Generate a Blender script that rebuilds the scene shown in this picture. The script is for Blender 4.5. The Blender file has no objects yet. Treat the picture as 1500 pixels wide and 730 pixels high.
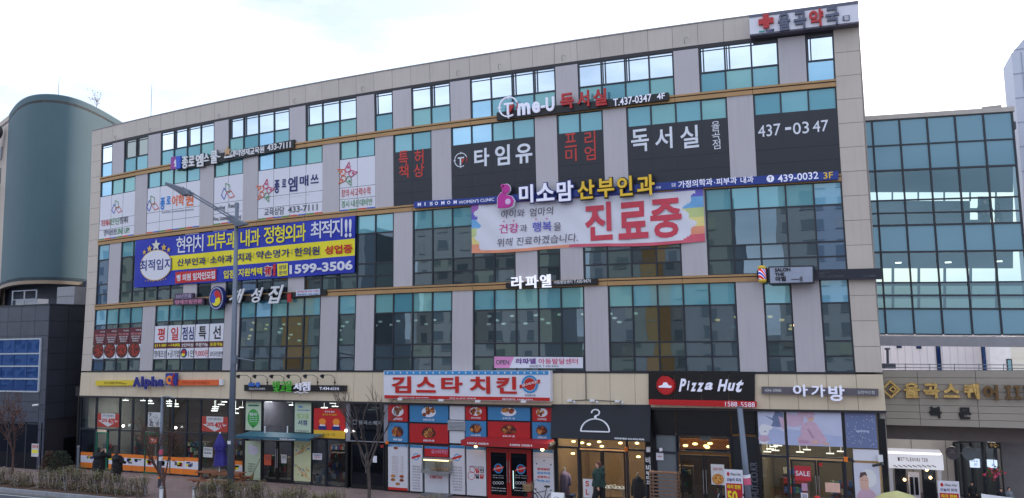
import bpy, bmesh, math, random
from mathutils import Vector, Matrix, noise
R_ = math.radians
random.seed(7)
SC = bpy.context.scene
COL = SC.collection

# ---------------------------------------------------------------- camera, sky, sun, exposure
FOC, YAW, PITCH, ROLL = 1168.43, -0.409121, 0.107717, -0.018349
CAM = Vector((42.2854, -34.1609, 7.4886))
FW = Vector((math.sin(YAW)*math.cos(PITCH), math.cos(YAW)*math.cos(PITCH), math.sin(PITCH)))
RT0 = Vector((math.cos(YAW), -math.sin(YAW), 0)); UP0 = RT0.cross(FW)
RT = RT0*math.cos(ROLL)+UP0*math.sin(ROLL); UP = -RT0*math.sin(ROLL)+UP0*math.cos(ROLL)
cam = bpy.data.cameras.new('camera'); camo = bpy.data.objects.new('camera', cam); COL.objects.link(camo)
cam.sensor_width = 36; cam.lens = FOC/1500*36; cam.clip_end = 3000; cam.clip_start = .2
camo.matrix_world = Matrix(((RT.x, UP.x, -FW.x, CAM.x), (RT.y, UP.y, -FW.y, CAM.y), (RT.z, UP.z, -FW.z, CAM.z), (0, 0, 0, 1)))
SC.camera = camo
SUN_EL, SUN_AZ = R_(31), R_(12)
world = bpy.data.worlds.new('World'); SC.world = world; world.use_nodes = True
nt = world.node_tree; bg = nt.nodes['Background']
sky = nt.nodes.new('ShaderNodeTexSky'); sky.sky_type = 'NISHITA'; sky.sun_disc = False
sky.sun_elevation = SUN_EL; sky.sun_rotation = SUN_AZ; sky.air_density = 1.0; sky.dust_density = 2.2; sky.ozone_density = 1.0
tc = nt.nodes.new('ShaderNodeTexCoord'); mp = nt.nodes.new('ShaderNodeMapping'); mp.inputs['Scale'].default_value = (1.6, 1.6, 5)
cl = nt.nodes.new('ShaderNodeTexNoise'); cl.inputs['Scale'].default_value = 1.7; cl.inputs['Detail'].default_value = 7; cl.inputs['Roughness'].default_value = .58
cr = nt.nodes.new('ShaderNodeValToRGB'); cr.color_ramp.elements[0].position = .36; cr.color_ramp.elements[0].color = (.38, .38, .38, 1)
cr.color_ramp.elements[1].position = .62; cr.color_ramp.elements[1].color = (.96, .96, .96, 1)
mx = nt.nodes.new('ShaderNodeMixRGB'); mx.inputs[2].default_value = (9.4, 10.6, 12.8, 1)
L = nt.links.new
L(tc.outputs['Generated'], mp.inputs[0]); L(mp.outputs[0], cl.inputs[0]); L(cl.outputs['Fac'], cr.inputs[0])
L(cr.outputs[0], mx.inputs[0]); L(sky.outputs[0], mx.inputs[1]); L(mx.outputs[0], bg.inputs[0])
bg.inputs[1].default_value = .1
sun = bpy.data.lights.new('sun', 'SUN'); sun.energy = 2.2; sun.angle = R_(.5); sun.color = (1, .95, .87)
suno = bpy.data.objects.new('sun', sun); COL.objects.link(suno)
sd = Vector((math.sin(SUN_AZ)*math.cos(SUN_EL), math.cos(SUN_AZ)*math.cos(SUN_EL), math.sin(SUN_EL)))
suno.rotation_euler = sd.to_track_quat('Z', 'Y').to_euler()
SC.view_settings.view_transform = 'Standard'; SC.view_settings.look = 'None'; SC.view_settings.gamma = 1
SC.view_settings.exposure = 0.56
SC.cycles.max_bounces = 8; SC.cycles.transparent_max_bounces = 12; SC.cycles.sample_clamp_indirect = 4

# ---------------------------------------------------------------- measuring helpers (survey of the facade plane)
def ray(u, v): return FW+RT*((u-750)/FOC)-UP*((v-365)/FOC)
def F(u, v, y=0.0):            # point of the vertical plane at depth y
    d = ray(u, v); t = (y-CAM.y)/d.y
    return Vector((CAM.x+d.x*t, y, CAM.z+d.z*t))
def G(u, v, z=0.0):
    d = ray(u, v); t = (z-CAM.z)/d.z
    return Vector((CAM.x+d.x*t, CAM.y+d.y*t, z))
def RC(u0, v0, u1, v1, y=0.0): # upright rectangle on plane y from its two corners
    a, b = F(u0, v0, y), F(u1, v1, y)
    return (a.x, b.z, b.x, a.z)      # x0,z0,x1,z1
MOD, FH, ZB = 1.0755, 3.9, 5.81
CX = [-0.1312, -4.4594, 9.0669, -4.4442, 0.6409, 0.174, -1.0555, -0.506, -0.3182, 1.0473]
CZ = [0.0079, 0.2868, -0.5501, 0.253, 0.1943, 3.1694, -3.1405, -0.18, -1.2159, 1.2248]
def W(X, Z):                   # bay line / storey height -> built position (walls are slightly cambered)
    s, t = X/42, Z/14
    T = (1, s, s*s, s**3, t, t*s, t*s*s, t*t, t*t*s, t*t*s*s)
    return (X+sum(a*b for a, b in zip(CX, T)), Z+sum(a*b for a, b in zip(CZ, T))+ZB)

# ---------------------------------------------------------------- materials
MATS = {}
def srgb(c):
    return tuple(((x/255)/12.92 if x/255 <= .04045 else ((x/255+.055)/1.055)**2.4) for x in c)+(1,)
def mat(name, c, rough=.6, var=.08, scale=3., metal=0., spec=.5, emit=0., bump=0., coat=0., ecol=None, ov=0., streak=0.):
    if name in MATS: return MATS[name]
    m = bpy.data.materials.new(name); m.use_nodes = True; n = m.node_tree.nodes; l = m.node_tree.links
    b = n['Principled BSDF']; b.inputs['Roughness'].default_value = rough; b.inputs['Metallic'].default_value = metal
    b.inputs['Specular IOR Level'].default_value = spec
    if coat: b.inputs['Coat Weight'].default_value = coat
    c4 = srgb(c)
    t = n.new('ShaderNodeTexCoord'); no = n.new('ShaderNodeTexNoise'); no.inputs['Scale'].default_value = scale
    no.inputs['Detail'].default_value = 5; l.new(t.outputs['Object'], no.inputs['Vector'])
    mr = n.new('ShaderNodeMapRange'); mr.inputs['From Min'].default_value = .3; mr.inputs['From Max'].default_value = .7
    mr.inputs['To Min'].default_value = 1-var; mr.inputs['To Max'].default_value = 1+var*.6
    l.new(no.outputs['Fac'], mr.inputs['Value'])
    mu = n.new('ShaderNodeMixRGB'); mu.blend_type = 'MULTIPLY'; mu.inputs[0].default_value = 1; mu.inputs[1].default_value = c4
    fac = mr.outputs[0]
    if ov:
        oi = n.new('ShaderNodeObjectInfo'); m3 = n.new('ShaderNodeMapRange'); m3.inputs['To Min'].default_value = 1-ov; m3.inputs['To Max'].default_value = 1+ov*.7; l.new(oi.outputs['Random'], m3.inputs['Value'])
        m4 = n.new('ShaderNodeMath'); m4.operation = 'MULTIPLY'; l.new(fac, m4.inputs[0]); l.new(m3.outputs[0], m4.inputs[1]); fac = m4.outputs[0]
    if streak:
        mp_ = n.new('ShaderNodeMapping'); mp_.inputs['Scale'].default_value = (7, 7, .45); l.new(t.outputs['Object'], mp_.inputs[0]); n5 = n.new('ShaderNodeTexNoise'); n5.inputs['Scale'].default_value = 1.0; n5.inputs['Detail'].default_value = 4; l.new(mp_.outputs[0], n5.inputs['Vector'])
        m5 = n.new('ShaderNodeMapRange'); m5.inputs['From Min'].default_value = .5; m5.inputs['From Max'].default_value = .75; m5.inputs['To Min'].default_value = 1; m5.inputs['To Max'].default_value = 1-streak; l.new(n5.outputs['Fac'], m5.inputs['Value'])
        m6 = n.new('ShaderNodeMath'); m6.operation = 'MULTIPLY'; l.new(fac, m6.inputs[0]); l.new(m5.outputs[0], m6.inputs[1]); fac = m6.outputs[0]
    l.new(fac, mu.inputs[2]); l.new(mu.outputs[0], b.inputs['Base Color'])
    if bump:
        bp = n.new('ShaderNodeBump'); bp.inputs['Strength'].default_value = bump; bp.inputs['Distance'].default_value = .02
        n2 = n.new('ShaderNodeTexNoise'); n2.inputs['Scale'].default_value = scale*6; l.new(t.outputs['Object'], n2.inputs['Vector'])
        l.new(n2.outputs['Fac'], bp.inputs['Height']); l.new(bp.outputs[0], b.inputs['Normal'])
    if emit:
        b.inputs['Emission Color'].default_value = srgb(ecol or c); b.inputs['Emission Strength'].default_value = emit
    MATS[name] = m; return m
def glass(name, tint, trans, refl, body=(20, 26, 30), bodyf=.5, rough=.0, wave=.25, wscale=.9):
    """coated glazing: mirror layer over a mix of see-through and dark body"""
    if name in MATS: return MATS[name]
    m = bpy.data.materials.new(name); m.use_nodes = True; n = m.node_tree.nodes; l = m.node_tree.links
    n.remove(n['Principled BSDF']); out = n['Material Output']
    tr = n.new('ShaderNodeBsdfTransparent'); tr.inputs[0].default_value = srgb(trans)
    di = n.new('ShaderNodeBsdfDiffuse'); di.inputs[0].default_value = srgb(body)
    m1 = n.new('ShaderNodeMixShader'); m1.inputs[0].default_value = bodyf; l.new(tr.outputs[0], m1.inputs[1]); l.new(di.outputs[0], m1.inputs[2])
    gl = n.new('ShaderNodeBsdfGlossy'); gl.inputs[0].default_value = srgb(tint); gl.inputs['Roughness'].default_value = rough
    lw = n.new('ShaderNodeFresnel'); ge = n.new('ShaderNodeNewGeometry'); io = n.new('ShaderNodeMapRange'); io.inputs['To Min'].default_value = 1.5; io.inputs['To Max'].default_value = 1/1.5
    l.new(ge.outputs['Backfacing'], io.inputs['Value']); l.new(io.outputs[0], lw.inputs[0])
    ad = n.new('ShaderNodeMath'); ad.operation = 'ADD'; ad.use_clamp = True; ad.inputs[1].default_value = refl; l.new(lw.outputs[0], ad.inputs[0])
    m2 = n.new('ShaderNodeMixShader'); l.new(ad.outputs[0], m2.inputs[0]); l.new(m1.outputs[0], m2.inputs[1]); l.new(gl.outputs[0], m2.inputs[2])
    l.new(m2.outputs[0], out.inputs[0])
    if wave:
        t = n.new('ShaderNodeTexCoord'); no = n.new('ShaderNodeTexNoise'); no.inputs['Scale'].default_value = wscale; no.inputs['Detail'].default_value = 1
        l.new(t.outputs['Object'], no.inputs['Vector'])
        bp = n.new('ShaderNodeBump'); bp.inputs['Strength'].default_value = wave; bp.inputs['Distance'].default_value = .02
        l.new(no.outputs['Fac'], bp.inputs['Height']); l.new(bp.outputs[0], gl.inputs['Normal'])
    MATS[name] = m; return m
def food_mat(name, a, b2, sc=14):
    if name in MATS: return MATS[name]
    m = bpy.data.materials.new(name); m.use_nodes = True; n = m.node_tree.nodes; l = m.node_tree.links
    t = n.new('ShaderNodeTexCoord'); v = n.new('ShaderNodeTexNoise'); v.inputs['Scale'].default_value = sc; v.inputs['Detail'].default_value = 4
    r = n.new('ShaderNodeValToRGB'); r.color_ramp.elements[0].position = .4; r.color_ramp.elements[0].color = srgb(a)
    r.color_ramp.elements[1].position = .6; r.color_ramp.elements[1].color = srgb(b2)
    l.new(t.outputs['Object'], v.inputs['Vector']); l.new(v.outputs['Fac'], r.inputs[0]); l.new(r.outputs[0], n['Principled BSDF'].inputs['Base Color'])
    MATS[name] = m; return m
def tile_mat(name, c1, c2, mortar, sx, sy, size=1.0, rough=.7, bump=.3):
    m = bpy.data.materials.new(name); m.use_nodes = True; n = m.node_tree.nodes; l = m.node_tree.links
    t = n.new('ShaderNodeTexCoord'); b = n.new('ShaderNodeTexBrick'); b.inputs['Scale'].default_value = size
    b.inputs['Color1'].default_value = srgb(c1); b.inputs['Color2'].default_value = srgb(c2); b.inputs['Mortar'].default_value = srgb(mortar)
    b.inputs['Mortar Size'].default_value = .012; b.inputs['Brick Width'].default_value = sx; b.inputs['Row Height'].default_value = sy
    l.new(t.outputs['Object'], b.inputs['Vector'])
    no = n.new('ShaderNodeTexNoise'); no.inputs['Scale'].default_value = .6; no.inputs['Detail'].default_value = 8; l.new(t.outputs['Object'], no.inputs['Vector'])
    mr = n.new('ShaderNodeMapRange'); mr.inputs['To Min'].default_value = .7; mr.inputs['To Max'].default_value = 1.25; l.new(no.outputs['Fac'], mr.inputs['Value'])
    mu = n.new('ShaderNodeMixRGB'); mu.blend_type = 'MULTIPLY'; mu.inputs[0].default_value = 1
    l.new(b.outputs['Color'], mu.inputs[1]); l.new(mr.outputs[0], mu.inputs[2]); l.new(mu.outputs[0], n['Principled BSDF'].inputs['Base Color'])
    n['Principled BSDF'].inputs['Roughness'].default_value = rough
    MATS[name] = m; return m

# ---------------------------------------------------------------- mesh builder
class MB:
    def __init__(s): s.v = []; s.f = []; s.mi = []
    def poly(s, pts, m=0):
        b = len(s.v); s.v += [tuple(p) for p in pts]; s.f.append(tuple(range(b, b+len(pts)))); s.mi.append(m); return s
    def prism(s, pts, off, m=0, m2=None):
        n = len(pts); b = len(s.v); o = Vector(off)
        s.v += [tuple(p) for p in pts]+[tuple(Vector(p)+o) for p in pts]
        s.f.append(tuple(range(b, b+n))); s.mi.append(m)
        s.f.append(tuple(range(b+2*n-1, b+n-1, -1))); s.mi.append(m if m2 is None else m2)
        for i in range(n):
            j = (i+1) % n; s.f.append((b+j, b+i, b+n+i, b+n+j)); s.mi.append(m if m2 is None else m2)
        return s
    def box(s, x0, y0, z0, x1, y1, z1, m=0):
        return s.prism([(x0, y0, z0), (x1, y0, z0), (x1, y0, z1), (x0, y0, z1)], (0, y1-y0, 0), m)
    def rect(s, r, y, d, m=0): # r = x0,z0,x1,z1 ; front at y, depth d backwards
        return s.box(r[0], y, r[1], r[2], y+d, r[3], m)
    def wq(s, X0, Z0, X1, Z1, y, d, m=0): # warped facade rectangle
        p = [W(X0, Z0), W(X1, Z0), W(X1, Z1), W(X0, Z1)]
        return s.prism([(a, y, b) for a, b in p], (0, d, 0), m)
    def tube(s, pts, rs, n=8, m=0, cap=True):
        pts = [Vector(p) for p in pts]
        if not hasattr(rs, '__len__'): rs = [rs]*len(pts)
        b = len(s.v); t = None
        for i, p in enumerate(pts):
            d = (pts[min(i+1, len(pts)-1)]-pts[max(i-1, 0)])
            if d.length < 1e-9: d = Vector((0, 0, 1))
            d.normalize(); a = Vector((0, 0, 1)) if abs(d.z) < .9 else Vector((1, 0, 0))
            if t is None: t = d.cross(a).normalized()
            else:
                t = (t-d*t.dot(d))
                t = t.normalized() if t.length > 1e-6 else d.cross(a).normalized()
            w = d.cross(t)
            for k in range(n):
                an = 2*math.pi*k/n; s.v.append(tuple(p+(t*math.cos(an)+w*math.sin(an))*rs[i]))
        for i in range(len(pts)-1):
            for k in range(n):
                k2 = (k+1) % n; s.f.append((b+i*n+k, b+i*n+k2, b+(i+1)*n+k2, b+(i+1)*n+k)); s.mi.append(m)
        if cap:
            s.f.append(tuple(b+k for k in reversed(range(n)))); s.mi.append(m)
            e = b+(len(pts)-1)*n; s.f.append(tuple(e+k for k in range(n))); s.mi.append(m)
        return s
    def ball(s, c, r, nu=12, nv=8, m=0):
        if not hasattr(r, '__len__'): r = (r, r, r)
        b = len(s.v)
        for j in range(nv+1):
            ph = math.pi*j/nv
            for i in range(nu):
                th = 2*math.pi*i/nu
                s.v.append((c[0]+r[0]*math.sin(ph)*math.cos(th), c[1]+r[1]*math.sin(ph)*math.sin(th), c[2]+r[2]*math.cos(ph)))
        for j in range(nv):
            for i in range(nu):
                i2 = (i+1) % nu; s.f.append((b+j*nu+i, b+(j+1)*nu+i, b+(j+1)*nu+i2, b+j*nu+i2)); s.mi.append(m)
        return s
    def disc(s, c, rx, rz, y, d, m=0, n=20):
        return s.prism([(c[0]+rx*math.cos(2*math.pi*k/n), y, c[1]+rz*math.sin(2*math.pi*k/n)) for k in range(n)], (0, d, 0), m)
def rings(mb, c, r0, r1, y, d, m=0, n=28, a0=0, a1=360):
    for k in range(n):
        t0, t1 = R_(a0+(a1-a0)*k/n), R_(a0+(a1-a0)*(k+1)/n)
        q = [(c[0]+r*math.cos(t), y, c[1]+r*math.sin(t)) for r, t in ((r0, t0), (r1, t0), (r1, t1), (r0, t1))]
        mb.prism(q, (0, d, 0), m)
def star(mb, c, r, y, d, m=0, k=.42, rot=90):
    mb.prism([(c[0]+(r if i % 2 == 0 else r*k)*math.cos(R_(rot+36*i)), y, c[1]+(r if i % 2 == 0 else r*k)*math.sin(R_(rot+36*i))) for i in range(10)], (0, d, 0), m)

LOC = {}
def thing(name, label, cat, loc=(0, 0, 0), group=None):
    o = bpy.data.objects.new(name, None); COL.objects.link(o); o.location = loc; o.empty_display_size = .2
    o['label'] = label; o['category'] = cat
    if group: o['group'] = group
    LOC[o.name] = Vector(loc); return o
def root_loc(o):
    while o.parent: o = o.parent
    return LOC.get(o.name, Vector((0, 0, 0)))
def build(name, mb, mats, parent=None, smooth=False, label=None, cat=None, group=None, kind=None, recalc=False, origin=None):
    if not isinstance(mats, (list, tuple)): mats = [mats]
    me = bpy.data.meshes.new(name)
    if isinstance(mb, MB): V, Fc, MI = mb.v, mb.f, mb.mi
    else: V, Fc, MI = mb
    if parent is not None: off = root_loc(parent)
    elif label:
        off = origin or Vector(((min(v[0] for v in V)+max(v[0] for v in V))/2, (min(v[1] for v in V)+max(v[1] for v in V))/2, min(v[2] for v in V)))
    else: off = Vector((0, 0, 0))
    me.from_pydata([(v[0]-off[0], v[1]-off[1], v[2]-off[2]) for v in V], [], Fc)
    for m in mats: me.materials.append(m)
    me.polygons.foreach_set('material_index', MI)
    if smooth: me.polygons.foreach_set('use_smooth', [True]*len(Fc))
    if recalc:
        bm = bmesh.new(); bm.from_mesh(me); bmesh.ops.recalc_face_normals(bm, faces=bm.faces); bm.to_mesh(me); bm.free()
    me.update()
    o = bpy.data.objects.new(name, me); COL.objects.link(o)
    if parent is not None: o.parent = parent
    else:
        o.location = off; LOC[o.name] = Vector(off)
    if label: o['label'] = label
    if cat: o['category'] = cat
    if group: o['group'] = group
    if kind: o['kind'] = kind
    return o
def dup(o, delta=(0, 0, 0), label=None, parent=None):
    c = o.copy(); COL.objects.link(c)
    if parent is not None: c.parent = parent
    else:
        c.location = Vector(o.location)+Vector(delta); LOC[c.name] = Vector(c.location)
    if label: c['label'] = label
    for ch in list(o.children): dup(ch, parent=c)
    return c

# ---------------------------------------------------------------- lettering
TX = {}; TXO = {}
def text_geo(s, bold=0., shear=0., spacing=1.0):
    key = (s, bold, shear, spacing)
    if key in TX: return TX[key]
    if 'o' not in TXO:
        c = bpy.data.curves.new('lettering', 'FONT'); c.extrude = .5; c.resolution_u = 3; c.fill_mode = 'BOTH'
        TXO['o'] = bpy.data.objects.new('lettering', c)
        TXO['c'] = bpy.data.collections.new('lettering_source'); TXO['s'] = bpy.data.scenes.new('lettering_source'); TXO['s'].collection.objects.link(TXO['o'])
    o = TXO['o']; c = o.data
    c.body = s; c.offset = bold; c.shear = shear; c.space_character = spacing
    vl = TXO['s'].view_layers[0]; vl.update(); dg = vl.depsgraph
    me = bpy.data.meshes.new_from_object(o.evaluated_get(dg))
    V = [tuple(v.co) for v in me.vertices]; Fc = [tuple(p.vertices) for p in me.polygons]
    bpy.data.meshes.remove(me)
    if V:
        x0, x1 = min(v[0] for v in V), max(v[0] for v in V); y0, y1 = min(v[1] for v in V), max(v[1] for v in V)
        V = [((v[0]-x0)/max(x1-x0, 1e-6), (v[1]-y0)/max(y1-y0, 1e-6), v[2]) for v in V]
    TX[key] = (V, Fc); return TX[key]
def text(s, r, y, m, parent, d=.012, bold=.02, shear=0., name='lettering', spacing=1.0, grow=0.0, label=None):
    """r = x0,z0,x1,z1 or 4 points TL,TR,BR,BL as Vectors; front face at y"""
    V, Fc = text_geo(s, bold, shear, spacing)
    if not V: return None
    out = []
    for a, b, c in V:
        if grow: a = a*(1+2*grow)-grow; b = b*(1+2*grow)-grow
        if len(r) == 4 and not hasattr(r[0], 'x'):
            x = r[0]+(r[2]-r[0])*a; z = r[1]+(r[3]-r[1])*b
        else:
            p = (r[3]*(1-a)+r[2]*a)*(1-b)+(r[0]*(1-a)+r[1]*a)*b; x, z = p.x, p.z
        out.append((x, y+(.5-c)*d, z))   # c=+.5 -> front at y
    # text front (c=+.5) must face -y: mirror handled by mapping, flip winding
    return build(name, (out, [tuple(reversed(f)) for f in Fc] if False else Fc, [0]*len(Fc)), m, parent, label=label)
def vrect(u0, v0, u1, v1, y): return RC(u0, v0, u1, v1, y)

# ---------------------------------------------------------------- palette
M_beige = mat('beige_stone_panel', (200, 187, 176), .55, .05, .8, ov=.04, streak=.08)
M_beige_par = mat('parapet_panel', (196, 184, 176), .55, .05, .8, ov=.04, streak=.08)
M_warm = mat('warm_beige_panel', (216, 198, 172), .55, .05, .8, ov=.02, streak=.05)
M_pillar = mat('lavender_grey_panel', (188, 181, 185), .45, .035, .7, ov=.04, streak=.08)
M_gold = mat('golden_brown_metal', (176, 137, 92), .45, .08, 1.5, metal=.15)
M_frame = mat('dark_window_frame', (38, 42, 52), .4, .05)
M_trim = mat('dark_trim', (44, 42, 48), .5, .08)
M_joint = mat('joint_backing', (120, 112, 108), .8, .1)
M_white = mat('white_film', (222, 220, 230), .4, .02, .6)
M_whitep = mat('white_paint', (225, 224, 228), .4, .04)
M_dkpanel = mat('charcoal_film', (33, 35, 46), .35, .06, 1.2)
M_black = mat('black_board', (22, 22, 26), .45, .08)
M_red = mat('red_print', (196, 30, 34), .45, .04)
M_redsign = mat('red_sign_letter', (186, 42, 44), .4, .05)
M_blue = mat('banner_blue', (30, 48, 170), .5, .05)
M_yellow = mat('banner_yellow', (238, 222, 40), .5, .04)
M_orange = mat('orange_print', (238, 122, 34), .45, .05)
M_navy = mat('navy_print', (34, 44, 110), .5, .05)
M_grey = mat('grey_metal', (128, 130, 134), .4, .06, metal=.4)
M_greyp = mat('grey_print', (90, 92, 104), .5, .05)
M_green = mat('green_print', (62, 160, 70), .5, .05)
M_sky = mat('sky_blue_print', (52, 140, 200), .5, .05)
M_mag = mat('magenta_print', (196, 44, 150), .45, .05)
M_int = mat('interior_wall', (120, 116, 110), .8, .15, .6)
M_intd = mat('interior_dark', (52, 50, 50), .85, .25, .7)
M_lampw = mat('lamp_white', (255, 250, 240), .4, 0, emit=5)
M_lampy = mat('lamp_warm', (255, 214, 140), .4, 0, emit=7, ecol=(255, 205, 130))
G_vis = glass('vision_glass', (190, 210, 224), (170, 188, 192), .22, (62, 78, 90), .50, wave=.07)
G_sky = glass('upper_sky_glass', (235, 245, 252), (190, 205, 212), .78, (60, 90, 110), .6, wave=.02)
G_span = glass('teal_spandrel_glass', (190, 225, 228), (20, 60, 66), .18, (98, 156, 168), 1.0, wave=.08)
G_shop = glass('shop_glass', (190, 200, 210), (215, 222, 224), .03, (30, 34, 40), .16, wave=.05)
G_shopd = glass('tinted_shop_glass', (170, 180, 195), (120, 130, 136), .04, (26, 28, 36), .5, wave=.05)
SPV = [G_span, glass('teal_spandrel_green', (190, 225, 222), (20, 60, 66), .17, (116, 168, 168), 1.0, wave=.08), glass('teal_spandrel_deep', (180, 220, 225), (20, 60, 66), .15, (84, 142, 156), 1.0, wave=.08), glass('sky_spandrel', (200, 230, 245), (20, 60, 66), .38, (100, 170, 204), 1.0, wave=.05)]
VSV = [G_vis, glass('vision_glass_green', (190, 212, 214), (150, 176, 172), .18, (68, 84, 86), .5, wave=.08), glass('vision_glass_dark', (180, 198, 208), (150, 166, 170), .14, (38, 48, 54), .55, wave=.05), glass('vision_glass_blue', (180, 205, 235), (120, 150, 180), .32, (60, 88, 120), .6, wave=.05)]
SKV = [G_sky, glass('upper_glass_tan', (200, 205, 200), (190, 205, 212), .32, (120, 128, 118), .7, wave=.03)]
G_blue = glass('blue_bridge_spandrel', (160, 195, 205), (40, 80, 100), .12, (100, 130, 146), 1.0, wave=.03)
G_brv = glass('bridge_vision_glass', (190, 215, 225), (222, 236, 236), .08, (60, 84, 92), .12, wave=.03)
G_podb = glass('podium_blue_glass', (120, 160, 225), (20, 30, 60), .22, (30, 56, 110), 1.0, wave=.03)
G_clear = glass('clear_glass', (220, 225, 230), (235, 238, 240), .03, (60, 60, 60), .04, wave=0)

# ================================================================= GROUND
CURB = -5.62
mb = MB(); mb.poly([(-900, -900, -.16), (900, -900, -.16), (900, 900, -.16), (-900, 900, -.16)])
build('ground', mb, mat('far_ground', (110, 106, 100), .9, .2, .1), kind='structure')
mb = MB(); mb.poly([(-200, -22, -.145), (200, -22, -.145), (200, CURB-.3, -.145), (-200, CURB-.3, -.145)])
asph = mat('asphalt', (78, 82, 92), .85, .25, 1.2, bump=.3)
build('road', mb, asph, kind='structure')
mb = MB(); mb.poly([(-200, CURB-.62, -.141), (200, CURB-.62, -.141), (200, CURB-.5, -.141), (-200, CURB-.5, -.141)])
for x in range(-60, 90, 8): mb.poly([(x, -13.1, -.141), (x+3, -13.1, -.141), (x+3, -12.95, -.141), (x, -12.95, -.141)])
build('road_marking', mb, mat('road_paint', (190, 188, 180), .7, .2, 3), kind='structure')
mb = MB(); mb.box(-200, CURB+.18, -.3, 200, 40, 0)
pave = tile_mat('pavement_blocks', (150, 122, 116), (132, 112, 110), (98, 92, 90), .4, .2, 1.0)
build('pavement', mb, pave, kind='structure')
mb = MB()
for k in range(0, 70):
    x = -20+k*1.0; mb.box(x+.01, CURB, -.3, x+.99, CURB+.175, .015+.004*(k % 3))
build('kerb', mb, mat('kerb_stone', (150, 150, 156), .7, .15, 4), kind='structure')
# planting bed soil
soil = mat('planting_soil', (92, 70, 56), .95, .35, 6, bump=.6)
mb = MB()
for x0, x1 in ((-6, 1.8), (2.1, 9.0), (12.6, 24.0)): mb.box(x0, CURB+.25, -.05, x1, CURB+1.75, .03)
build('planting_bed', mb, soil, kind='structure')
mb = MB(); mb.box(-200, -60, -.3, 200, -22.2, -.01)
build('far_pavement', mb, tile_mat('far_pavement_blocks', (120, 112, 108), (112, 106, 104), (90, 88, 86), .4, .2), kind='structure')

# ================================================================= MAIN BUILDING
B = thing('commercial_building', 'five storey beige and grey commercial building with teal glass bays and shops along the street', 'building')
XL, XR = -.95, 42.9/1.0
NB = 39
def WX(i): return i*MOD
ROOF, TOPW, CLAD = 14.83, 13.84, -1.44
TH = .12
# joint backing wall behind panels
mb = MB()
for i in range(-1, 41):
    a = max(XL, WX(i)) if i >= 0 else XL; b = min(WX(i+1), XR)
    if b <= a: continue
    mb.wq(a, TOPW+.02, b, ROOF-.04, .03, .25); mb.wq(a, CLAD+.03, b, -.08, .03, .25)
for k in range(14):
    mb.wq(XL, k*1.0, 0, k*1.0+1.0, .03, .25); mb.wq(WX(39), k*1.0, XR, k*1.0+1.0, .03, .25)
build('wall', mb, M_joint, B)
gp = .008
def panel(X0, Z0, X1, Z1, m, y=0., name='panel'):
    mb = MB(); dy = random.uniform(-.004, .004)
    mb.wq(X0+gp, Z0+gp, X1-gp, Z1-gp, y+dy, .05); build(name, mb, m, B)
SIGN_I = 34.9  # pharmacy sign covers parapet from here
for i in range(-1, 40):
    a = XL if i < 0 else WX(i); b = WX(i+1) if i < 39 else XR
    panel(a, TOPW, b, ROOF, M_beige_par, name='parapet_panel')
    panel(a, CLAD, b, -.07, M_warm, name='cladding_panel')
for k in range(14):
    z1 = (k+1)*.985 if k < 13 else TOPW
    panel(XL, k*.985, 0, z1, M_beige, name='pier_panel'); panel(WX(39), k*.985, XR, z1, M_beige, name='pier_panel')
mb = MB()
for i in range(-1, 40):
    a = XL-.03 if i < 0 else WX(i); b = WX(i+1) if i < 39 else XR+.03
    mb.wq(a, ROOF, b, ROOF+.05, -.03, .4)
build('coping', mb, mat('coping_metal', (150, 146, 146), .4, .05, metal=.3), B)
mb = MB()
for i in range(0, 39): mb.wq(WX(i), TOPW-.14, WX(i+1), TOPW-.003, .012, .2)
build('trim_line', mb, M_trim, B); mb = MB()
for i in range(0, 39): mb.wq(WX(i), -.075, WX(i+1), 0, -.02, .2)
mb.wq(XL, -.072, 0, -.05, .02, .1); mb.wq(WX(39), -.072, XR, -.05, .02, .1)
build('trim_line', mb, M_trim, B); mb = MB()
for i in range(-1, 40):
    a = XL if i < 0 else WX(i); b = WX(i+1) if i < 39 else XR
    mb.wq(a, CLAD-.09, b, CLAD, .0, .3)
build('trim_line', mb, M_trim, B)
# golden courses
for k in (1, 2, 3):
    for j in range(0, 39, 3):
        mb = MB()
        for i in range(j, min(j+3, 39)):
            a = WX(i)+(.008 if i == j else 0); b = WX(i+1)-(.008 if i == min(j+3, 39)-1 else 0)
            mb.wq(a, k*FH-.30, b, k*FH-.12, -.05, .15); mb.wq(a, k*FH-.12, b, k*FH-.08, -.02, .12, 1); mb.wq(a, k*FH-.08, b, k*FH+.0, -.08, .18)
        build('band_panel', mb, [M_gold, M_trim], B)
    mb = MB(); mb.wq(-.07, (k-1)*FH, -.0, k*FH, .01, .2)
BAYS = {3: [(0, 1), (2, 4), (5, 9), (10, 14), (15, 18), (19, 20), (21, 23), (24, 28), (29, 33), (34, 37), (38, 39)],
        2: [(0, 3), (4, 8), (9, 11), (12, 16), (17, 19), (20, 22), (23, 27), (28, 30), (31, 35), (36, 39)],
        1: [(0, 1), (2, 7), (8, 9), (10, 14), (15, 20), (21, 26), (27, 28), (29, 33), (34, 39)],
        0: [(0, 4), (5, 10), (11, 16), (17, 18), (19, 23), (24, 29), (30, 35), (36, 37), (38, 39)]}
C_, D_, E_ = 2.68, 1.20, .61
YP = .07
def glazing(name, X0, Z0, X1, Z1, m, parent, tilt=.004, y=YP):
    p = [W(X0, Z0), W(X1, Z0), W(X1, Z1), W(X0, Z1)]
    t = [random.uniform(-tilt, tilt) for _ in range(3)]; t.append(t[0]+t[2]-t[1])
    mb = MB(); mb.prism([(a, y+q, b) for (a, b), q in zip(p, t)], (0, .015, 0)); return build(name, mb, m, parent)
win_of = {}
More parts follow.
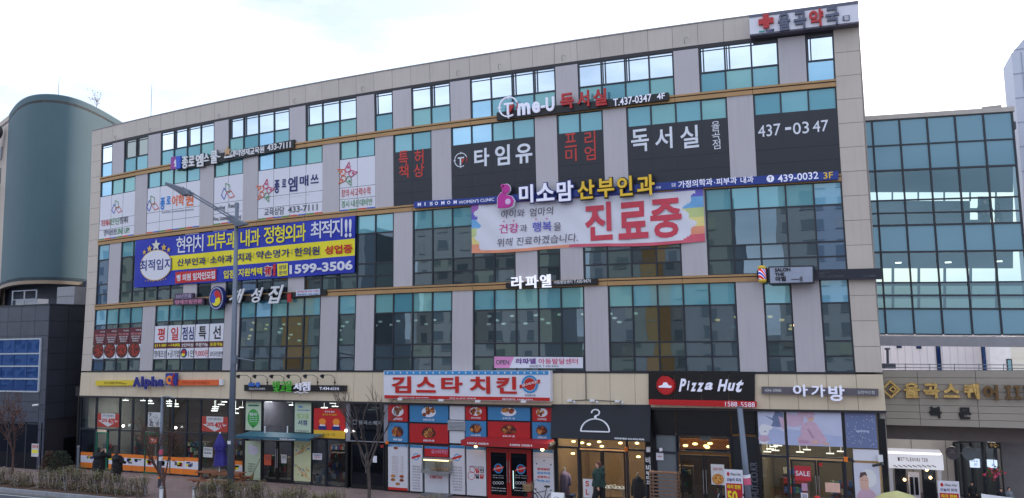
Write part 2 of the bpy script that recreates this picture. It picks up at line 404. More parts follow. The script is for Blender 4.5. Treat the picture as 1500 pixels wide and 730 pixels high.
for fl, bays in BAYS.items():
    zb = fl*FH; zt = (fl+1)*FH-.30 if fl < 3 else TOPW-.14
    rows = {3: [.88], 2: [D_, E_, C_], 1: [D_, E_, C_], 0: [D_, E_, C_]}[fl]
    for (a, b) in bays:
        f = MB(); fw = .032
        for i in range(a, b+1):
            x0, x1 = WX(i)-fw, WX(i)+fw
            if i == a: x0, x1 = WX(i)+.0, WX(i)+.06
            if i == b: x0, x1 = WX(i)-.06, WX(i)-.0
            prev = zb
            for r in sorted(rows)+[zt-zb]:
                f.wq(x0, prev, x1, zb+r, .02, .1); prev = zb+r
        for i in range(a, b):
            for r in rows: f.wq(WX(i)+fw, zb+r-fw, WX(i+1)-fw, zb+r+fw, .025, .09)
            f.wq(WX(i)+fw, zb, WX(i+1)-fw, zb+.035, .026, .09); f.wq(WX(i)+fw, zt-.035, WX(i+1)-fw, zt, .026, .09)
            if fl == 3 and ((i*7+3) % 4 < 2):   # sliding sash stile
                f.wq(WX(i)+.16, zb+.92, WX(i)+.21, zt-.03, .035, .05); f.wq(WX(i)+.06, zb+.92, WX(i)+.10, zt-.03, .045, .04)
            if fl == 3: f.wq(WX(i)+fw, zt-.16, WX(i+1)-fw, zt-.12, .045, .03)
        wi = build('window', f, M_frame, B); win_of[(fl, a)] = wi
        for i in range(a, b):
            rr = [0]+sorted(rows)+[zt-zb]
            for q in range(len(rr)-1):
                z0, z1 = zb+rr[q], zb+rr[q+1]
                if fl == 3: nm, m = (('spandrel_panel', G_span) if q == 0 else ('pane', G_sky))
                elif q == 3: nm, m = 'spandrel_panel', G_span
                else:
                    if fl == 2: continue
                    nm, m = 'pane', G_vis
                rr_ = random.random()
                if m is G_span: m = SPV[3] if (i == 0 or (i in (12, 23, 24, 30, 38) and rr_ < .75)) else SPV[0 if rr_ < .5 else 1 if rr_ < .8 else 2]
                elif m is G_vis: m = VSV[3] if (i == 0 or (fl == 1 and i in (11, 38))) else VSV[(0 if rr_ < .5 else 1 if rr_ < .8 else 2)]
                elif m is G_sky: m = SKV[1] if a == 2 else SKV[0]
                glazing(nm, WX(i)+.01, z0+.005, WX(i+1)-.01, z1-.005, m, wi)
    # grey pillars between bays
    for (a, b), (c, d) in zip(bays[:-1], bays[1:]):
        mb = MB(); mb.wq(WX(b)+.012, zb+.01, WX(c)-.012, zt-.0, -.0, .12); build('pillar_panel', mb, M_pillar, B)
        if fl in (0, 1, 2):
            pass
# shell, floors, rear and side walls
XE = F(1298, 602, 0).x
mb = MB()
mb.box(-.9, .34, 0, -.65, 16, ROOF+ZB-.1); mb.box(XE-.3, .34, 0, XE-.03, 16, ROOF+ZB-.1)
mb.box(-.64, 15.7, 0, XE-.31, 15.98, ROOF+ZB-.1)
build('wall', mb, mat('side_wall_render', (176, 168, 160), .7, .08), B)
mb = MB(); mb.box(-.9, .35, ROOF+ZB-.5, XE-.35, 15.95, ROOF+ZB-.2)
build('roof', mb, mat('roof_membrane', (120, 122, 120), .8, .1), B)
for k in range(0, 4):
    z = ZB+k*FH
    mb = MB(); mb.box(-.6, .32, z-.5, XE-.32, 15.6, z-.12); build('floor_slab', mb, mat('slab', (150, 148, 144), .8, .1), B)
for k in range(0, 4):
    z = ZB+k*FH
    mb = MB(); mb.box(-.6, 7, z-.1, XE-.32, 7.15, z+FH-.55)
    for j in range(5): mb.box(6+j*7.3, 2.2, z-.1, 6.15+j*7.3, 6.95, z+FH-.55)
    build('partition', mb, [M_int, M_intd][k % 2 == 0 and 1 or 0], B)
# conduits on the parapet (small hooked pipes)
for (u, v) in [(172, 202), (223, 191), (324, 171), (434, 149), (533, 131), (672, 108), (733, 99), (826, 86), (1005, 61)]:
    p = F(u-2, v+3, -.03); mb = MB()
    mb.tube([p, p+Vector((0, -.1, .12)), p+Vector((.06, -.16, .2)), p+Vector((.16, -.16, .19)), p+Vector((.19, -.15, .12))], .012, 6)
    build('roof_pipe', mb, M_grey, B)
# rooftop antenna masts
p = F(221, 172, 2.0)
mb = MB(); mb.tube([(p.x, 2, ROOF+ZB-.2), (p.x, 2, F(222, 118, 2).z)], [.03, .012], 6); mb.box(p.x-.12, 1.9, ROOF+ZB-.2, p.x+.12, 2.1, p.z)
build('antenna', mb, M_grey, label='thin rooftop antenna mast standing behind the left end of the parapet', cat='antenna')
exec_parts = []

# ================================================================= FILMS AND PANELS OF THE 4TH FLOOR (building parts)
z4 = 2*FH
def flat(name, mb, m, par, **k): return build(name, mb, m, par, **k)
for (a, b) in BAYS[2]:
    dark = a >= 20; wi = win_of[(2, a)]
    for i in range(a, b):
        for (z0, z1) in ((0, E_), (E_, D_), (D_, C_)):
            mb = MB(); g = .011 if not dark else .006
            yy = .012 if dark else .018
            lo = z0-(0 if z0 else 0)
            mb.wq(WX(i)+(.005 if i == a else 0)+g, z4+z0+g, WX(i+1)-g, z4+z1-g, yy, .01)
            build('film_panel', mb, M_dkpanel if dark else M_white, wi)
    if not dark:   # coloured strip along the bottom
        mb = MB(); n = (b-a)*2; cols = [2, 0, 1, 0, 2, 0, 1, 2] if a % 2 else [0, 1, 0, 2, 0, 1, 2, 0]
        for j in range(n):
            X0 = WX(a)+(b-a)*MOD*j/n+.02; X1 = WX(a)+(b-a)*MOD*(j+1)/n-.002
            mb.wq(X0, z4+.012, X1, z4+.085, .012, .005, [0, 1, 2, 2, 0, 1, 2, 0, 1][(j+a) % 3])
        build('colour_strip', mb, [mat('strip_green', (60, 140, 80), .5), mat('strip_red', (200, 70, 60), .5), mat('strip_blue', (60, 100, 190), .5)], wi)
Y4 = .008
def t4(s, q, m, a, **k): return text(s, RC(*q, 0), Y4-.012, m, win_of[(2, a)], **k)
def tq(s, TL, TR, BR, BL, y, m, par, **k):
    return text(s, [F(*TL, y), F(*TR, y), F(*BR, y), F(*BL, y)], y, m, par, **k)
Mg2 = mat('film_green', (92, 150, 100), .5); Mr2 = mat('film_red', (206, 70, 66), .5); Mb2 = mat('film_blue', (40, 70, 180), .5); Mo2 = mat('film_orange', (230, 110, 50), .5)
def chain_logo(u, v, s, a):
    """three interlocked rhombus outlines"""
    c = F(u, v, 0); s = s/24.
    for k, (dx, dz, ang, m) in enumerate([(-.32, -.12, 65, Mb2), (.02, .28, 92, Mg2), (.30, -.22, 128, Mr2)]):
        mb = MB(); pts = []
        for (px, pz) in ((-.42, -.22), (.22, -.22), (.42, .22), (-.22, .22)):
            ca, sa = math.cos(R_(ang)), math.sin(R_(ang)); pts.append((c.x+s*(dx+px*ca-pz*sa), c.z+s*(dz+px*sa+pz*ca)))
        cx_ = sum(p[0] for p in pts)/4; cz_ = sum(p[1] for p in pts)/4
        for j in range(4):
            p, q = pts[j], pts[(j+1) % 4]; pi = (cx_+(p[0]-cx_)*.8, cz_+(p[1]-cz_)*.8); qi = (cx_+(q[0]-cx_)*.8, cz_+(q[1]-cz_)*.8)
            mb.prism([(p[0], -.004-k*.001, p[1]), (q[0], -.004-k*.001, q[1]), (qi[0], -.004-k*.001, qi[1]), (pi[0], -.004-k*.001, pi[1])], (0, .004, 0))
        build('logo', mb, m, win_of[(2, a)], recalc=True)
def flower_logo(u, v, s, a):
    c = F(u, v, 0); s = s/24.; mb = MB()
    for j in range(5):
        an = R_(90+72*j-12); t = (math.cos(an), math.sin(an)); nn = (-t[1], t[0]); mj = [2, 1, 1, 0, 2][j]
        tip = (c.x+s*.95*t[0], c.z+s*.95*t[1]); l_ = (c.x+s*(.35*t[0]+.26*nn[0]), c.z+s*(.35*t[1]+.26*nn[1])); r_2 = (c.x+s*(.35*t[0]-.26*nn[0]), c.z+s*(.35*t[1]-.26*nn[1])); i0 = (c.x+s*.16*t[0], c.z+s*.16*t[1])
        for p, q in ((tip, l_), (tip, r_2), (l_, i0), (r_2, i0)): mb.tube([(p[0], -.008, p[1]), (q[0], -.008, q[1])], .02, 4, mj)
        mid = ((l_[0]+r_2[0]+tip[0])/3, (l_[1]+r_2[1]+tip[1])/3); mb.disc(mid, s*.10, s*.10, -.008, .004, mj, 6)
    build('logo', mb, [Mg2, Mo2, mat('film_pink', (210, 60, 110), .5)], win_of[(2, a)], recalc=True)
chain_logo(170.5, 304, 16, 0); chain_logo(223, 299, 18, 4); chain_logo(333, 281, 18, 9)
flower_logo(388, 280, 17, 12); flower_logo(508, 256, 17, 17)
t4('기초에서', (148, 323, 161, 331), Mr2, 0, bold=0); t4('탄탄', (162, 320, 175, 328.5), Mg2, 0, bold=0); t4('명문까지', (176, 318, 187, 327), M_greyp, 0, bold=0)
t4('영어성장', (152, 337, 170, 344), M_greyp, 0, bold=0); t4('LINE UP!', (171, 335, 189, 341.5), Mg2, 0, bold=0)
t4('종', (235, 290, 241, 307), mat('film_sky', (50, 130, 210), .5), 4, bold=.03); t4('로', (244, 288, 249.5, 299), MATS['film_sky'], 4, bold=.03)
t4('어학', (252, 286.5, 269.5, 301), Mo2, 4, bold=.02); t4('원', (272, 283, 283, 301), Mo2, 4, bold=.02)
t4('JONGRO LANGUAGE SCHOOL', (237, 310.5, 284, 308.5), mat('film_grey', (150, 150, 162), .5), 4, bold=0)
t4('Speaking', (313, 302, 329.5, 308.5), M_greyp, 9, bold=0); t4('Reading', (335, 298.5, 350, 305.5), M_greyp, 9, bold=0)
t4('Voca, Listening', (312.5, 318, 335, 323.5), M_greyp, 9, bold=0); t4('Writing', (337, 315.5, 353, 321.5), M_greyp, 9, bold=0)
t4('종', (402, 264, 409, 283), M_navy, 12, bold=.03); t4('로', (413, 263, 419, 274), M_navy, 12, bold=.03)
t4('엠', (422, 260, 435.5, 280), M_navy, 12, bold=.02); t4('매', (439, 258, 451.5, 272), M_navy, 12, bold=.02); t4('쓰', (455, 256.5, 466.5, 268), M_navy, 12, bold=.02)
t4('Jongro M math Program', (402, 290.5, 454, 285), M_navy, 12, bold=0)
t4('교육상담', (387, 305.5, 416, 314), M_greyp, 12, bold=.0); t4('433-7111', (422, 303, 465, 308), M_greyp, 12, bold=0.01)
t4('창의·사고력수학', (500, 278, 543, 285), Mr2, 17, bold=0); t4('경시·내신대비반', (500, 294.5, 545.5, 300.5), Mg2, 17, bold=0)
def t4d(s, q, m, a, **k): return text(s, RC(*q, 0), -.006, m, win_of[(2, a)], d=.014, **k)
M_dred = mat('red_vinyl', (196, 60, 52), .5); M_dwhite = mat('white_vinyl', (226, 228, 238), .5)
t4d('특', (584, 222, 598, 242), M_dred, 20, bold=.015); t4d('허', (607, 220, 620.5, 240), M_dred, 20, bold=.015)
t4d('책', (584.5, 243, 598.5, 260.5), M_dred, 20, bold=.015); t4d('상', (606, 241, 621.5, 259), M_dred, 20, bold=.015)
def clock_logo(c, r, y, par, m1, m2, d=.012):
    mb = MB(); rings(mb, c, r*.88, r, y, d, 0, 30, 20, 300); 
    for a in (90, 180, 270): mb.prism([(c[0]+r*k*math.cos(R_(a))+w*math.sin(R_(a)), y-.001, c[1]+r*k*math.sin(R_(a))-w*math.cos(R_(a))) for k, w in ((.75, -.03*r), (1.12, -.03*r), (1.12, .05*r), (.75, .05*r))], (0, d, 0))
    mb.box(c[0]-.15*r, y, c[1]-.75*r, c[0]+.05*r, y+d, c[1]+.2*r); mb.box(c[0]-.45*r, y, c[1]+.2*r, c[0]+.5*r, y+d, c[1]+.38*r)
    build('logo', mb, m1, par, recalc=True)
    mb = MB(); mb.prism([(c[0]+.12*r, y, c[1]+.1*r), (c[0]+.12*r, y, c[1]-.62*r), (c[0]+.62*r, y, c[1]+.1*r)], (0, d, 0))
    rings(mb, c, r*.9, r, y, d, 0, 6, -25, 15)
    build('logo_wedge', mb, m2, par, recalc=True)
c = F(675, 234.5, 0); clock_logo((c.x, c.z), .36, -.006, win_of[(2, 23)], M_dwhite, M_dred)
for s, q in (('타', (694.5, 219, 717, 243)), ('임', (725, 214, 747, 241)), ('유', (755, 212, 780, 238))): t4d(s, q, M_dwhite, 23, bold=.025)
for s, q in (('프', (827, 196.5, 845, 215)), ('리', (856, 193, 872.5, 213.5)), ('미', (828, 219, 845, 236)), ('엄', (856, 215, 873, 234))): t4d(s, q, M_dred, 28, bold=.01)
for s, q in (('독', (924, 191, 951, 221)), ('서', (959, 188.5, 985.5, 217)), ('실', (996, 186, 1024, 215.5))): t4d(s, q, M_dwhite, 31, bold=.015)
for s, q in (('율', (1042, 178.5, 1054.5, 191)), ('곡', (1042.5, 192, 1055, 204)), ('점', (1043.5, 205, 1055.5, 218))): t4d(s, q, M_dwhite, 31, bold=.0)
for s, q in (('437', (1110, 184.5, 1144, 198)), ('-', (1150, 187, 1159, 190)), ('03', (1161, 180.5, 1185.5, 195)), ('47', (1190, 178, 1214, 192))): t4d(s, q, M_dwhite, 36, bold=.005)

# ================================================================= 2F window films (building parts)
wi = win_of[(0, 0)]; Y2 = .0
M_maroon = mat('maroon_print', (98, 34, 44), .5)
food_red = food_mat('spicy_dish', (64, 22, 16), (170, 52, 34), 6)
for i in range(4):
    a0, a1 = 138+(206.6-138)*i/4, 138+(206.6-138)*(i+1)/4
    vt = 479-4.6*i/4; 
    mb = MB(); mb.wq(WX(i)+.03, 1.5, WX(i+1)-.03, 2.43, .01, .008); build('film_panel', mb, M_maroon, wi)
    mb = MB(); mb.wq(WX(i)+.03, .72, WX(i+1)-.03, 1.49, .01, .008); build('film_panel', mb, M_white, wi)
    x, z = W(WX(i)+.52, 1.18); mb = MB(); mb.disc((x, z), .47, .46, .006, .004, 0, 22); mb.disc((x, z), .40, .38, .003, .004, 1, 18); build('printed_dish', mb, [mat('dish_bowl', (60, 34, 32), .5), food_red], wi)
    x, z = W(WX(i)+.1, 2.0)
    for j in range(4): text(['동태찜', '코다리찜', '아귀찜', '갈비찜'][i] if j == 0 else '매콤한 양념의 '+'깊은맛'[:3-j % 2], (x+.05+.05*j, z+.02-.13*j, x+.85-.05*j, z+.16-.13*j+(-.05 if j else 0)), .002, M_whitep if j else mat('pink_print', (220, 150, 150), .5), wi, bold=0)
    text('대성집', (x+.45, z+.26, x+.85, z+.34), .002, M_whitep, wi, bold=0)
wi = win_of[(0, 5)]
for i in range(5):
    j = 5+i
    for nm, z0, z1, m in (('film_panel', 1.53, 2.45, M_white), ('film_panel', 1.21, 1.52, M_maroon), ('film_panel', .64, 1.20, M_white)):
        mb = MB(); mb.wq(WX(j)+.03, z0, WX(j+1)-.03, z1, .01, .008); build(nm, mb, m, wi)
    x0, z0 = W(WX(j), 1.53); x1, z1 = W(WX(j+1), 2.45); w = x1-x0
    text('평 일 점심 특 선'.split()[i], (x0+w*(.27 if i != 2 else .1), z0+.12, x1-w*(.22 if i != 2 else .1), z1-.12), .0, (M_red, M_red, M_navy, M_black, M_black)[i], wi, bold=.02)
    text(['(11:00', '~14:00)', '2인이상', '주문가능', '포장가능'][i], (x0+w*.08, W(WX(j), 1.27)[1], x1-w*.08, W(WX(j), 1.46)[1]), .0, (M_yellow, M_yellow, M_whitep, M_whitep, M_yellow)[i], wi, bold=.02)
    text(['명태조림', '+공기밥', '1인', '9,000원', '코다리냉면'][i], (x0+w*(.06 if i != 2 else .55), W(WX(j), .72)[1], x1-w*.06, W(WX(j), 1.0 if i == 4 else 1.1)[1]), .0, M_red if i == 3 else M_black, wi, bold=0)
c = W(WX(7)+.3, .93); mb = MB(); mb.disc(c, .24, .26, .004, .004, 0); mb.disc((c[0], c[1]+.07), .13, .1, .0, .004, 1); mb.disc((c[0]-.04, c[1]-.08), .13, .1, .001, .004, 2)
build('logo', mb, [M_navy, M_red, M_yellow], wi)

# lights seen behind the 2F glass
def spot_copies(pts, m, y, r, name='ceiling_light'):
    for (u, v) in pts:
        p = F(u, v, y); mb = MB(); mb.disc((p.x, p.z), r*1.9, r*.95, y, .03, 0, 10); mb.tube([(p.x, y+.015, p.z+r*.6), (p.x, y+.015, p.z+.25)], .008, 4, 1); build(name, mb, [m, M_grey], B)
spot_copies([(508, 472), (502, 478), (497, 484), (499, 498), (557, 471.5), (550, 477), (573, 476), (583, 470.5), (609, 469.5), (624, 475), (636, 469),
             (715.6, 475), (716.5, 463.5), (727.5, 469.5), (737.5, 474.5), (750, 463), (769.5, 474), (785, 462), (794, 468), (803, 473.5), (819.5, 461), (854, 460.5),
             (894, 460), (900, 466), (907, 472), (930.7, 459.5), (415.5, 475.5), (412, 481.5), (409, 487), (438, 474.8), (426, 490.5), (422, 495.5), (438, 499)], M_lampw, 1.2, .06)
spot_copies([(371, 473), (368, 483), (366, 492), (364, 496.5), (391, 476), (389, 482)], M_lampy, 1.2, .06)
spot_copies([(1051, 469), (1078.6, 464.5), (1128, 464), (1145, 469), (1160, 477), (1158.5, 482)], M_lampy, 1.2, .06)
for (u0, v0, u1, v1) in ((1070, 478, 1080, 481), (1065, 494, 1069, 498), (1126, 506, 1146, 513), (1127, 515, 1160, 521), (912, 509, 917, 516)):
    mb = MB(); mb.rect(RC(u0, v0, u1, v1, 1.6), 1.6, .04); build('ceiling_light', mb, mat('far_window_glow', (150, 200, 205), .5, 0, emit=.8), B)  # flat panels given a glow in place of far windows
for (u, v) in ((583.5, 479), (645, 477), (512, 482)):
    p = F(u, v, 1.1); mb = MB(); mb.tube([(p.x, 1.1, p.z-.25), (p.x, 1.1, p.z+.22)], [.3, .22], 16); mb.tube([(p.x, 1.1, p.z+.22), (p.x, 1.1, p.z+.75)], .01, 5)
    build('lamp_shade', mb, mat('cream_shade', (196, 186, 160), .7, .05, emit=.12), B)

# ================================================================= SIGNS ON THE UPPER FLOORS (things)
def sign(name, label, u, v, y, cat='sign', **k):
    p = F(u, v, y); return thing(name, label, cat, (p.x, p.y, p.z), **k)
def quadmb(TL, TR, BR, BL, y, d, mb=None, m=0, n=1):
    """flat quad on plane y, optionally subdivided lengthwise"""
    mb = mb or MB(); P = [F(*q, y) for q in (TL, TR, BR, BL)]
    for k in range(n):
        a, b = k/n, (k+1)/n
        q = [P[3].lerp(P[2], a), P[3].lerp(P[2], b), P[0].lerp(P[1], b), P[0].lerp(P[1], a)]
        mb.prism(q, (0, d, 0), m)
    return mb
def letters(par, items, y, m, d=.08, bold=.02, back=None, bgrow=.05, backd=.05):
    for s, q in items:
        r = RC(*q, y)
        if back:
            w = abs(r[2]-r[0])*bgrow; h = abs(r[3]-r[1])*bgrow
            text(s, (r[0]-w, r[1]-h, r[2]+w, r[3]+h), y+d, back, par, d=backd, bold=bold+.05, name='letter_backing')
        text(s, r, y, m, par, d=d, bold=bold, name='letter')
M_ledw = mat('lit_white_face', (222, 222, 240), .4, .02, emit=.15)
# --- academy sign, 5th floor
S = sign('academy_sign', 'dark academy sign with white letters and pink and blue face emblem, fifth floor', 340, 235, -.1)
build('backboard', quadmb((262, 236), (431, 204.5), (431, 216.5), (262, 249.5), -.14, .12), M_black, S)
letters(S, [('종', (266.5, 230, 274.5, 246.5)), ('로', (276.5, 229, 284, 243)), ('엠', (286.5, 226.5, 297, 243.5)), ('스', (298.5, 226, 305.5, 236)), ('쿨', (308.5, 221.5, 317.5, 239)), ('-', (318.5, 229, 322, 230.5))], -.22, M_whitep, bold=.03, back=M_black)
for s, q in zip('대덕영재교육원', [(337.5+7.1*i, 221.2-1.05*i, 344+7.1*i, 229.8-1.05*i) for i in range(7)]): text(s, RC(*q, -.18), -.18, M_whitep, S, d=.05, bold=.02, name='letter')
text('433-7111', RC(391.5, 212, 425.5, 216.5, -.18), -.18, M_whitep, S, d=.05, bold=.02)
build('emblem_board', quadmb((250.5, 230.5), (257.5, 229.5), (257.5, 247.5), (249.5, 248.5), -.24, .1), mat('emblem_magenta', (150, 60, 150), .4), S)
build('emblem_board', quadmb((257.5, 229.3), (264.5, 228.3), (264, 246.5), (257.5, 247.5), -.24, .1), mat('emblem_blue', (50, 90, 200), .4), S)
mb = MB(); a, b = F(257, 239, -.26), F(258, 236, -.26)
mb.prism([(a.x-.06, -.25, a.z+.2), (a.x-.14, -.25, a.z), (a.x-.02, -.25, a.z-.05), (a.x-.12, -.25, a.z-.2), (a.x+.05, -.25, a.z-.22), (a.x+.02, -.25, a.z+.2)], (0, .02, 0)); build('emblem_face', mb, M_whitep, S)
p = F(333, 224, -.24); mb = MB(); star(mb, (p.x, p.z+.08), .3, -.26, .05, 0, .45); build('star_emblem', mb, mat('star_tan', (196, 160, 120), .5), S)
mb = MB(); q = F(334, 230, -.24); mb.box(q.x-.28, -.25, q.z-.05, q.x+.3, -.2, q.z+.05); build('star_base', mb, M_whitep, S)
# --- study cafe sign
S = sign('study_room_sign', 'black study room sign with white Time-U lettering and red Korean letters above the dark films', 850, 160, -.1)
build('backboard', quadmb((727.5, 165), (979, 135.5), (979, 146.5), (727.5, 176.5), -.2, .17, n=4), M_black, S)
p = F(744.5, 156.5, -.32); clock_logo((p.x, p.z), .50, -.34, S, M_ledw, M_redsign, d=.1)
letters(S, [('m', (757.5, 152, 776, 167)), ('e', (779, 149.5, 790.5, 164.5)), ('-', (792, 155, 798, 157.5)), ('U', (799, 143, 811.5, 162))], -.32, M_ledw, d=.1, bold=.03)
letters(S, [('독', (820, 138, 840, 158)), ('서', (845, 134, 863, 155.5)), ('실', (868.5, 131.5, 888.5, 153.5))], -.32, M_redsign, d=.1, bold=.03)
text('T.437-0347', RC(898, 145, 954.5, 148.5, -.22), -.22, M_ledw, S, bold=.015); text('4F', RC(962, 137.5, 974, 144.5, -.22), -.22, M_ledw, S, bold=.015)
# --- pharmacy sign
S = sign('pharmacy_sign', 'white box sign with red cross and Korean pharmacy letters on the roof edge', 1178, 30, -.4)
Yp = -.45
mb = quadmb((1097.4, 24.5), (1256.8, 3.5), (1258.6, 33), (1098.6, 51.5), Yp, .5); build('sign_box', mb, M_white, S)
mb = quadmb((1097.2, 22.3), (1257, 1), (1257, 5.2), (1097.3, 26), Yp-.03, .6); build('top_cap', mb, mat('slate_cap', (96, 98, 116), .5), S)
mb = quadmb((1098.6, 50.6), (1258.6, 31.6), (1258.6, 34), (1098.6, 53), Yp-.02, .55); build('bottom_lip', mb, mat('slate_cap2', (84, 80, 96), .5), S)
def cross(mb, c, r, w, y, d, m=0):
    x, z = c; mb.prism([(x-w, y, z-r), (x+w, y, z-r), (x+w, y, z-w), (x+r, y, z-w), (x+r, y, z+w), (x+w, y, z+w), (x+w, y, z+r), (x-w, y, z+r), (x-w, y, z+w), (x-r, y, z+w), (x-r, y, z-w), (x-w, y, z-w)], (0, d, 0), m)
p = F(1122, 31, Yp-.1); mb = MB(); cross(mb, (p.x, p.z), .30, .115, Yp-.12, .12); build('cross', mb, M_redsign, S)
M_slate = mat('slate_letter', (92, 96, 118), .45)
letters(S, [('율', (1139, 20.5, 1158, 43)), ('곡', (1162, 18.5, 1182, 40)), ('국', (1208.5, 12.5, 1230, 34.5))], Yp-.1, M_slate, d=.1, bold=.03)
letters(S, [('약', (1184.5, 15.5, 1207, 37))], Yp-.1, M_redsign, d=.1, bold=.03)
mb = quadmb((1234.5, 23.5), (1244.5, 22), (1244.5, 29.5), (1234.5, 30.5), Yp-.05, .05); build('small_plate', mb, M_slate, S)
text('점', RC(1236, 24, 1243, 29.3, Yp-.06), Yp-.06, M_white, S, d=.01)
mb = quadmb((1112, 45.5), (1120, 44.7), (1120, 47), (1112, 47.8), Yp-.02, .02); build('small_plate', mb, mat('teal_plate', (60, 150, 140), .5), S)
text('PHARM', RC(1121.5, 43.5, 1134, 46.5, Yp-.02), Yp-.02, M_navy, S, d=.01)
# --- clinic banner (rainbow edge)
S = sign('clinic_banner', 'white clinic banner with rainbow edges and large pink red Korean letters', 860, 340, -.05, cat='banner')
Yb = -.06
TLb, TRb, BRb, BLb = (690.5, 299), (1029.6, 276), (1033, 354.6), (691, 371)
pa = [F(*q, Yb) for q in (TLb, TRb, BRb, BLb)]
def bl(a, b, y=Yb):  # banner coords a: 0..1 left->right, b: 0..1 bottom->top
    sag = -.05*math.sin(math.pi*a*3.2)*(1-b)
    p = (pa[3]*(1-a)+pa[2]*a)*(1-b)+(pa[0]*(1-a)+pa[1]*a)*b
    return (p.x, y+.018*math.sin(a*19+b*5)+.012*math.sin(a*47+b*11), p.z+sag)
mb = MB(); nx, ny = 170, 34
cols = [mat('rainbow_%s' % n, c, .5) for n, c in (('red', (216, 92, 112)), ('orange', (232, 150, 118)), ('yellow', (232, 214, 134)), ('green', (196, 206, 140)), ('sky', (116, 174, 222)), ('violet', (104, 96, 190)), ('purple', (164, 96, 180)))]
for i in range(nx):
    for j in range(ny):
        a, b = i/nx, j/ny; am, bm_ = a+.5/nx, b+.5/ny
        eL = .028+.012*math.sin(bm_*14)+.006*math.sin(bm_*37); eR = 1-(.055+.02*math.sin(bm_*11+1)+.008*math.sin(bm_*31))
        inside = (am > eL and am < eR and bm_ > .07 and bm_ < .97)
        if inside: m = 0
        elif bm_ <= .06 or (am > .5 and bm_ < .16): m = 1+(1 if am < .45 else 0)
        elif am < .5: m = 1+min(6, int(1+bm_*6))
        else: m = 1+min(5, int(bm_*5.6+.3))
        mb.poly([bl(a, b), bl(a+1/nx, b), bl(a+1/nx, b+1/ny), bl(a, b+1/ny)], m)
nb = len(mb.v)//4
build('cloth', mb, [M_white]+cols, S)
mb = MB(); mb.prism([bl(0, 0, Yb+.05), bl(1, 0, Yb+.05), bl(1, 1, Yb+.05), bl(0, 1, Yb+.05)], (0, .004, 0)); build('cloth_back', mb, M_white, S)
M_pinkred = mat('banner_pink_red', (208, 64, 84), .5); M_thin = mat('banner_grey_script', (96, 88, 104), .6)
Yt = Yb-.04
for s, q in (('진', (856, 298.5, 897.5, 351)), ('료', (904.5, 297.5, 950, 348.5)), ('중', (951.5, 293, 999.5, 347))): text(s, RC(*q, Yt), Yt, M_pinkred, S, d=.004, bold=.03)
text('아이와', RC(734, 309, 768.5, 317.5, Yt), Yt, M_thin, S, d=.004, bold=0, shear=.1); text('엄마의', RC(776, 305.5, 810.5, 314.5, Yt), Yt, M_thin, S, d=.004, bold=0, shear=.1)
text('건강', RC(731, 329, 759.5, 340.5, Yt), Yt, mat('banner_magenta', (206, 60, 140), .5), S, d=.004, bold=0.01); text('과', RC(761.5, 329.5, 772, 339.5, Yt), Yt, M_thin, S, d=.004, bold=0)
text('행복', RC(779.5, 326, 808, 338, Yt), Yt, mat('banner_violet', (84, 84, 190), .5), S, d=.004, bold=0.01); text('을', RC(811, 326.5, 822, 337.5, Yt), Yt, M_thin, S, d=.004, bold=0)
text('위해 진료하겠습니다.', RC(728, 350, 846.5, 354, Yt), Yt, M_thin, S, d=.004, bold=0, shear=.1)
mb = MB()
for u, v in ((738, 324.5), (752.5, 323.5), (785, 321), (801, 320.5)): p = F(u, v, Yt); mb.disc((p.x, p.z), .035, .035, Yt, .004, 0, 8)
build('dot', mb, MATS['banner_magenta'], S)
# --- blue clinic sign
S = sign('clinic_sign', 'long blue clinic sign with white and yellow letters and a mother emblem', 860, 285, -.2)
Yc = -.2
mb = quadmb((606, 295.6), (680, 291), (680, 300.5), (606, 304.8), Yc, .18)
quadmb((680, 291), (830, 279), (830, 289.5), (680, 300.5), Yc, .18, mb); quadmb((830, 279), (980, 266.7), (980, 277.6), (830, 289.5), Yc, .18, mb); quadmb((980, 266.7), (1228, 250.5), (1228, 262.8), (980, 277.6), Yc, .18, mb)
build('backboard', mb, mat('clinic_blue', (30, 56, 140), .4), S)
text('M I S O M O M', RC(612, 297.7, 669, 297.6, Yc-.01), Yc-.01, M_ledw, S, bold=.03) if False else None
for s, u, v in zip('MISOMOM', (612, 622, 629.5, 637, 646.5, 655, 664.5), (297.4, 296.8, 296.3, 295.8, 295.1, 294.5, 293.9)):
    text(s, RC(u, v, u+(1.2 if s == 'I' else 4.5), v+4.6, Yc-.01), Yc-.015, M_ledw, S, bold=.02, name='letter')
text("WOMEN'S CLINIC", RC(672, 294.5, 724, 294.3, Yc-.01), Yc-.015, M_ledw, S, bold=.0)
letters(S, [('미', (760, 272, 780.5, 296.5)), ('소', (785, 269.5, 811.5, 293)), ('맘', (815, 266.5, 839.5, 293.5))], Yc-.22, M_ledw, d=.09, bold=.02, back=M_navy, bgrow=.06)
letters(S, [('산', (845.5, 265, 870.5, 290.5)), ('부', (874.5, 262.5, 899.5, 288)), ('인', (903.5, 259.5, 926.5, 286)), ('과', (932.5, 257.5, 959, 285))], Yc-.22, mat('yellow_letter', (228, 186, 50), .4, emit=.05), d=.09, bold=.02, back=M_black, bgrow=.06)
text('의원', RC(960.5, 273.5, 968, 276.2, Yc-.01), Yc-.015, M_ledw, S, bold=0)
text('진료', RC(983.5, 268.7, 990, 271, Yc-.01), Yc-.015, M_ledw, S, bold=0); text('과목', RC(983.5, 271.6, 990, 274, Yc-.01), Yc-.015, M_ledw, S, bold=0)
text('가정의학과', RC(993.5, 265.5, 1044, 271.5, Yc-.01), Yc-.015, M_ledw, S, bold=.015); text('·', RC(1046, 267, 1047.5, 268.5, Yc-.01), Yc-.015, M_ledw, S)
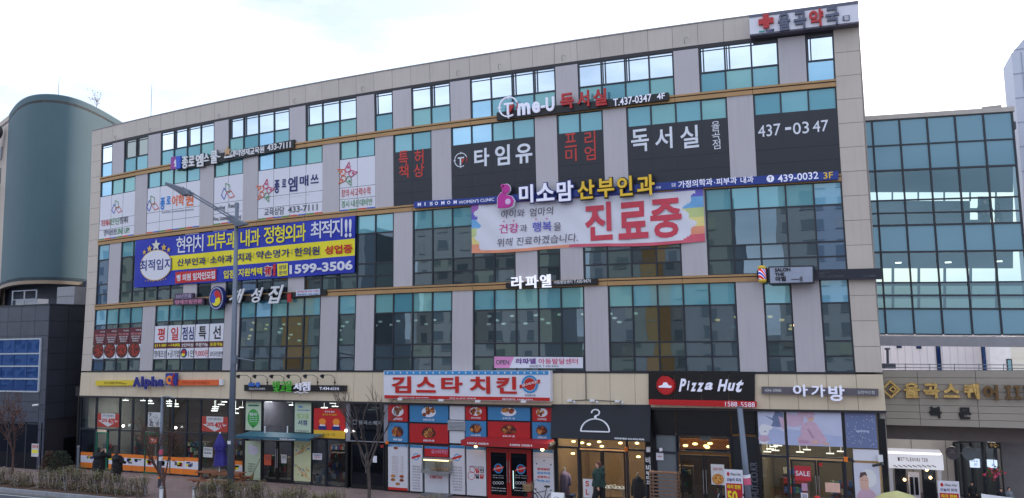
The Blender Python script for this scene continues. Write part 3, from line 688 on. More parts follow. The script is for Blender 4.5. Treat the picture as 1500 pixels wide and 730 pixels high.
text('피부과', RC(1049, 261.8, 1079.5, 269, Yc-.01), Yc-.015, M_ledw, S, bold=.015); text('내과', RC(1084.5, 259.5, 1104, 267.5, Yc-.01), Yc-.015, M_ledw, S, bold=.015)
p = F(1128.5, 262, Yc); mb = MB(); mb.disc((p.x, p.z), .15, .15, Yc-.02, .02); build('phone_disc', mb, M_ledw, S); text('T', (p.x-.06, p.z-.08, p.x+.06, p.z+.08), Yc-.03, M_navy, S, bold=.02)
text('439-0032', RC(1139, 256.8, 1199, 262, Yc-.01), Yc-.015, M_ledw, S, bold=.01); text('3F', RC(1206, 253, 1220.5, 261, Yc-.01), Yc-.015, mat('yellow_letter', (228, 186, 50)), S, bold=.01)
c = F(740, 290, Yc-.2)
def blob(mb, c, pts, s, y, d, m=0): mb.prism([(c.x+a*s, y, c.z+b*s) for a, b in pts], (0, d, 0), m)
MOTHER = [(-.9, -1.1), (-.9, .1), (-.55, .55), (-.15, .7), (.1, .35), (.75, .1), (1.05, -.4), (.85, -.95), (.3, -1.15)]
for g, y, m in ((1.14, Yc-.18, M_white), (1.0, Yc-.24, M_mag)):
    mb = MB(); blob(mb, c, [(a*g, b*g) for a, b in MOTHER], .42, y, .08); mb.disc((c.x+.05, c.z+.42), .2*g, .22*g, y, .08, 0, 18); mb.disc((c.x-.12, c.z+.58), .09*g, .08*g, y, .08, 0, 12)
    build('mother_emblem', mb, m, S)
mb = MB(); mb.disc((c.x+.16, c.z-.2), .14, .14, Yc-.26, .03, 0, 18); build('child_emblem', mb, mat('pale_pink', (226, 190, 226), .5), S)

# --- blue and yellow banner, 3rd floor
S = sign('leasing_banner', 'large blue and yellow leasing banner with white oval and gold stars', 360, 370, -.05, cat='banner')
Yb = -.12
pb = [F(*q, Yb) for q in ((198.8, 352.8), (520.4, 316), (519, 399.8), (196, 421.6))]
def bb(a, b, y=Yb):
    p = (pb[3]*(1-a)+pb[2]*a)*(1-b)+(pb[0]*(1-a)+pb[1]*a)*b
    w = .016*math.sin(a*31+b*7)+.012*math.sin(a*13-b*9)
    return (p.x, y+w, p.z+.03*math.sin(math.pi*a*6)*(b-.5))
mb = MB(); nx, ny = 60, 20
for i in range(nx):
    for j in range(ny):
        a, b = i/nx, j/ny
        m = 1 if (a > .13 and 6 <= j < 11.5) else 0
        mb.poly([bb(a, b), bb(a+1/nx, b), bb(a+1/nx, b+1/ny), bb(a, b+1/ny)], m)
build('cloth', mb, [M_blue, M_yellow], S)
mb = MB(); mb.prism([(p.x, Yb+.05, p.z) for p in (pb[3], pb[2], pb[1], pb[0])], (0, .004, 0)); build('cloth_back', mb, M_blue, S)
Yt = Yb-.04
def bt(s, q, m, bold=.02, par=S, **k): return text(s, RC(*q, Yt), Yt, m, par, d=.005, bold=bold, **k)
for s, q in (('현', (258.5, 347.5, 271, 370)), ('위', (272, 346, 284.5, 369.5)), ('치', (285.5, 344.5, 297.5, 368))): bt(s, q, M_white, .012)
for s, q in (('피', (303.8, 343, 316.5, 365.5)), ('부', (317.5, 341, 330.5, 363.5)), ('과', (331.5, 340, 344.5, 363)), ('내', (352.5, 337.5, 365.5, 361)), ('과', (367, 336, 380.5, 360))): bt(s, q, M_yellow, .015)
for i, s in enumerate('정형외과'): bt(s, (386.5+15.6*i, 332.5-1.4*i, 401+15.6*i, 356.5-1.2*i), M_yellow, .015)
for i, s in enumerate('최적지'): bt(s, (455+15.7*i, 325.5-2*i, 470+15.7*i, 349-1.4*i), M_white, .015)
bt('!!', (505, 321.5, 515, 347.5), M_white, .03)
for s, q in (('산부인과', (259.5, 379.5, 301, 387.5)), ('소아과', (307.5, 375.5, 340, 384.5)), ('치과', (348, 371, 368.5, 382.5)), ('약손명가', (375, 368, 424, 376.5)), ('한의원', (431, 363.5, 468, 373.5))): bt(s, q, M_navy, .02)
bt('성업중', (475.5, 360.5, 516, 370.5), M_red, .03)
mb = MB()
for u, v, h in ((304.5, 381, 7), (343.8, 377.5, 7), (371.5, 374.5, 7), (427.5, 369, 7), (383.8, 347, 10)): p = F(u, v, Yt); mb.box(p.x-.012, Yt, p.z-h*.022, p.x+.012, Yt+.005, p.z+h*.022)
build('divider', mb, M_greyp, S)
q = [F(*x, Yt) for x in ((256.8, 399), (317, 394), (316.8, 411), (256.6, 415.5))]
mb = MB(); mb.prism([q[3], q[2], q[1], q[0]], (0, .004, 0)); build('red_box', mb, M_red, S)
text('병 의원 임차인모집', RC(259, 403.3, 315, 407, Yt), Yt-.006, M_white, S, d=.004, bold=.03) if False else text('병 의원 임차인모집', [F(259, 402.5, Yt), F(315, 396.8, Yt), F(315, 408.5, Yt), F(259, 412.5, Yt)], Yt-.006, M_white, S, d=.004, bold=.03)
bt('입점', (327.5, 396.5, 343.5, 407.5), M_yellow, .025); bt('지원혜택', (349, 394, 384, 403.5), M_yellow, .025)
text('有', RC(386.5, 389.5, 398, 404, Yt), Yt+.004, M_white, S, d=.003, bold=.09, grow=.05); bt('有', (386.5, 389.5, 398, 404), M_red, .03)
bt('!', (399.5, 386.5, 404, 404.5), M_red, .06)
mb = MB(); q = [F(*x, Yt) for x in ((406, 386.8), (421.5, 385.6), (421.5, 403.5), (406.5, 405))]; mb.prism([q[3], q[2], q[1], q[0]], (0, .004, 0)); build('yellow_box', mb, M_yellow, S)
text('상담', RC(408.5, 388.5, 419.5, 394.5, Yt), Yt-.006, M_navy, S, d=.004, bold=.02); text('문의', RC(408.5, 397, 419.5, 402.5, Yt), Yt-.006, M_navy, S, d=.004, bold=.02)
text('1599-3506', [F(424, 388.3, Yt), F(516.5, 381, Yt), F(516.5, 395.3, Yt), F(424, 402.3, Yt)], Yt, M_white, S, d=.005, bold=.035)
p = F(228, 388.7, Yt); mb = MB(); mb.disc((p.x, p.z), 1.24, .9, Yt+.004, .004, 0, 40); build('oval_rim', mb, mat('oval_gold', (214, 170, 80), .5), S)
mb = MB(); mb.disc((p.x, p.z), 1.19, .86, Yt-.001, .004, 0, 40); build('oval', mb, M_white, S)
text('최적입지', RC(205, 381.5, 251, 394.5, Yt-.01), Yt-.008, mat('oval_blue', (30, 50, 130), .5), S, d=.004, bold=.02)
mg_, ms_ = mat('star_gold', (222, 180, 70), .4), mat('star_silver', (222, 216, 200), .4)
for (u, v, r) in ((228.7, 359.5, .36), (219, 364.7, .22), (240, 362.5, .22), (211.5, 369.8, .16), (247, 366, .16)): p = F(u, v, Yt-.01); mb = MB(); star(mb, (p.x, p.z), r, Yt-.014-.002*(r > .3), .004, 0, .45); build('star', mb, ms_ if r > .3 else mg_, S)
mb = MB()
for i in range(9):
    if i == 4: continue
    p = F(213+3.7*i, 411.5-.3*i+(4-abs(i-4))*.5, Yt-.01); star(mb, (p.x, p.z), .05, Yt-.006, .004, 0, .45)
build('star_row', mb, mg_, S, kind='stuff')

# --- restaurant sign between 2F and 3F
S = sign('restaurant_sign', 'black restaurant sign with white brush script and round three-colour swirl emblem', 370, 435, -.2)
build('backboard', quadmb((298, 438), (478, 425), (478, 432.5), (298, 447), -.14, .12, n=3), M_black, S)
M_plum = mat('plum_board', (70, 50, 74), .4)
mb = quadmb((256, 430.5), (283, 429.5), (283, 438.5), (256, 438.8), -.26, .14); quadmb((253.5, 437.5), (298.3, 436.3), (298.3, 446.5), (253.5, 447.5), -.265, .14, mb); build('name_board', mb, M_plum, S)
text('50년전통', RC(257.5, 431.5, 280.5, 437, -.28), -.28, mat('lilac', (176, 160, 190), .5), S, bold=.02); text('명태조림전문', RC(256.5, 440, 296, 444.5, -.28), -.285, mat('pink_letter', (204, 130, 160), .5), S, bold=.03)
p = F(317, 437, -.34); mb = MB(); mb.disc((p.x, p.z), .53, .66, -.36, .22, 0, 32); build('emblem_rim', mb, M_navy, S)
mb = MB(); rings(mb, (0, 0), .0, .01, 0, .01, 0, 3); mb = MB()
for k in range(36):
    a = R_(k*10); rr = .47; mb.box(p.x+rr*.97*math.cos(a)-.022, -.37, p.z+rr*1.22*math.sin(a)-.026, p.x+rr*.97*math.cos(a)+.022, -.36, p.z+rr*1.22*math.sin(a)+.026)
build('rim_lettering', mb, M_whitep, S)
mb = MB(); cols3 = 3
for s_ in range(3):
    a0 = 90+120*s_; pts = []
    for k in range(13): t = a0+120*k/12; pts.append((.36*math.cos(R_(t)), .43*math.sin(R_(t))))
    for k in range(9): t = a0+120+40*math.sin(math.pi*k/9); r = .36*(1-k/9); pts.append((r*math.cos(R_(t)), r*1.2*math.sin(R_(t))))
    for k in range(1, 9): t = a0+40*math.sin(math.pi*k/9); r = .36*k/9; pts.append((r*math.cos(R_(t)), r*1.2*math.sin(R_(t))))
    mb.prism([(p.x+a, -.375-s_*.002, p.z+b) for a, b in pts], (0, .02, 0), s_)
build('swirl', mb, [mat('swirl_blue', (50, 80, 190), .4), M_yellow, M_red], S, recalc=True)
for s, q in (('개', (336, 424, 358, 443.5)), ('성', (368, 422, 385, 443)), ('집', (393, 418.5, 415, 444))):
    text(s, RC(q[0]-1, q[1]+1, q[2]-1, q[3]+1, -.3), -.26, M_black, S, d=.06, bold=.06, shear=.35, name='letter_backing')
    text(s, RC(*q, -.34), -.34, M_whitep, S, d=.06, bold=.02, shear=.35, name='letter')
build('small_plate', quadmb((420.6, 430.5), (426, 430), (426, 442.5), (420.6, 443), -.2, .05), M_redsign, S)
build('phone_plate', quadmb((433.6, 425.5), (468, 423.3), (468, 432), (433.6, 434), -.2, .06), mat('pale_blue_plate', (196, 206, 226), .4), S)
text('예약문의 430-1258', RC(435.5, 426.2, 466.5, 427.7, -.2), -.205, M_red, S, bold=.01, d=.008); text('배달문의 1300-0482', RC(435.5, 430.6, 466.5, 432, -.2), -.205, M_navy, S, bold=.01, d=.008)

# --- child centre sign + banner
S = sign('child_centre_sign', 'black strip sign with three bright white block letters above the middle second floor windows', 808, 415, -.2)
build('backboard', quadmb((741, 414.6), (875.3, 408.6), (875.3, 417), (741, 422.5), -.18, .14, n=2), M_black, S)
letters(S, [('라', (748.5, 405, 766, 423)), ('파', (769.5, 403.8, 788, 422)), ('엘', (790.5, 402.5, 807, 421))], -.3, mat('lit_letter', (235, 235, 245), .4, 0, emit=.35), d=.1, bold=.015)
text('아동발달센터', RC(811.5, 411.5, 838.5, 415.3, -.18), -.195, M_whitep, S, bold=.01); text('T.430-9474', RC(840.5, 410.2, 865.5, 414.2, -.18), -.195, M_whitep, S, bold=.01)
S = sign('open_banner', 'small white and pink OPEN banner at the bottom of the second floor glass', 789, 531, -.03, cat='banner')
build('cloth', quadmb((724, 522.6), (854, 523.6), (854, 539.6), (724, 539.2), -.02, .02), M_white, S)
mb = MB(); q = [F(*x, -.02) for x in ((724, 539), (746, 539.2), (753, 522.9), (724, 522.7))]; mb.prism([(a.x, -.024, a.z) for a in q], (0, .003, 0)); build('pink_field', mb, mat('open_pink', (222, 140, 190), .5), S)
text('OPEN', RC(726.3, 527.5, 745.8, 534.5, -.03), -.03, M_greyp, S, bold=.02); text('라파엘', RC(755.5, 525.3, 785, 533.3, -.03), -.03, mat('deep_purple', (110, 50, 140), .5), S, bold=.03)
text('아동발달센터', RC(789, 525.5, 846.5, 533.6, -.03), -.03, mat('rose', (206, 60, 110), .5), S, bold=.01); text('상담문의 T.430-9474', RC(775, 534.8, 818, 538.4, -.03), -.03, M_greyp, S, bold=0)

# --- salon sign, barber pole
S = sign('salon_sign', 'grey lightbox salon sign with scissors on a long dark strip', 1180, 404, -.3)
build('strip', quadmb((1120, 397), (1291.5, 393), (1291.5, 409), (1120, 411), -.24, .2, n=3), mat('dark_navy_strip', (34, 36, 52), .4), S)
build('sign_box', quadmb((1125.5, 390.5), (1192, 388.8), (1192.5, 415.2), (1126.5, 417), -.6, .42), M_trim, S)
build('sign_face', quadmb((1127.5, 392.4), (1190, 390.9), (1190.5, 413.3), (1128.5, 415), -.62, .02), mat('lightbox_grey', (158, 164, 182), .4), S)
text('SALON', RC(1134.8, 393.2, 1158, 397.5, -.62), -.64, M_black, S, bold=.04, d=.02); text('THE', RC(1135, 400, 1149, 404.2, -.62), -.64, M_black, S, bold=.04, d=.02); text('마힐', RC(1136, 405.5, 1151.5, 412, -.62), -.64, M_black, S, bold=.04, d=.02)
p = F(1165, 409.3, -.63); mb = MB(); mb.box(p.x-.15, -.64, p.z-.012, p.x+.16, -.62, p.z+.012); rings(mb, (p.x+.22, p.z+.05), .03, .05, -.64, .02, 0, 12); rings(mb, (p.x+.22, p.z-.05), .03, .05, -.64, .02, 0, 12); build('scissors_mark', mb, M_black, S)
text('HAIR CUT', RC(1200, 398.5, 1216, 400.5, -.25), -.25, M_greyp, S, bold=0); text('PERM', RC(1200, 401.5, 1208, 403.3, -.25), -.25, M_greyp, S, bold=0); text('HAIR CLINIC MAKING', RC(1200, 404.3, 1236, 406, -.25), -.25, M_greyp, S, bold=0)
text('437-0085', RC(1264, 403.3, 1283, 405.5, -.25), -.25, M_greyp, S, bold=0)
S = sign('barber_pole', 'glowing barber pole lamp with yellow caps left of the salon sign', 1116, 402, -.5, cat='barber pole')
p = F(1116.5, 402, -.5); h = .36
mb = MB(); mb.tube([(p.x, -.5, p.z-h*.7), (p.x, -.5, p.z+h*.7)], .15, 16)
m = bpy.data.materials.new('barber_stripe'); m.use_nodes = True; n = m.node_tree; w_ = n.nodes.new('ShaderNodeTexWave'); w_.bands_direction = 'DIAGONAL'; w_.inputs['Scale'].default_value = 2.2
r_ = n.nodes.new('ShaderNodeValToRGB'); r_.color_ramp.interpolation = 'CONSTANT'; r_.color_ramp.elements[0].color = srgb((200, 40, 50)); r_.color_ramp.elements[1].position = .35; r_.color_ramp.elements[1].color = srgb((235, 235, 235)); e_ = r_.color_ramp.elements.new(.72); e_.color = srgb((60, 70, 180))
tcn = n.nodes.new('ShaderNodeTexCoord'); n.links.new(tcn.outputs['Object'], w_.inputs[0]); n.links.new(w_.outputs['Fac'], r_.inputs[0]); n.links.new(r_.outputs[0], n.nodes['Principled BSDF'].inputs['Base Color']); n.links.new(r_.outputs[0], n.nodes['Principled BSDF'].inputs['Emission Color']); n.nodes['Principled BSDF'].inputs['Emission Strength'].default_value = .35
build('striped_cylinder', mb, m, S, smooth=True)
mb = MB(); mb.ball((p.x, -.5, p.z-h*.72), (.17, .17, .11)); mb.ball((p.x, -.5, p.z+h*.72), (.17, .17, .11)); build('end_cap', mb, mat('pole_yellow', (226, 190, 60), .4), S, smooth=True)
mb = MB(); mb.box(p.x-.22, -.42, p.z-.16, p.x-.16, -.1, p.z+.16); mb.box(p.x-.2, -.48, p.z-.03, p.x+.05, -.35, p.z+.03); build('bracket', mb, M_black, S)

# ================================================================= GROUND FLOOR SIGNS
Ys = -.25
def strip(name, label, quad, y, m, cat='sign', d=.14, n=2):
    p = F(quad[0][0], quad[0][1], y); S = thing(name, label, cat, (p.x, y, p.z)); build('backboard', quadmb(*quad, y, d, n=n), m, S); return S
S = strip('stationery_sign', 'yellow and orange strip sign with big navy Alpha letters and swirl logo', ((139.8, 557.8), (196, 557.2), (196, 565), (139.8, 565.2)), -.16, mat('sign_yellow', (224, 196, 52), .4))
build('backboard', quadmb((252, 557), (321, 556.6), (321, 564.6), (252, 564.8), -.16, .14), mat('sign_orange', (228, 104, 52), .4), S)
build('end_box', quadmb((321, 556), (325, 556), (325, 564.6), (321, 564.6), -.18, .16), M_whitep, S)
text('문구생활·편의Shop·', RC(153, 559.3, 185, 563.6, -.17), -.175, mat('faint_olive', (150, 130, 50), .5), S, bold=0)
text('전산소모품·디지털문구', RC(267, 558.5, 307, 562.8, -.17), -.175, mat('faint_red', (190, 70, 40), .5), S, bold=0)
M_alpha = mat('alpha_navy', (44, 46, 130), .4)
for s, q in zip('Alpha', ((194.5, 552.5, 204.5, 567), (206.5, 551.5, 209, 567), (211.5, 555.5, 219.5, 570.5), (221.5, 551.5, 229, 566.5), (231, 555.5, 238.5, 566.5))):
    text(s, RC(q[0]+.4, q[1]-.6, q[2]+1.2, q[3]+.6, -.22), -.22, M_whitep, S, d=.05, bold=.07, name='letter_backing'); text(s, RC(*q, -.3), -.3, M_alpha, S, d=.08, bold=.04, name='letter')
build('logo_board', quadmb((242.5, 547), (259, 546.5), (257.5, 565), (242.5, 565), -.3, .12), mat('logo_blue', (40, 60, 150), .4), S)
p = F(248.5, 557, -.3); mb = MB(); rings(mb, (p.x, p.z), .12, .25, -.33, .03, 0, 20); build('swirl', mb, mat('sign_orange2', (240, 140, 50), .4), S)
mb = MB(); mb.prism([(p.x+.1, -.34, p.z-.12), (p.x+.2, -.34, p.z-.3), (p.x+.34, -.34, p.z-.3), (p.x+.22, -.34, p.z), (p.x+.42, -.34, p.z+.34), (p.x+.3, -.34, p.z+.36)], (0, .03, 0)); build('swirl_tail', mb, M_redsign, S)
# bookshop sign
S = strip('bookshop_sign', 'black strip sign of the bookshop with green and white Korean letters below six gooseneck lamps', ((357.5, 564), (505.6, 565), (505.6, 574), (357.5, 573)), -.2, M_black, d=.18)
text('EBS', RC(364.5, 561, 373, 566, -.22), -.24, mat('ebs_blue', (60, 110, 200), .4), S, d=.06, bold=.04); p = F(378, 563.5, -.22); mb = MB(); mb.disc((p.x, p.z), .13, .13, -.25, .05); build('logo', mb, MATS['ebs_blue'], S)
text('국정교과서 판매처', RC(364.5, 568, 388, 571.6, -.21), -.215, M_whitep, S, bold=0)
for s, q in (('빛', (399.5, 558.5, 408.5, 575)), ('고', (410, 559.5, 417, 573)), ('을', (418, 558, 426.5, 574.5))): text(s, RC(*q, -.3), -.3, mat('lime_letter', (84, 190, 60), .4), S, d=.09, bold=.012, name='letter')
for s, q in (('서', (429.5, 561, 440, 572.5)), ('점', (441.5, 559.5, 453, 572.5))): text(s, RC(*q, -.3), -.3, M_ledw, S, d=.09, bold=.012, name='letter')
p = F(441, 575.5, -.28); mb = MB()
for sg in (-1, 1): mb.tube([(p.x+sg*.42, -.28, p.z), (p.x+sg*.2, -.28, p.z+.05), (p.x, -.28, p.z-.03)], .02, 5)
build('book_mark', mb, M_ledw, S)
text('T.434-6514', RC(468, 567, 496.5, 571.8, -.21), -.215, M_ledw, S, bold=.02)
gl0 = None
for k, u in enumerate((366.5, 390.5, 415, 439.5, 464, 489)):
    p = F(u, 559, -.02)
    if gl0 is None:
        gl0 = thing('gooseneck_lamp', '', 'lamp', (p.x, -.02, p.z), group='gooseneck lamps above the bookshop sign')
        mb = MB(); mb.tube([(p.x+.05, -.02, p.z-.2), (p.x+.05, -.06, p.z+.2), (p.x+.02, -.3, p.z+.34), (p.x-.06, -.55, p.z+.36), (p.x-.14, -.66, p.z+.34)], .014, 6); mb.disc((p.x+.05, p.z-.05), .05, .05, -.03, .02); build('arm', mb, M_black, gl0)
        mb = MB(); mb.tube([(p.x-.14, -.66, p.z+.37), (p.x-.16, -.72, p.z+.33), (p.x-.18, -.78, p.z+.27)], [.03, .09, .12], 12); build('lamp_shade', mb, M_black, gl0)
        g = gl0; x0_ = p
    else: g = dup(gl0, (p.x-x0_.x, 0, p.z-x0_.z))
    g['label'] = ['leftmost', 'second from left', 'third from left', 'fourth from left', 'fifth from left', 'rightmost'][k]+' of the six black gooseneck lamps above the bookshop sign'
# chicken shop sign
M_rv = mat('chicken_red', (190, 34, 28), .45)
S = thing('chicken_shop_sign', 'wide white chicken shop sign with big red letters and blue star border', 'sign', tuple(F(562, 585, -.3)))
build('sign_box', quadmb((562, 543.5), (806, 543.5), (806.5, 588.5), (562, 584.3), -.35, .3, n=3), M_white, S)
build('blue_border', quadmb((563, 543.8), (803, 543.8), (803, 548.9), (563, 549), -.37, .02), M_sky, S)
mb = MB()
for k in range(25): p = F(567.5+9.55*k, 546.3, -.38); star(mb, (p.x, p.z), .06, -.38, .01)
build('star_row', mb, M_whitep, S, kind='stuff')
build('red_strip', quadmb((563, 579), (805, 582.8), (805.5, 587.8), (563, 583.8), -.37, .02), M_rv, S)
text('광산도시점 434-9929', RC(584, 581.5, 628, 583.8, -.38), -.385, M_whitep, S, bold=.02); text('치킨 & 호프 전문점', RC(658, 582.5, 697, 585, -.38), -.385, M_whitep, S, bold=.02); text('체인문의 1588-3376', RC(735, 583.8, 781, 587, -.38), -.385, M_whitep, S, bold=.02)
for s, q in (('김', (573.8, 551.5, 602, 576)), ('스', (610, 552, 638, 575.5)), ('타', (646.5, 551.5, 677.5, 576)), ('치', (688, 551.5, 718, 577)), ('킨', (727, 552, 757, 577))): text(s, RC(*q, -.37), -.40, M_rv, S, d=.05, bold=.03, name='letter')
def round_logo(u, v, y, r, par, ribbon=True, txt='김스타치킨'):
    p = F(u, v, y); mb = MB(); rings(mb, (p.x, p.z), r*.78, r, y-.002, .006, 0, 24); build('logo_ring', mb, M_sky, par)
    mb = MB(); mb.disc((p.x, p.z), r*.68, r*.68, y-.002, .006); build('logo_disc', mb, M_rv, par)
    mb = MB(); a = .22; mb.prism([(p.x-1.25*r, y-.006, p.z-.5*r), (p.x+1.25*r, y-.006, p.z+.15*r), (p.x+1.25*r, y-.006, p.z+.55*r), (p.x-1.25*r, y-.006, p.z-.1*r)], (0, .004, 0)); build('logo_ribbon', mb, M_rv, par)
    q = [Vector((p.x-.95*r, y, p.z+.0*r)), Vector((p.x+.95*r, y, p.z+.42*r)), Vector((p.x+.95*r, y, p.z+.14*r)), Vector((p.x-.95*r, y, p.z-.30*r))]
    text(txt, q, y-.01, M_whitep, par, d=.004, bold=.03)
round_logo(776, 563, -.38, .40, S)
text('일반음식점', RC(769, 578, 784, 580.5, -.38), -.385, M_greyp, S, bold=0)
flood = None
for k, (u, v) in enumerate(((586, 585), (646, 586.5), (700, 588), (767, 588.5))):
    p = F(u, v, -.55)
    if not flood:
        flood = thing('sign_floodlight', '', 'floodlight', tuple(p), group='small white floodlights under the chicken shop sign'); pf = p
        mb = MB(); mb.box(p.x-.12, -.6, p.z-.05, p.x+.12, -.5, p.z+.05); build('head', mb, M_whitep, flood); mb = MB(); mb.tube([(p.x, -.5, p.z), (p.x, -.2, p.z-.05)], .015, 5); build('arm', mb, M_grey, flood); g = flood
    else: g = dup(flood, p-pf)
    g['label'] = ['leftmost', 'second', 'third', 'rightmost'][k]+' small white floodlight under the red strip of the chicken sign'
# lights and conduit above the hanger awning
S = thing('spotlight_rail', 'dark conduit with three small white spotlights above the hanger awning', 'spotlights', tuple(F(858, 586, -.1)))
p = [F(858, 545, -.04), F(858.5, 586, -.04), F(834, 587.5, -.06), F(912, 588.5, -.06)]
mb = MB(); mb.tube([p[0], p[1]], .018, 6); mb.tube([p[2], p[1], p[3]], .018, 6); build('conduit', mb, M_trim, S)
for u, v in ((835, 587), (868, 587), (905, 588)): p = F(u, v, -.12); mb = MB(); mb.box(p.x-.11, -.2, p.z-.04, p.x+.09, -.07, p.z+.05); mb.tube([(p.x+.2, -.12, p.z-.03), (p.x+.24, -.22, p.z-.09)], [.04, .06], 8); build('spotlight', mb, M_whitep, S)
# pizza restaurant sign
S = thing('pizza_sign', 'black pizza restaurant fascia with white Pizza Hut script, red roof logo and red phone strip', 'sign', tuple(F(950, 592, -.2)))
for a, b in ((950, 987), (988, 1026.5), (1027.5, 1066.5), (1067.5, 1105.6)): build('black_panel', quadmb((a, 544.5), (b, 544.8), (b, 588.5), (a, 585.8), -.09, .1), mat('gloss_black', (24, 24, 28), .25), S)
mb = quadmb((950.4, 585.6), (1107.6, 588.6), (1107.6, 597.2), (950.4, 593), -.32, .26, n=2)
for k in range(40):
    u = 951+3.9*k
    if u > 1058: break
    q = RC(u, 587+(u-950)*.019, u+.8, 592.5+(u-950)*.027, -.33); mb.rect(q, -.335, .02)
build('red_strip', mb, M_red, S)
text('1588', RC(1062.3, 588.6, 1080, 595.9, -.33), -.34, M_ledw, S, bold=-.004); text('5588', RC(1085, 589.3, 1105.8, 596.7, -.33), -.34, M_ledw, S, bold=-.004)
p = F(975.4, 564.5, -.2); mb = MB(); mb.disc((p.x, p.z), .36, .38, -.24, .08, 0, 28); rings(mb, (p.x, p.z), .39, .41, -.2, .04, 0, 24, 100, 400); build('logo_disc', mb, M_red, S)
mb = MB(); mb.prism([(p.x-.3, -.26, p.z-.09), (p.x+.22, -.26, p.z-.11), (p.x+.27, -.26, p.z-.03), (p.x+.13, -.26, p.z+.0), (p.x+.05, -.26, p.z+.12), (p.x-.08, -.26, p.z+.12), (p.x-.14, -.26, p.z+.01), (p.x-.3, -.26, p.z-.04)], (0, .02, 0)); build('roof_logo', mb, M_ledw, S)
for s, q, sh in (('P', (993.5, 555, 1005.5, 574), .35), ('i', (1005.5, 558, 1010.5, 572), .35), ('z', (1011, 561, 1021, 573.5), .4), ('z', (1020, 561, 1031.5, 574), .4), ('a', (1031.5, 560.5, 1044, 571.5), .35), ('H', (1050, 556, 1067, 573.5), .35), ('u', (1065.5, 561, 1077.5, 573), .35), ('t', (1077, 556.5, 1090, 575), .45)): text(s, RC(*q, -.2), -.2, M_ledw, S, d=.07, bold=.03, shear=sh, name='letter')
# baby shop sign
S = strip('baby_shop_sign', 'grey strip sign of the baby clothes shop with three rounded white Korean letters', ((1115.4, 566.6), (1286.7, 570), (1286.7, 580.3), (1115.4, 577)), -.2, mat('taupe_strip', (98, 92, 100), .4))
text('434-3900', RC(1120, 570, 1144.5, 574.3, -.21), -.215, M_whitep, S, bold=0); text('김천덕산점', RC(1256, 572.5, 1281, 577.5, -.21), -.215, M_whitep, S, bold=0)
for s, q in (('아', (1161, 563.5, 1183.6, 581)), ('가', (1187.6, 564, 1209, 582)), ('방', (1213, 565, 1238, 588))): text(s, RC(*q, -.32), -.32, M_ledw, S, d=.1, bold=.025, name='letter')

# ================================================================= SHOPFRONTS (parts of the building)
YS = .28
ZC = F(600, 589, YS).z
def xs_of(us, v=600, y=YS): return [F(u, v, y).x for u in us]
def shopwin(us, z0, z1, gm=G_shop, tr=(), y=YS, fr=M_frame, fw=.05, v=600, nm='shop_window'):
    xs = xs_of(us, v, y) if us[0] > 60 else us
    f = MB()
    zs = [z0]+list(tr)+[z1]
    for i, x in enumerate(xs):
        for a, b in zip(zs[:-1], zs[1:]): f.box(x-fw, y-.02, a, x+fw, y+.08, b)
    for a, b in zip(xs[:-1], xs[1:]):
        for k, z in enumerate(zs):
            h = .045; f.box(a+fw, y-.015, z if k == 0 else z-h, b-fw, y+.07, z+h if k < len(zs)-1 else z)
    w = build(nm, f, fr, B)
    for a, b in zip(xs[:-1], xs[1:]):
        for c_, d_ in zip(zs[:-1], zs[1:]):
            t = random.uniform(-.004, .004); mb = MB(); mb.prism([(a+.01, y+.03+t, c_+.01), (b-.01, y+.03, c_+.01), (b-.01, y+.03, d_-.01), (a+.01, y+.03+t, d_-.01)], (0, .012, 0)); build('pane', mb, gm, w)
    return w
def door(x0, x1, z1, leafs=2, fr=M_frame, gm=G_shop, y=YS, handle='bar', fw=.07):
    w = (x1-x0)/leafs
    for k in range(leafs):
        a, b = x0+w*k+.01, x0+w*(k+1)-.01
        f = MB(); f.box(a, y-.03, .02, a+fw, y+.05, z1); f.box(b-fw, y-.03, .02, b, y+.05, z1); f.box(a+fw, y-.028, .02, b-fw, y+.05, .2); f.box(a+fw, y-.028, z1-fw, b-fw, y+.05, z1)
        d = build('door', f, fr, B)
        mb = MB(); mb.box(a+fw, y+.0, .2, b-fw, y+.012, z1-fw); build('pane', mb, gm, d)
        hx = (b-.05 if k == 0 else a+.05) if leafs > 1 else b-.1
        mb = MB(); mb.tube([(hx, y-.03, .8), (hx, y-.1, .8), (hx, y-.1, 1.75), (hx, y-.03, 1.75)], .018, 6); build('handle', mb, mat('steel_bar', (190, 192, 196), .25, metal=.8), d)
def partbox(name, r, y, d, m, par=None): mb = MB(); mb.rect(r, y, d); return build(name, mb, m, par or B)
# rooms
def room(x0, x1, wall, floor, depth=6.5, seed=0, shelves=None):
    mb = MB(); mb.box(x0, depth, 0, x1, depth+.1, 4.9); mb.box(x0, .5, 0, x0+.08, depth, 4.6); mb.box(x1-.08, .5, 0, x1, depth, 4.6); build('shop_wall', mb, wall, B)
    mb = MB(); mb.box(x0+.09, .45, .0, x1-.09, depth-.01, .03); build('shop_floor', mb, floor, B)
    mb = MB(); mb.box(x0+.09, .3, 4.62, x1-.09, depth-.01, 4.68); build('shop_ceiling', mb, mat('ceiling_board', (150, 146, 140), .8, .05), B)
    rnd = random.Random(seed)
    if shelves:
        x = x0+.5
        while x < x1-1.2:
            w = rnd.uniform(.8, 1.3); yy = rnd.choice((1.6, 2.8, 4.2)); h = rnd.uniform(1.0, 1.9)
            mb = MB(); mb.box(x, yy, .04, x+w, yy+.4, h, 0)
            for q in range(3): 
                zz = .3+q*h/3.2; xx = x+.05
                while xx < x+w-.15:
                    ww = rnd.uniform(.06, .18); mb.box(xx, yy-.12, zz, xx+ww, yy-.01, zz+rnd.uniform(.12, .28), rnd.randrange(1, len(shelves))); xx += ww+.02
            build('display_shelf', mb, shelves, B); x += w+rnd.uniform(.3, .9)
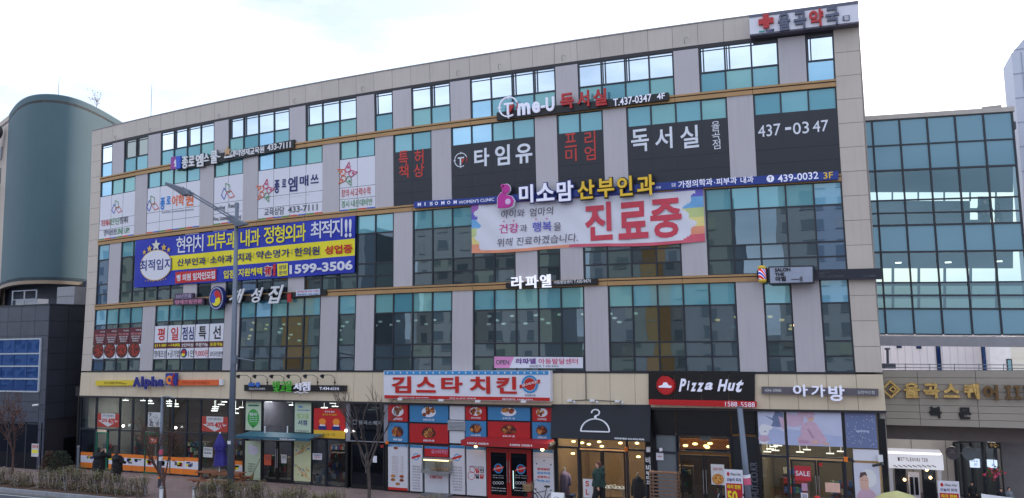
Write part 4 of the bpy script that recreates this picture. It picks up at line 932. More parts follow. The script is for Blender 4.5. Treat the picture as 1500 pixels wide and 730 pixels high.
xa = [F(117, 600, YS).x, F(359.5, 600, YS).x, F(509, 600, YS).x, F(566.5, 600, YS).x, F(810.5, 600, YS).x, F(953, 600, YS).x, F(1108, 600, YS).x, F(1289, 620, YS).x]
goods = [mat('shelf_board', (120, 104, 92), .7), mat('goods_blue', (60, 90, 150), .6), mat('goods_red', (170, 60, 60), .6), mat('goods_cream', (190, 180, 160), .6), mat('goods_green', (80, 130, 100), .6)]
room(xa[0], xa[1], mat('stationery_wall', (124, 102, 88), .8, .2, .5), mat('shop_floor_tile', (120, 112, 106), .5), shelves=goods, seed=1)
room(xa[1]+.02, xa[2], mat('bookshop_wall', (110, 104, 116), .8, .2, .5), mat('shop_floor_tile2', (96, 90, 90), .5), shelves=goods, seed=2)
room(xa[2]+.02, xa[3], M_intd, mat('lobby_floor', (70, 70, 74), .3), depth=9)
room(xa[3]+.02, xa[4], M_intd, mat('shop_floor_dark', (60, 56, 54), .5), depth=4)
room(xa[4]+.02, xa[5], mat('boutique_wall', (150, 120, 88), .8, .12, .4), mat('boutique_floor', (110, 92, 76), .5), depth=5)
room(xa[5]+.02, xa[6], mat('pizza_wall', (92, 74, 58), .8, .2, .5), mat('pizza_floor', (60, 56, 52), .5), depth=5, shelves=goods, seed=4)
room(xa[6]+.02, xa[7], mat('baby_wall', (120, 106, 86), .8, .2, .5), mat('baby_floor', (120, 110, 100), .5), depth=5, shelves=goods, seed=5)
# pilasters closing gaps between shops and base
mb = MB()
for x in (xa[0]-.04, xa[1], xa[2], xa[3], xa[4]+.02, xa[5]-.02, xa[6]): mb.box(x-.07, .2, 0, x+.07, .45, ZC)
build('shop_pilaster', mb, M_black, B) if False else None
for x in (xa[0]-.04, xa[1], xa[2], xa[3], xa[4]+.02, xa[5]-.02, xa[6]): mb = MB(); mb.box(x-.07, .2, 0, x+.07, .45, ZC); build('shop_pilaster', mb, M_black, B)
mb = MB(); mb.box(xa[0]-.3, .17, ZC, XE-.05, .24, ZC+.55); build('lintel', mb, M_trim, B)
# --- stationery shop
zt_ = F(200, 631.5, YS).z
door_us = ((141, 158.2), (212, 232.5))
shopwin((118.5, 141, 175.5, 194.6, 214, 236, 253, 273.6, 294, 334, 359), zt_, ZC, G_shop, ())
shopwin((118.5, 141), .02, zt_, G_shopd); shopwin((158.5, 175.5, 194.6, 211.5), .02, zt_, G_shop); shopwin((233, 253, 273.6, 293), .02, zt_, G_shop); shopwin((295, 334, 359), .02, zt_, G_shop)
Mgf = mat('green_door_frame', (20, 110, 84), .4)
for a, b in door_us: door(F(a, 640, YS).x, F(b, 640, YS).x, F(a, 633, YS).z, 1, Mgf)
M_orw = mat('orange_film', (236, 128, 44), .45)
def wall_film(ua, ub, va, vb, mid=None, seed=0, y=YS-.06, za=.12, zb=None):
    r = RC(ua, va, ub, vb, y); x0, x1 = r[0], r[2]; z1 = r[3]; 
    S = B
    mb = MB(); mb.box(x0, y, .12, x1, y+.01, .42); mb.box(x0, y, z1-.18, x1, y+.01, z1); build('orange_film', mb, M_orw, B) if False else None
    partbox('orange_film', (x0, .12, x1, .42), y, .012, M_orw); partbox('orange_film', (x0, z1-.2, x1, z1), y, .012, M_orw); partbox('white_film', (x0, .42, x1, z1-.2), y, .012, M_white)
    rnd = random.Random(seed); mb = MB(); n = 4
    for k in range(7):
        cx_ = rnd.uniform(x0+.15*(x1-x0), x1-.15*(x1-x0)); w = rnd.uniform(.05, .16); zz = .5+rnd.uniform(0, .35); mb.rect((cx_-w, zz, cx_+w, min(zz+rnd.uniform(.08, .3), z1-.24)), y-.003, .003, rnd.randrange(5))
    build('printed_picture', mb, [M_yellow, M_greyp, MATS['goods_red'], M_green, M_navy], B)
for k, (a, b, v0) in enumerate(((118.5, 139, 662), (159.5, 175, 664.5), (176, 193.5, 665), (194.6, 210.5, 666), (213.5, 230.5, 667.5), (235, 247.5, 668.5), (250, 269, 669.5), (270, 290, 670), (340, 357, 675))): wall_film(a, b, v0, 690, seed=k)
def sale_poster(u0, v0, u1, v1, label, y=YS-.05):
    r = RC(u0, v0, u1, v1, y); S = thing('sale_poster', label, 'poster', (r[0], y, r[1])); w, h = r[2]-r[0], r[3]-r[1]
    mb = MB(); mb.rect(r, y, .01); build('sheet', mb, mat('poster_red', (176, 62, 52), .5), S)
    x, z = r[0], r[1]; mb = MB(); mb.prism([(x+.18*w, y-.004, z+h), (x+.18*w, y-.004, z+.48*h), (x+.03*w, y-.004, z+.48*h), (x+.5*w, y-.004, z+.02*h), (x+.97*w, y-.004, z+.48*h), (x+.82*w, y-.004, z+.48*h), (x+.82*w, y-.004, z+h)][::-1], (0, .004, 0)); build('arrow', mb, mat('poster_pale', (206, 204, 206), .5), S)
    text('20%', (x+.20*w, z+.36*h, x+.47*w, z+.62*h), y-.008, M_rv, S, bold=.03); text('40%', (x+.5*w, z+.26*h, x+.84*w, z+.66*h), y-.008, M_rv, S, bold=.04); text('신학기 할인행사', (x+.24*w, z+.75*h, x+.76*w, z+.92*h), y-.008, M_greyp, S, bold=.01)
sale_poster(143, 605.5, 174, 626.5, 'red down arrow sale poster at the left end of the stationery windows'); sale_poster(296, 610, 333.5, 633.5, 'red down arrow sale poster above the closed purple parasol')
r = RC(217, 604, 234.5, 626, YS-.05); S = thing('sketch_poster', 'black and white sketch poster inside the middle of the stationery window', 'poster', (r[0], YS-.05, r[1])); mb = MB(); mb.rect(r, YS-.05, .01); build('sheet', mb, MATS['poster_pale'], S)
rnd = random.Random(5); mb = MB()
for k in range(24):
    x, z = rnd.uniform(r[0]+.1, r[2]-.1), rnd.uniform(r[1]+.08, r[3]-.08); mb.tube([(x, YS-.056, z), (x+rnd.uniform(-.12, .12), YS-.056, z+rnd.uniform(-.12, .12)), (x+rnd.uniform(-.15, .15), YS-.056, z+rnd.uniform(-.1, .1))], rnd.choice((.01, .02)), 4)
build('sketch', mb, M_greyp, S, kind='stuff')
def tubes(pts, w=.42, y=1.6, m=M_lampw):
    for u, v in pts: p = F(u, v, y); mb = MB(); mb.box(p.x-w/2, y-.03, p.z-.018, p.x+w/2, y+.03, p.z+.018); mb.tube([(p.x, y, p.z+.02), (p.x, y, max(4.5, p.z+.1))], .006, 4); build('tube_light', mb, m, B)
tubes([(184, 586.6), (210, 587), (219, 587.5), (221, 591.2), (248, 588), (248, 591.5), (249, 595), (257, 592), (257.5, 595.5), (330, 589), (324, 592.8), (316, 596), (315, 599), (314, 602), (355, 597), (345, 599), (345, 605.5)], .42, .62)
tubes([(394, 588.5), (424.5, 588.8), (428, 593.5), (488, 590.7), (491, 595.6), (475, 597.5), (520.5, 592), (521, 596.5), (543.5, 600.5), (550, 597.8)], .4)
for u, v in ((180.6, 624.2), (257.5, 626.8), (507, 631), (517.5, 632.5)): p = F(u, v, .1); mb = MB(); mb.ball(tuple(p), .07, 8, 6); build('spot_lamp', mb, M_lampw, B)
for u, v in ((519, 637), (529, 641)): p = F(u, v, .5); mb = MB(); mb.ball(tuple(p), .05, 8, 6); build('spot_lamp', mb, M_lampy, B)
def paper(u0, v0, u1, v1, m, name='notice', y=YS-.05, label=None, cat='notice', txts=()):
    r = RC(u0, v0, u1, v1, y)
    if label: S = thing(name, label, cat, (r[0], y, r[1])); mb = MB(); mb.rect(r, y, .008); build('sheet', mb, m, S)
    else: S = B; partbox(name, r, y, .008, m)
    for t, q, mm in txts: text(t, (r[0]+q[0]*(r[2]-r[0]), r[1]+q[1]*(r[3]-r[1]), r[0]+q[2]*(r[2]-r[0]), r[1]+q[3]*(r[3]-r[1])), y-.006, mm, S, d=.004, bold=.01)
    return S, r
paper(219, 641, 230, 650, mat('orange_notice', (206, 90, 60), .5), label='orange notice on the green framed stationery door', txts=(('할인', (.2, .3, .8, .8), M_whitep),))
paper(298, 655, 311, 670.5, MATS['poster_pale'], label='grey notice sheet in the window left of the closed umbrella', txts=(('영업안내', (.1, .65, .9, .9), M_greyp), ('●●●', (.1, .35, .9, .5), M_greyp)))
# --- bookshop
M_cel = mat('pale_celadon', (190, 202, 176), .5, .04)
ztb = F(400, 640, YS).z
shopwin((359.5, 384, 431, 456, 509), ztb-.0, ZC, G_shop); shopwin((359.5, 384), .02, ztb, G_shop); shopwin((430, 456, 478, 508), .02, ztb, G_shop)
door(F(384.5, 650, YS).x, F(429.5, 650, YS).x, F(400, 645, YS).z, 2, M_black, G_shop)
S, r = paper(360.3, 585.5, 382, 631, M_cel, 'window_poster', YS-.07, 'tall pale green poster with green speech balloon, upper left of the bookshop front', 'poster')
p = F(371, 612.5, YS-.08); mb = MB(); mb.disc((p.x, p.z), .39, .47, YS-.085, .006, 0, 28); mb.prism([(p.x-.1, YS-.085, p.z-.4), (p.x, YS-.085, p.z-.58), (p.x+.08, YS-.085, p.z-.4)], (0, .006, 0)); build('balloon', mb, M_green, S)
text('영업시간', (p.x-.27, p.z+.12, p.x+.27, p.z+.28), YS-.092, M_white, S, d=.004, bold=.03)
for k in range(3): text('평일 09:00~22:00', (p.x-.25, p.z+.0-.11*k, p.x+.27, p.z+.06-.11*k), YS-.092, M_white, S, d=.004, bold=0)
text('Book Cafe', (p.x-.33, p.z+.95, p.x+.33, p.z+1.1), YS-.08, mat('faint_green', (150, 180, 150), .5), S, d=.004, bold=0); partbox('green_bar', (p.x-.35, p.z+.62, p.x+.35, p.z+.7), YS-.08, .006, Mgf, S)
S, r = paper(359.3, 646, 381, 704, M_cel, 'window_poster', YS-.07, 'tall pale green poster with a white cartoon rabbit free sketch, lower left of the bookshop door', 'poster')
S['label'] = 'tall pale green poster with a faint white figure, left of the bookshop doors'
p = F(371, 660, YS-.08); mb = MB(); mb.disc((p.x, p.z), .34, .24, YS-.082, .004); mb.disc((p.x-.2, p.z+.15), .16, .18, YS-.083, .004); build('pale_figure', mb, mat('lilac_white', (206, 200, 216), .5), S)
for k in range(4): text('책과 함께하는 시간', (p.x-.35, p.z-.75-.13*k, p.x+.2-.05*k, p.z-.68-.13*k), YS-.08, M_greyp, S, d=.004, bold=0)
S, r = paper(432, 586, 455.5, 634, M_cel, 'window_poster', YS-.07, 'tall pale green poster with bookshop lettering, upper right of the bookshop doors', 'poster')
x, z, w, h = r[0], r[1], r[2]-r[0], r[3]-r[1]
text('EBS', (x+.22*w, z+.76*h, x+.5*w, z+.82*h), YS-.08, MATS['ebs_blue'], S, d=.004, bold=.03); text('국정교과서 판매처', (x+.14*w, z+.66*h, x+.88*w, z+.71*h), YS-.08, MATS['ebs_blue'], S, d=.004, bold=0)
text('빛고을', (x+.16*w, z+.42*h, x+.86*w, z+.58*h), YS-.08, mat('olive_letter', (150, 180, 60), .5), S, d=.004, bold=.0); text('서점', (x+.2*w, z+.22*h, x+.76*w, z+.38*h), YS-.08, M_navy, S, d=.004, bold=.02); text('T.434-6514', (x+.1*w, z+.02*h, x+.85*w, z+.07*h), YS-.08, M_greyp, S, d=.004, bold=0)
S, r = paper(431, 644, 455, 706, mat('pale_yellow', (206, 208, 166), .5, .05), 'window_poster', YS-.07, 'tall cream poster printed with autumn branches, right of the bookshop doors', 'poster')
rnd = random.Random(9); x, z, w, h = r[0], r[1], r[2]-r[0], r[3]-r[1]
mb = MB()
for (a, b, c_, d_) in ((.05, .62, .6, .75), (.2, .66, .9, .9), (.95, .05, .4, .25), (.6, .12, .25, .35), (.7, .1, .75, .35)): mb.tube([(x+a*w, YS-.078, z+b*h), (x+c_*w, YS-.078, z+d_*h)], .018, 4, 0)
for k in range(34):
    gx, gz = rnd.choice(((.35, .75), (.7, .85), (.45, .25), (.7, .2), (.2, .35))); cx_, cz_ = x+w*min(.93, max(.07, gx+rnd.uniform(-.25, .25))), z+h*min(.97, max(.04, gz+rnd.uniform(-.1, .1)))
    mb.disc((cx_, cz_), rnd.uniform(.02, .05), rnd.uniform(.03, .06), YS-.082, .003, rnd.choice((1, 1, 2, 3)), 7)
build('printed_branches', mb, [mat('coral', (216, 140, 96), .5), mat('leaf_olive', (130, 146, 60), .5), mat('leaf_ochre', (206, 160, 60), .5), MATS['ebs_blue']], S, kind='stuff')
S, r = paper(460, 598, 505.5, 643, mat('poster_red2', (198, 34, 36), .5, .03), 'window_poster', YS-.07, 'square red and yellow reading poster in the bookshop window under the phone number', 'poster')
x, z, w, h = r[0], r[1], r[2]-r[0], r[3]-r[1]
partbox('yellow_field', (x, z, x+w, z+.26*h), YS-.076, .006, mat('poster_yellow', (226, 178, 50), .5), S)
text('즐거운 독서습관!', (x+.28*w, z+.76*h, x+.74*w, z+.82*h), YS-.08, MATS['poster_yellow'], S, d=.004, bold=.02); text('친구와 함께', (x+.35*w, z+.86*h, x+.66*w, z+.92*h), YS-.08, M_white, S, d=.004, bold=.03); text('빛고을 서점', (x+.3*w, z+.08*h, x+.68*w, z+.17*h), YS-.082, mat('olive_letter2', (120, 120, 40), .5), S, d=.004, bold=0)
mb = MB()
for cx_ in (.28, .72):
    mb.disc((x+cx_*w, z+.55*h), .11*w, .11*h, YS-.08, .004, 0, 18); mb.prism([(x+(cx_-.13)*w, YS-.081, z+.28*h), (x+(cx_+.13)*w, YS-.081, z+.28*h), (x+(cx_+.13)*w, YS-.081, z+.40*h), (x+(cx_-.13)*w, YS-.081, z+.40*h)], (0, .004, 0), 1)
    mb.disc((x+cx_*w, z+.42*h), .09*w, .07*h, YS-.079, .003, 2, 14)
build('printed_readers', mb, [MATS['sign_orange2'], M_navy, M_white], S)
paper(458, 664, 471.5, 674, M_white, label='small white notice with blue and red lines in the right bookshop window', txts=(('임대문의', (.15, .6, .85, .85), M_navy), ('구합니다', (.15, .25, .85, .5), M_rv)))
rnd = random.Random(12); 
for k in range(22):
    u = rnd.uniform(458, 503); v = rnd.uniform(676, 708); ww, hh = rnd.uniform(4, 8), rnd.uniform(7, 11); r = RC(u, v, min(u+ww, 507), v+hh, .55+.02*k)
    partbox('displayed_book', (r[0], max(r[1], .1), r[2], max(r[3], .4)), .55+.02*k, .015, rnd.choice((M_greyp, M_sky, MATS['goods_blue'], MATS['poster_pale'], MATS['goods_red'], MATS['poster_yellow'], MATS['poster_pale'])))
for (u0, v0, u1, v1, m, l) in ((387, 666, 397, 682, MATS['orange_notice'], 'orange edged notice on the left bookshop door'), (412, 666, 419.5, 679, MATS['poster_pale'], 'pale notice on the right bookshop door')): paper(u0, v0, u1, v1, m, label=l, y=YS-.09, txts=(('안내', (.2, .5, .8, .85), M_greyp),))
# awning of the bookshop
S = thing('bookshop_awning', 'blue-green corrugated awning over the bookshop doors', 'awning', tuple(F(342, 640, -.5)))
a, b = F(343, 639, -1.0), F(454, 639.5, -1.0); zt2 = F(343, 633, .1).z+.05; mb = MB(); n = 48
for k in range(n):
    x0, x1 = a.x+(b.x-a.x)*k/n, a.x+(b.x-a.x)*(k+1)/n; dz = .018 if k % 2 else 0
    mb.prism([(x0, -1.0, a.z+.02+dz), (x1, -1.0, a.z+.02+dz), (x1, .16, zt2+dz), (x0, .16, zt2+dz)], (0, 0, -.03))
build('corrugated_sheet', mb, mat('awning_teal', (58, 110, 130), .4, .06), S)
mb = MB(); mb.box(a.x, -1.04, a.z-.1, b.x, -1.0, a.z+.04); build('valance', mb, mat('awning_teal_dark', (46, 92, 112), .4, .06), S)
text('빛고을서점 T.434-6514', (a.x+(b.x-a.x)*.62, a.z-.08, a.x+(b.x-a.x)*.82, a.z-.0), -1.05, M_whitep, S, bold=.02)
for t in (.02, .98): 
    x = a.x+(b.x-a.x)*t; mb = MB(); mb.tube([(x, -.95, a.z-.05), (x, .15, a.z+.0)], .02, 6); build('bracket', mb, M_grey, S)
for u in (388, 421): p = F(u, 630, -.4); mb = MB(); mb.tube([(p.x, -.4, p.z-.15), (p.x, -.4, p.z+.12)], .03, 6); mb.ball((p.x, -.4, p.z+.16), .04, 6, 5); build('finial_lamp', mb, M_whitep, S)
# --- entrance lobby
shopwin((510, 565.5), F(537, 647, YS).z, ZC, G_shopd, fr=mat('lobby_frame', (140, 138, 148), .4), y=.12, fw=.12)
text('율곡스퀘어', RC(525, 616, 559, 623, .05), .05, mat('frosted_letter', (150, 152, 160), .5), B, bold=.01); p = F(519.5, 618.5, .05); mb = MB(); rings(mb, (p.x, p.z), .12, .16, .05, .01, 0, 4, 45, 405); build('emblem', mb, MATS['frosted_letter'], B)
door(xa[2]+.25, xa[3]-.12, F(537, 650, YS).z, 2, M_black, G_shopd)
paper(546, 668, 552, 678, M_white, label='white paper note on the dark lobby door', y=YS-.09); paper(557.5, 652, 561.5, 656, M_redsign, label='small red sticker at the top right of the dark lobby doors', y=YS-.09, cat='sticker')
p = F(567, 649, .05); mb = MB(); mb.box(p.x-.06, 0, p.z-.05, p.x+.06, .12, p.z+.08); build('siren_box', mb, M_orange, label='small orange alarm box between the lobby and the chicken shop', cat='alarm box')
# --- chicken shop front
Yk = .1
fw_ = mat('chicken_white_board', (206, 204, 212), .45, .03)
dish = [food_mat('fried_chicken', (120, 60, 26), (206, 140, 70), 16), food_mat('sauce_chicken', (90, 26, 14), (170, 80, 40), 16)]
def menu_board(u0, v0, u1, v1, m, t, i=0, tag=None, nd=1):
    r = RC(u0, v0, u1, v1, Yk); S = B
    o = partbox('menu_board', r, Yk, .1, m)
    x, z = (r[0]+r[2])/2, (r[1]+r[3])/2; w, h = min(r[2]-r[0], 1.3), r[3]-r[1]
    mb = MB(); mb.disc((x, z+.02*h), .30*w, .26*h, Yk-.004, .004, 0, 18)
    rnd = random.Random(i)
    for k in range(7): mb.disc((x+rnd.uniform(-.2, .2)*w, z+rnd.uniform(-.12, .22)*h), rnd.uniform(.06, .12)*w, rnd.uniform(.08, .13)*h, Yk-.006-.0006*k, .004, 1+k % 2, 9)
    for k in range(-2, 3): mb.prism([(x+k*.09*w-.03*w, Yk-.009, z+.26*h), (x+k*.09*w+.03*w, Yk-.009, z+.26*h), (x+k*.09*w, Yk-.009, z+.40*h-.02*h*abs(k))][::1], (0, .002, 0), 3)
    build('printed_dish', mb, [mat('bowl_dark', (70, 30, 26), .5) if i % 2 else M_white]+dish+[MATS['bowl_dark'] if 'bowl_dark' in MATS else M_rv], o)
    text(t, (x-.24*w, r[1]+.07*h, x+.24*w, r[1]+.19*h), Yk-.008, M_white, o, d=.004, bold=.03)
M_bp = mat('poster_blue', (60, 126, 176), .5, .04); M_rp = mat('poster_red3', (182, 28, 34), .5, .04)
for i, (q, m, t) in enumerate((((568.3, 588.8, 597, 618), M_rp, '갈릭치킨'), ((568.3, 619, 597, 648.5), M_bp, '파닭'), ((600, 589.5, 656.6, 619.8), M_bp, '슈퍼스타 2호'), ((600, 620.6, 656.6, 650.5), M_rp, '슈퍼스타 4호'),
        ((681.8, 591, 712, 616), M_rp, '크리스피치킨'), ((681.8, 616.6, 712, 641.5), M_bp, '스노윙치킨'), ((714.5, 591.6, 776.5, 617), M_bp, '슈퍼스타 1호'), ((714.5, 617.6, 776.5, 643.5), M_rp, '슈퍼스타 3호'), ((779.5, 592.2, 808, 618), M_rp, '고추치킨'), ((779.5, 618.4, 808, 645), M_bp, '고메스타'))): menu_board(*q, m, t, i)
partbox('white_board', RC(658.5, 590, 680.5, 615.5, Yk), Yk, .1, fw_); partbox('white_board', RC(658.5, 631, 680.5, 650, Yk), Yk, .1, fw_)
r = RC(657.5, 616, 681, 630.3, Yk-.02); mb = MB()
for k in range(7): z = r[1]+(r[3]-r[1])*k/7; mb.prism([(r[0], Yk-.1, z), (r[2], Yk-.1, z), (r[2], Yk-.02, z+.07), (r[0], Yk-.02, z+.07)], (0, .01, -.01))
mb.box(r[0]-.03, Yk-.08, r[1]-.03, r[0], Yk+.1, r[3]); mb.box(r[2], Yk-.08, r[1]-.03, r[2]+.03, Yk+.1, r[3]); build('vent_louvre', mb, mat('vent_metal', (170, 170, 176), .4), B)
mb = MB(); mb.box(xa[3]+.1, Yk+.11, 0, xa[4]-.02, Yk+.2, ZC); build('shop_backing', mb, M_trim, B)
def panel_board(u0, v0, u1, v1, top=True):
    r = RC(u0, v0, u1, v1, Yk); r = (r[0], .1, r[2], r[3]); o = partbox('white_board', r, Yk, .1, fw_)
    if top: partbox('blue_header', (r[0], r[3]-.12, r[2], r[3]), Yk-.01, .01, M_bp, o)
    return o, r
o, r = panel_board(568.5, 650.5, 597, 700); x, w = r[0], r[2]-r[0]; h = r[3]
text('K  KIMSTAR CHICKEN', (x+.1*w, h-.13, x+.9*w, h-.05), Yk-.016, M_white, o, d=.004, bold=0)
for k in range(13): text('후라이드치킨 ...... 16,000', (x+.2*w, h-.62-.085*k, x+.8*w, h-.575-.085*k), Yk-.004, mat('menu_brown', (140, 110, 96), .5), o, d=.003, bold=0)
mb = MB()
for k, (a, b) in enumerate(((.25, .28), (.7, .28), (.25, .2), (.7, .2), (.5, .12), (.4, .87))): mb.disc((x+a*w, h*b+.12), .1*w+.02, .07, Yk-.006, .004, k % 2, 12)
build('printed_dish', mb, dish, o); partbox('red_footer', (x, .1, x+w, .22), Yk-.01, .01, M_rv, o)
for (u0, v0, u1) in ((600.5, 652, 618.5), (658.8, 652.5, 680.8)):
    o, r = panel_board(u0, v0, u1, 700); x, w, h = r[0], r[2]-r[0], r[3]
    pp = ((r[0]+r[2])/2, r[3]-.55); mb = MB(); rings(mb, pp, .13, .17, Yk-.006, .004); build('logo_ring', mb, M_sky, o); mb = MB(); mb.prism([(pp[0]-.24, Yk-.01, pp[1]-.12), (pp[0]+.24, Yk-.01, pp[1]+.02), (pp[0]+.24, Yk-.01, pp[1]+.13), (pp[0]-.24, Yk-.01, pp[1]-.01)], (0, .004, 0)); build('logo_ribbon', mb, M_rv, o)
    for k in range(9): text(['매일매일', '깨끗한 기름에', '정직하게', '튀겨낸 치킨', '슈퍼스타 치킨을', '만나보세요', '김스타치킨은', '국내산 닭만', '사용합니다'][k], (x+.18*w, h-1.05-.13*k, x+.82*w, h-.97-.13*k), Yk-.004, M_greyp, o, d=.003, bold=0)
o = partbox('red_header', RC(622, 653.5, 656.5, 670, Yk-.01), Yk-.02, .1, M_rp); rr = RC(628, 658, 656, 665.5, Yk); text('김스타치킨', (rr[0]+.15, rr[1], rr[2], rr[3]), Yk-.026, MATS['pink_letter'], o, d=.004, bold=.03); 
partbox('blue_header', RC(622, 653.5, 656.5, 658.5, Yk-.03), Yk-.03, .01, M_bp, o)
# food warmer
p0, p1 = F(617, 692, -.35), F(656.5, 673, -.35); S = thing('food_warmer', 'glass fronted food warmer with fried chicken and a lit tube under the red header', 'display case', (p0.x, -.35, p0.z))
mb = MB(); mb.box(p0.x, -.4, p0.z-.02, p1.x, .05, p0.z+.08); mb.box(p0.x, -.3, p1.z-.05, p1.x, .05, p1.z); mb.box(p0.x, 0, p0.z+.08, p1.x, .05, p1.z-.05); build('case_frame', mb, mat('steel', (170, 172, 176), .3, metal=.6), S)
mb = MB(); mb.prism([(p0.x, -.4, p0.z+.08), (p1.x, -.4, p0.z+.08), (p1.x, -.31, p1.z-.05), (p0.x, -.31, p1.z-.05)], (0, .01, 0)); build('glass_front', mb, G_clear, S)
mb = MB(); mb.box(p0.x+.08, -.28, p1.z-.12, p1.x-.05, -.22, p1.z-.07); build('tube_light', mb, mat('warm_tube', (255, 230, 160), .4, emit=3), S)
mb = MB(); rnd = random.Random(3)
for k in range(26): mb.ball((rnd.uniform(p0.x+.35, p1.x-.1), rnd.uniform(-.3, -.05), p0.z+.12+rnd.uniform(0, .05)), (rnd.uniform(.04, .07), .04, .035), 7, 5)
build('fried_chicken', mb, dish[0], S, smooth=True)
o, r = panel_board(622, 693, 656.5, 700, False); text('KIMSTAR', (r[0]+.3, .75, r[2]-.3, .9), Yk-.004, M_rv, o, d=.003); 
mb = MB(); mb.box(p0.x-.05, -.38, 0, p1.x, .08, .1); mb.box(p0.x+.2, -.37, .1, p1.x-.1, -.36, .2); build('warmer_step', mb, M_grey, B)
partbox('blue_header', (r[0], r[3]+.0, r[2], r[3]+.12), Yk-.01, .1, M_navy)
o, r = panel_board(683, 654.5, 712.3, 728); x, w, h = r[0], r[2]-r[0], r[3]
text('• KIMSTAR CHICKEN •', (x+.12*w, RC(0, 679, 1, 682, Yk)[1] if False else h-.95, x+.92*w, h-.87), Yk-.004, M_greyp, o, d=.003, bold=0)
for s, q, m in (('일', (696, 685.5, 702.3, 693.5), M_rv), ('인', (703, 686, 709, 693.5), M_black), ('일', (696, 694.5, 702, 701.5), M_black), ('닭', (703, 694.5, 709.3, 702), M_rv)): text(s, RC(*q, Yk), Yk-.006, m, o, d=.004, bold=.04)
for (u, v, a, b) in ((692.5, 689, .12, .18), (690, 698, .14, .17)): p = F(u, v, Yk); mb = MB(); 
mb = MB(); p = F(692, 688, Yk); rings(mb, (p.x, p.z), .13, .15, Yk-.006, .004); p = F(690.5, 697, Yk); rings(mb, (p.x, p.z), .17, .19, Yk-.008, .004); build('hen_outline', mb, M_rv, o)
o, r = panel_board(780.8, 658.5, 811.5, 730); x, w, h = r[0], r[2]-r[0], r[3]
text('• KIMSTAR CHICKEN •', RC(782, 669, 811, 671, Yk), Yk-.004, M_greyp, o, d=.003, bold=0)
for k, s in enumerate(('집에갈땐', '당당하게', '포장하나', '하게나!!!')): text(s, RC(786.8, 685.2+5.8*k, 805.5, 689.8+5.8*k, Yk), Yk-.006, M_rv if k % 2 == 0 else M_sky, o, d=.004, bold=.04)
mb = MB()
for u, v in ((797, 675), (786, 679.5), (807, 681), (785, 716.5), (807, 718.5)): p = F(u, v, Yk); star(mb, (p.x, p.z), .05, Yk-.006, .004)
build('star', mb, M_black, o)
x0, x1 = F(716.5, 660, YS).x, F(779, 660, YS).x; zd = F(747, 657, YS).z
Mrd = mat('red_door_frame', (160, 28, 26), .35, .05, coat=.3)
door(x0+.06, x1-.06, zd-.08, 2, Mrd, glass('chicken_door_glass', (150, 160, 170), (60, 64, 70), .03, (14, 14, 18), .8, wave=.1), y=Yk, fw=.1)
mb = MB(); mb.box(x0-.02, Yk-.03, 0, x0+.06, Yk+.1, zd); mb.box(x1-.06, Yk-.03, 0, x1+.02, Yk+.1, zd); mb.box(x0+.06, Yk-.03, zd-.07, x1-.06, Yk+.1, zd); build('door_frame', mb, Mrd, B)
for uc in (730, 763):
    round_logo(uc, 686.5 if uc < 750 else 687.5, Yk-.01, .22, B)
    for k, s in enumerate(('영업시간 PM 04:00', 'PM 04:00 ~ AM 02:00')): text(s, RC(uc-8, 695.8+3.3*k, uc+8, 697.8+3.3*k, Yk-.01), Yk-.012, M_whitep, B, d=.003, bold=0)
    mb = MB()
    for k in range(4): p = F(uc-6+4*k, 707.5, Yk); rings(mb, (p.x, p.z), .05, .065, Yk-.012, .004, 0, 12)
    build('door_icons', mb, M_whitep, B)
    for k, s in enumerate(('광산도시점 434-9929', '체인문의 1588-3376')): text(s, RC(uc-10, 714+3.8*k, uc+11, 716.6+3.8*k, Yk-.01), Yk-.012, M_whitep, B, d=.003, bold=.02)
p = F(752, 703, Yk-.12); mb = MB(); mb.tube([(p.x, p.y, p.z-.4), (p.x, p.y, p.z+.4)], .02, 6); build('lit_handle', mb, mat('pale_lit', (200, 230, 225), .3, emit=.8), B)
# red awning
S = thing('red_awning', 'red retracted canvas awning over the chicken shop door', 'awning', tuple(F(678, 650, -.5)))
a, b = F(678.5, 647, -.55), F(805, 653.5, -.55); mb = MB()
mb.prism([(a.x, -.75, a.z-.03), (a.x, -.75, a.z+.08), (a.x, .05, a.z+.16), (a.x, .05, a.z+.04)], (b.x-a.x, 0, 0)); build('canvas', mb, mat('awning_red', (168, 30, 36), .6, .08), S)
mb = MB(); mb.box(a.x, -.79, a.z-.14, b.x, -.755, a.z+.08); build('valance', mb, MATS['awning_red'], S)
for t in (.05, .55): text('★ KIMSTAR  CHICKEN ★', (a.x+(b.x-a.x)*t+.1, a.z-.08, a.x+(b.x-a.x)*(t+.26)+.1, a.z+.04), -.80, M_whitep, S, bold=.03)
for x in (a.x-.04, b.x): mb = MB(); mb.box(x, -.6, a.z-.05, x+.04, .08, a.z+.1); mb.disc((x+.02, a.z+.03), .07, .07, -.65, .06); build('end_bracket', mb, M_grey, S)
for u, v in ((697, 653.5), (794.5, 658.5)): p = F(u, v, -.2); mb = MB(); mb.ball(tuple(p), .08, 10, 7); build('awning_lamp', mb, mat('lamp_warm_small', (255, 225, 170), .4, emit=6, ecol=(255, 215, 150)), S)

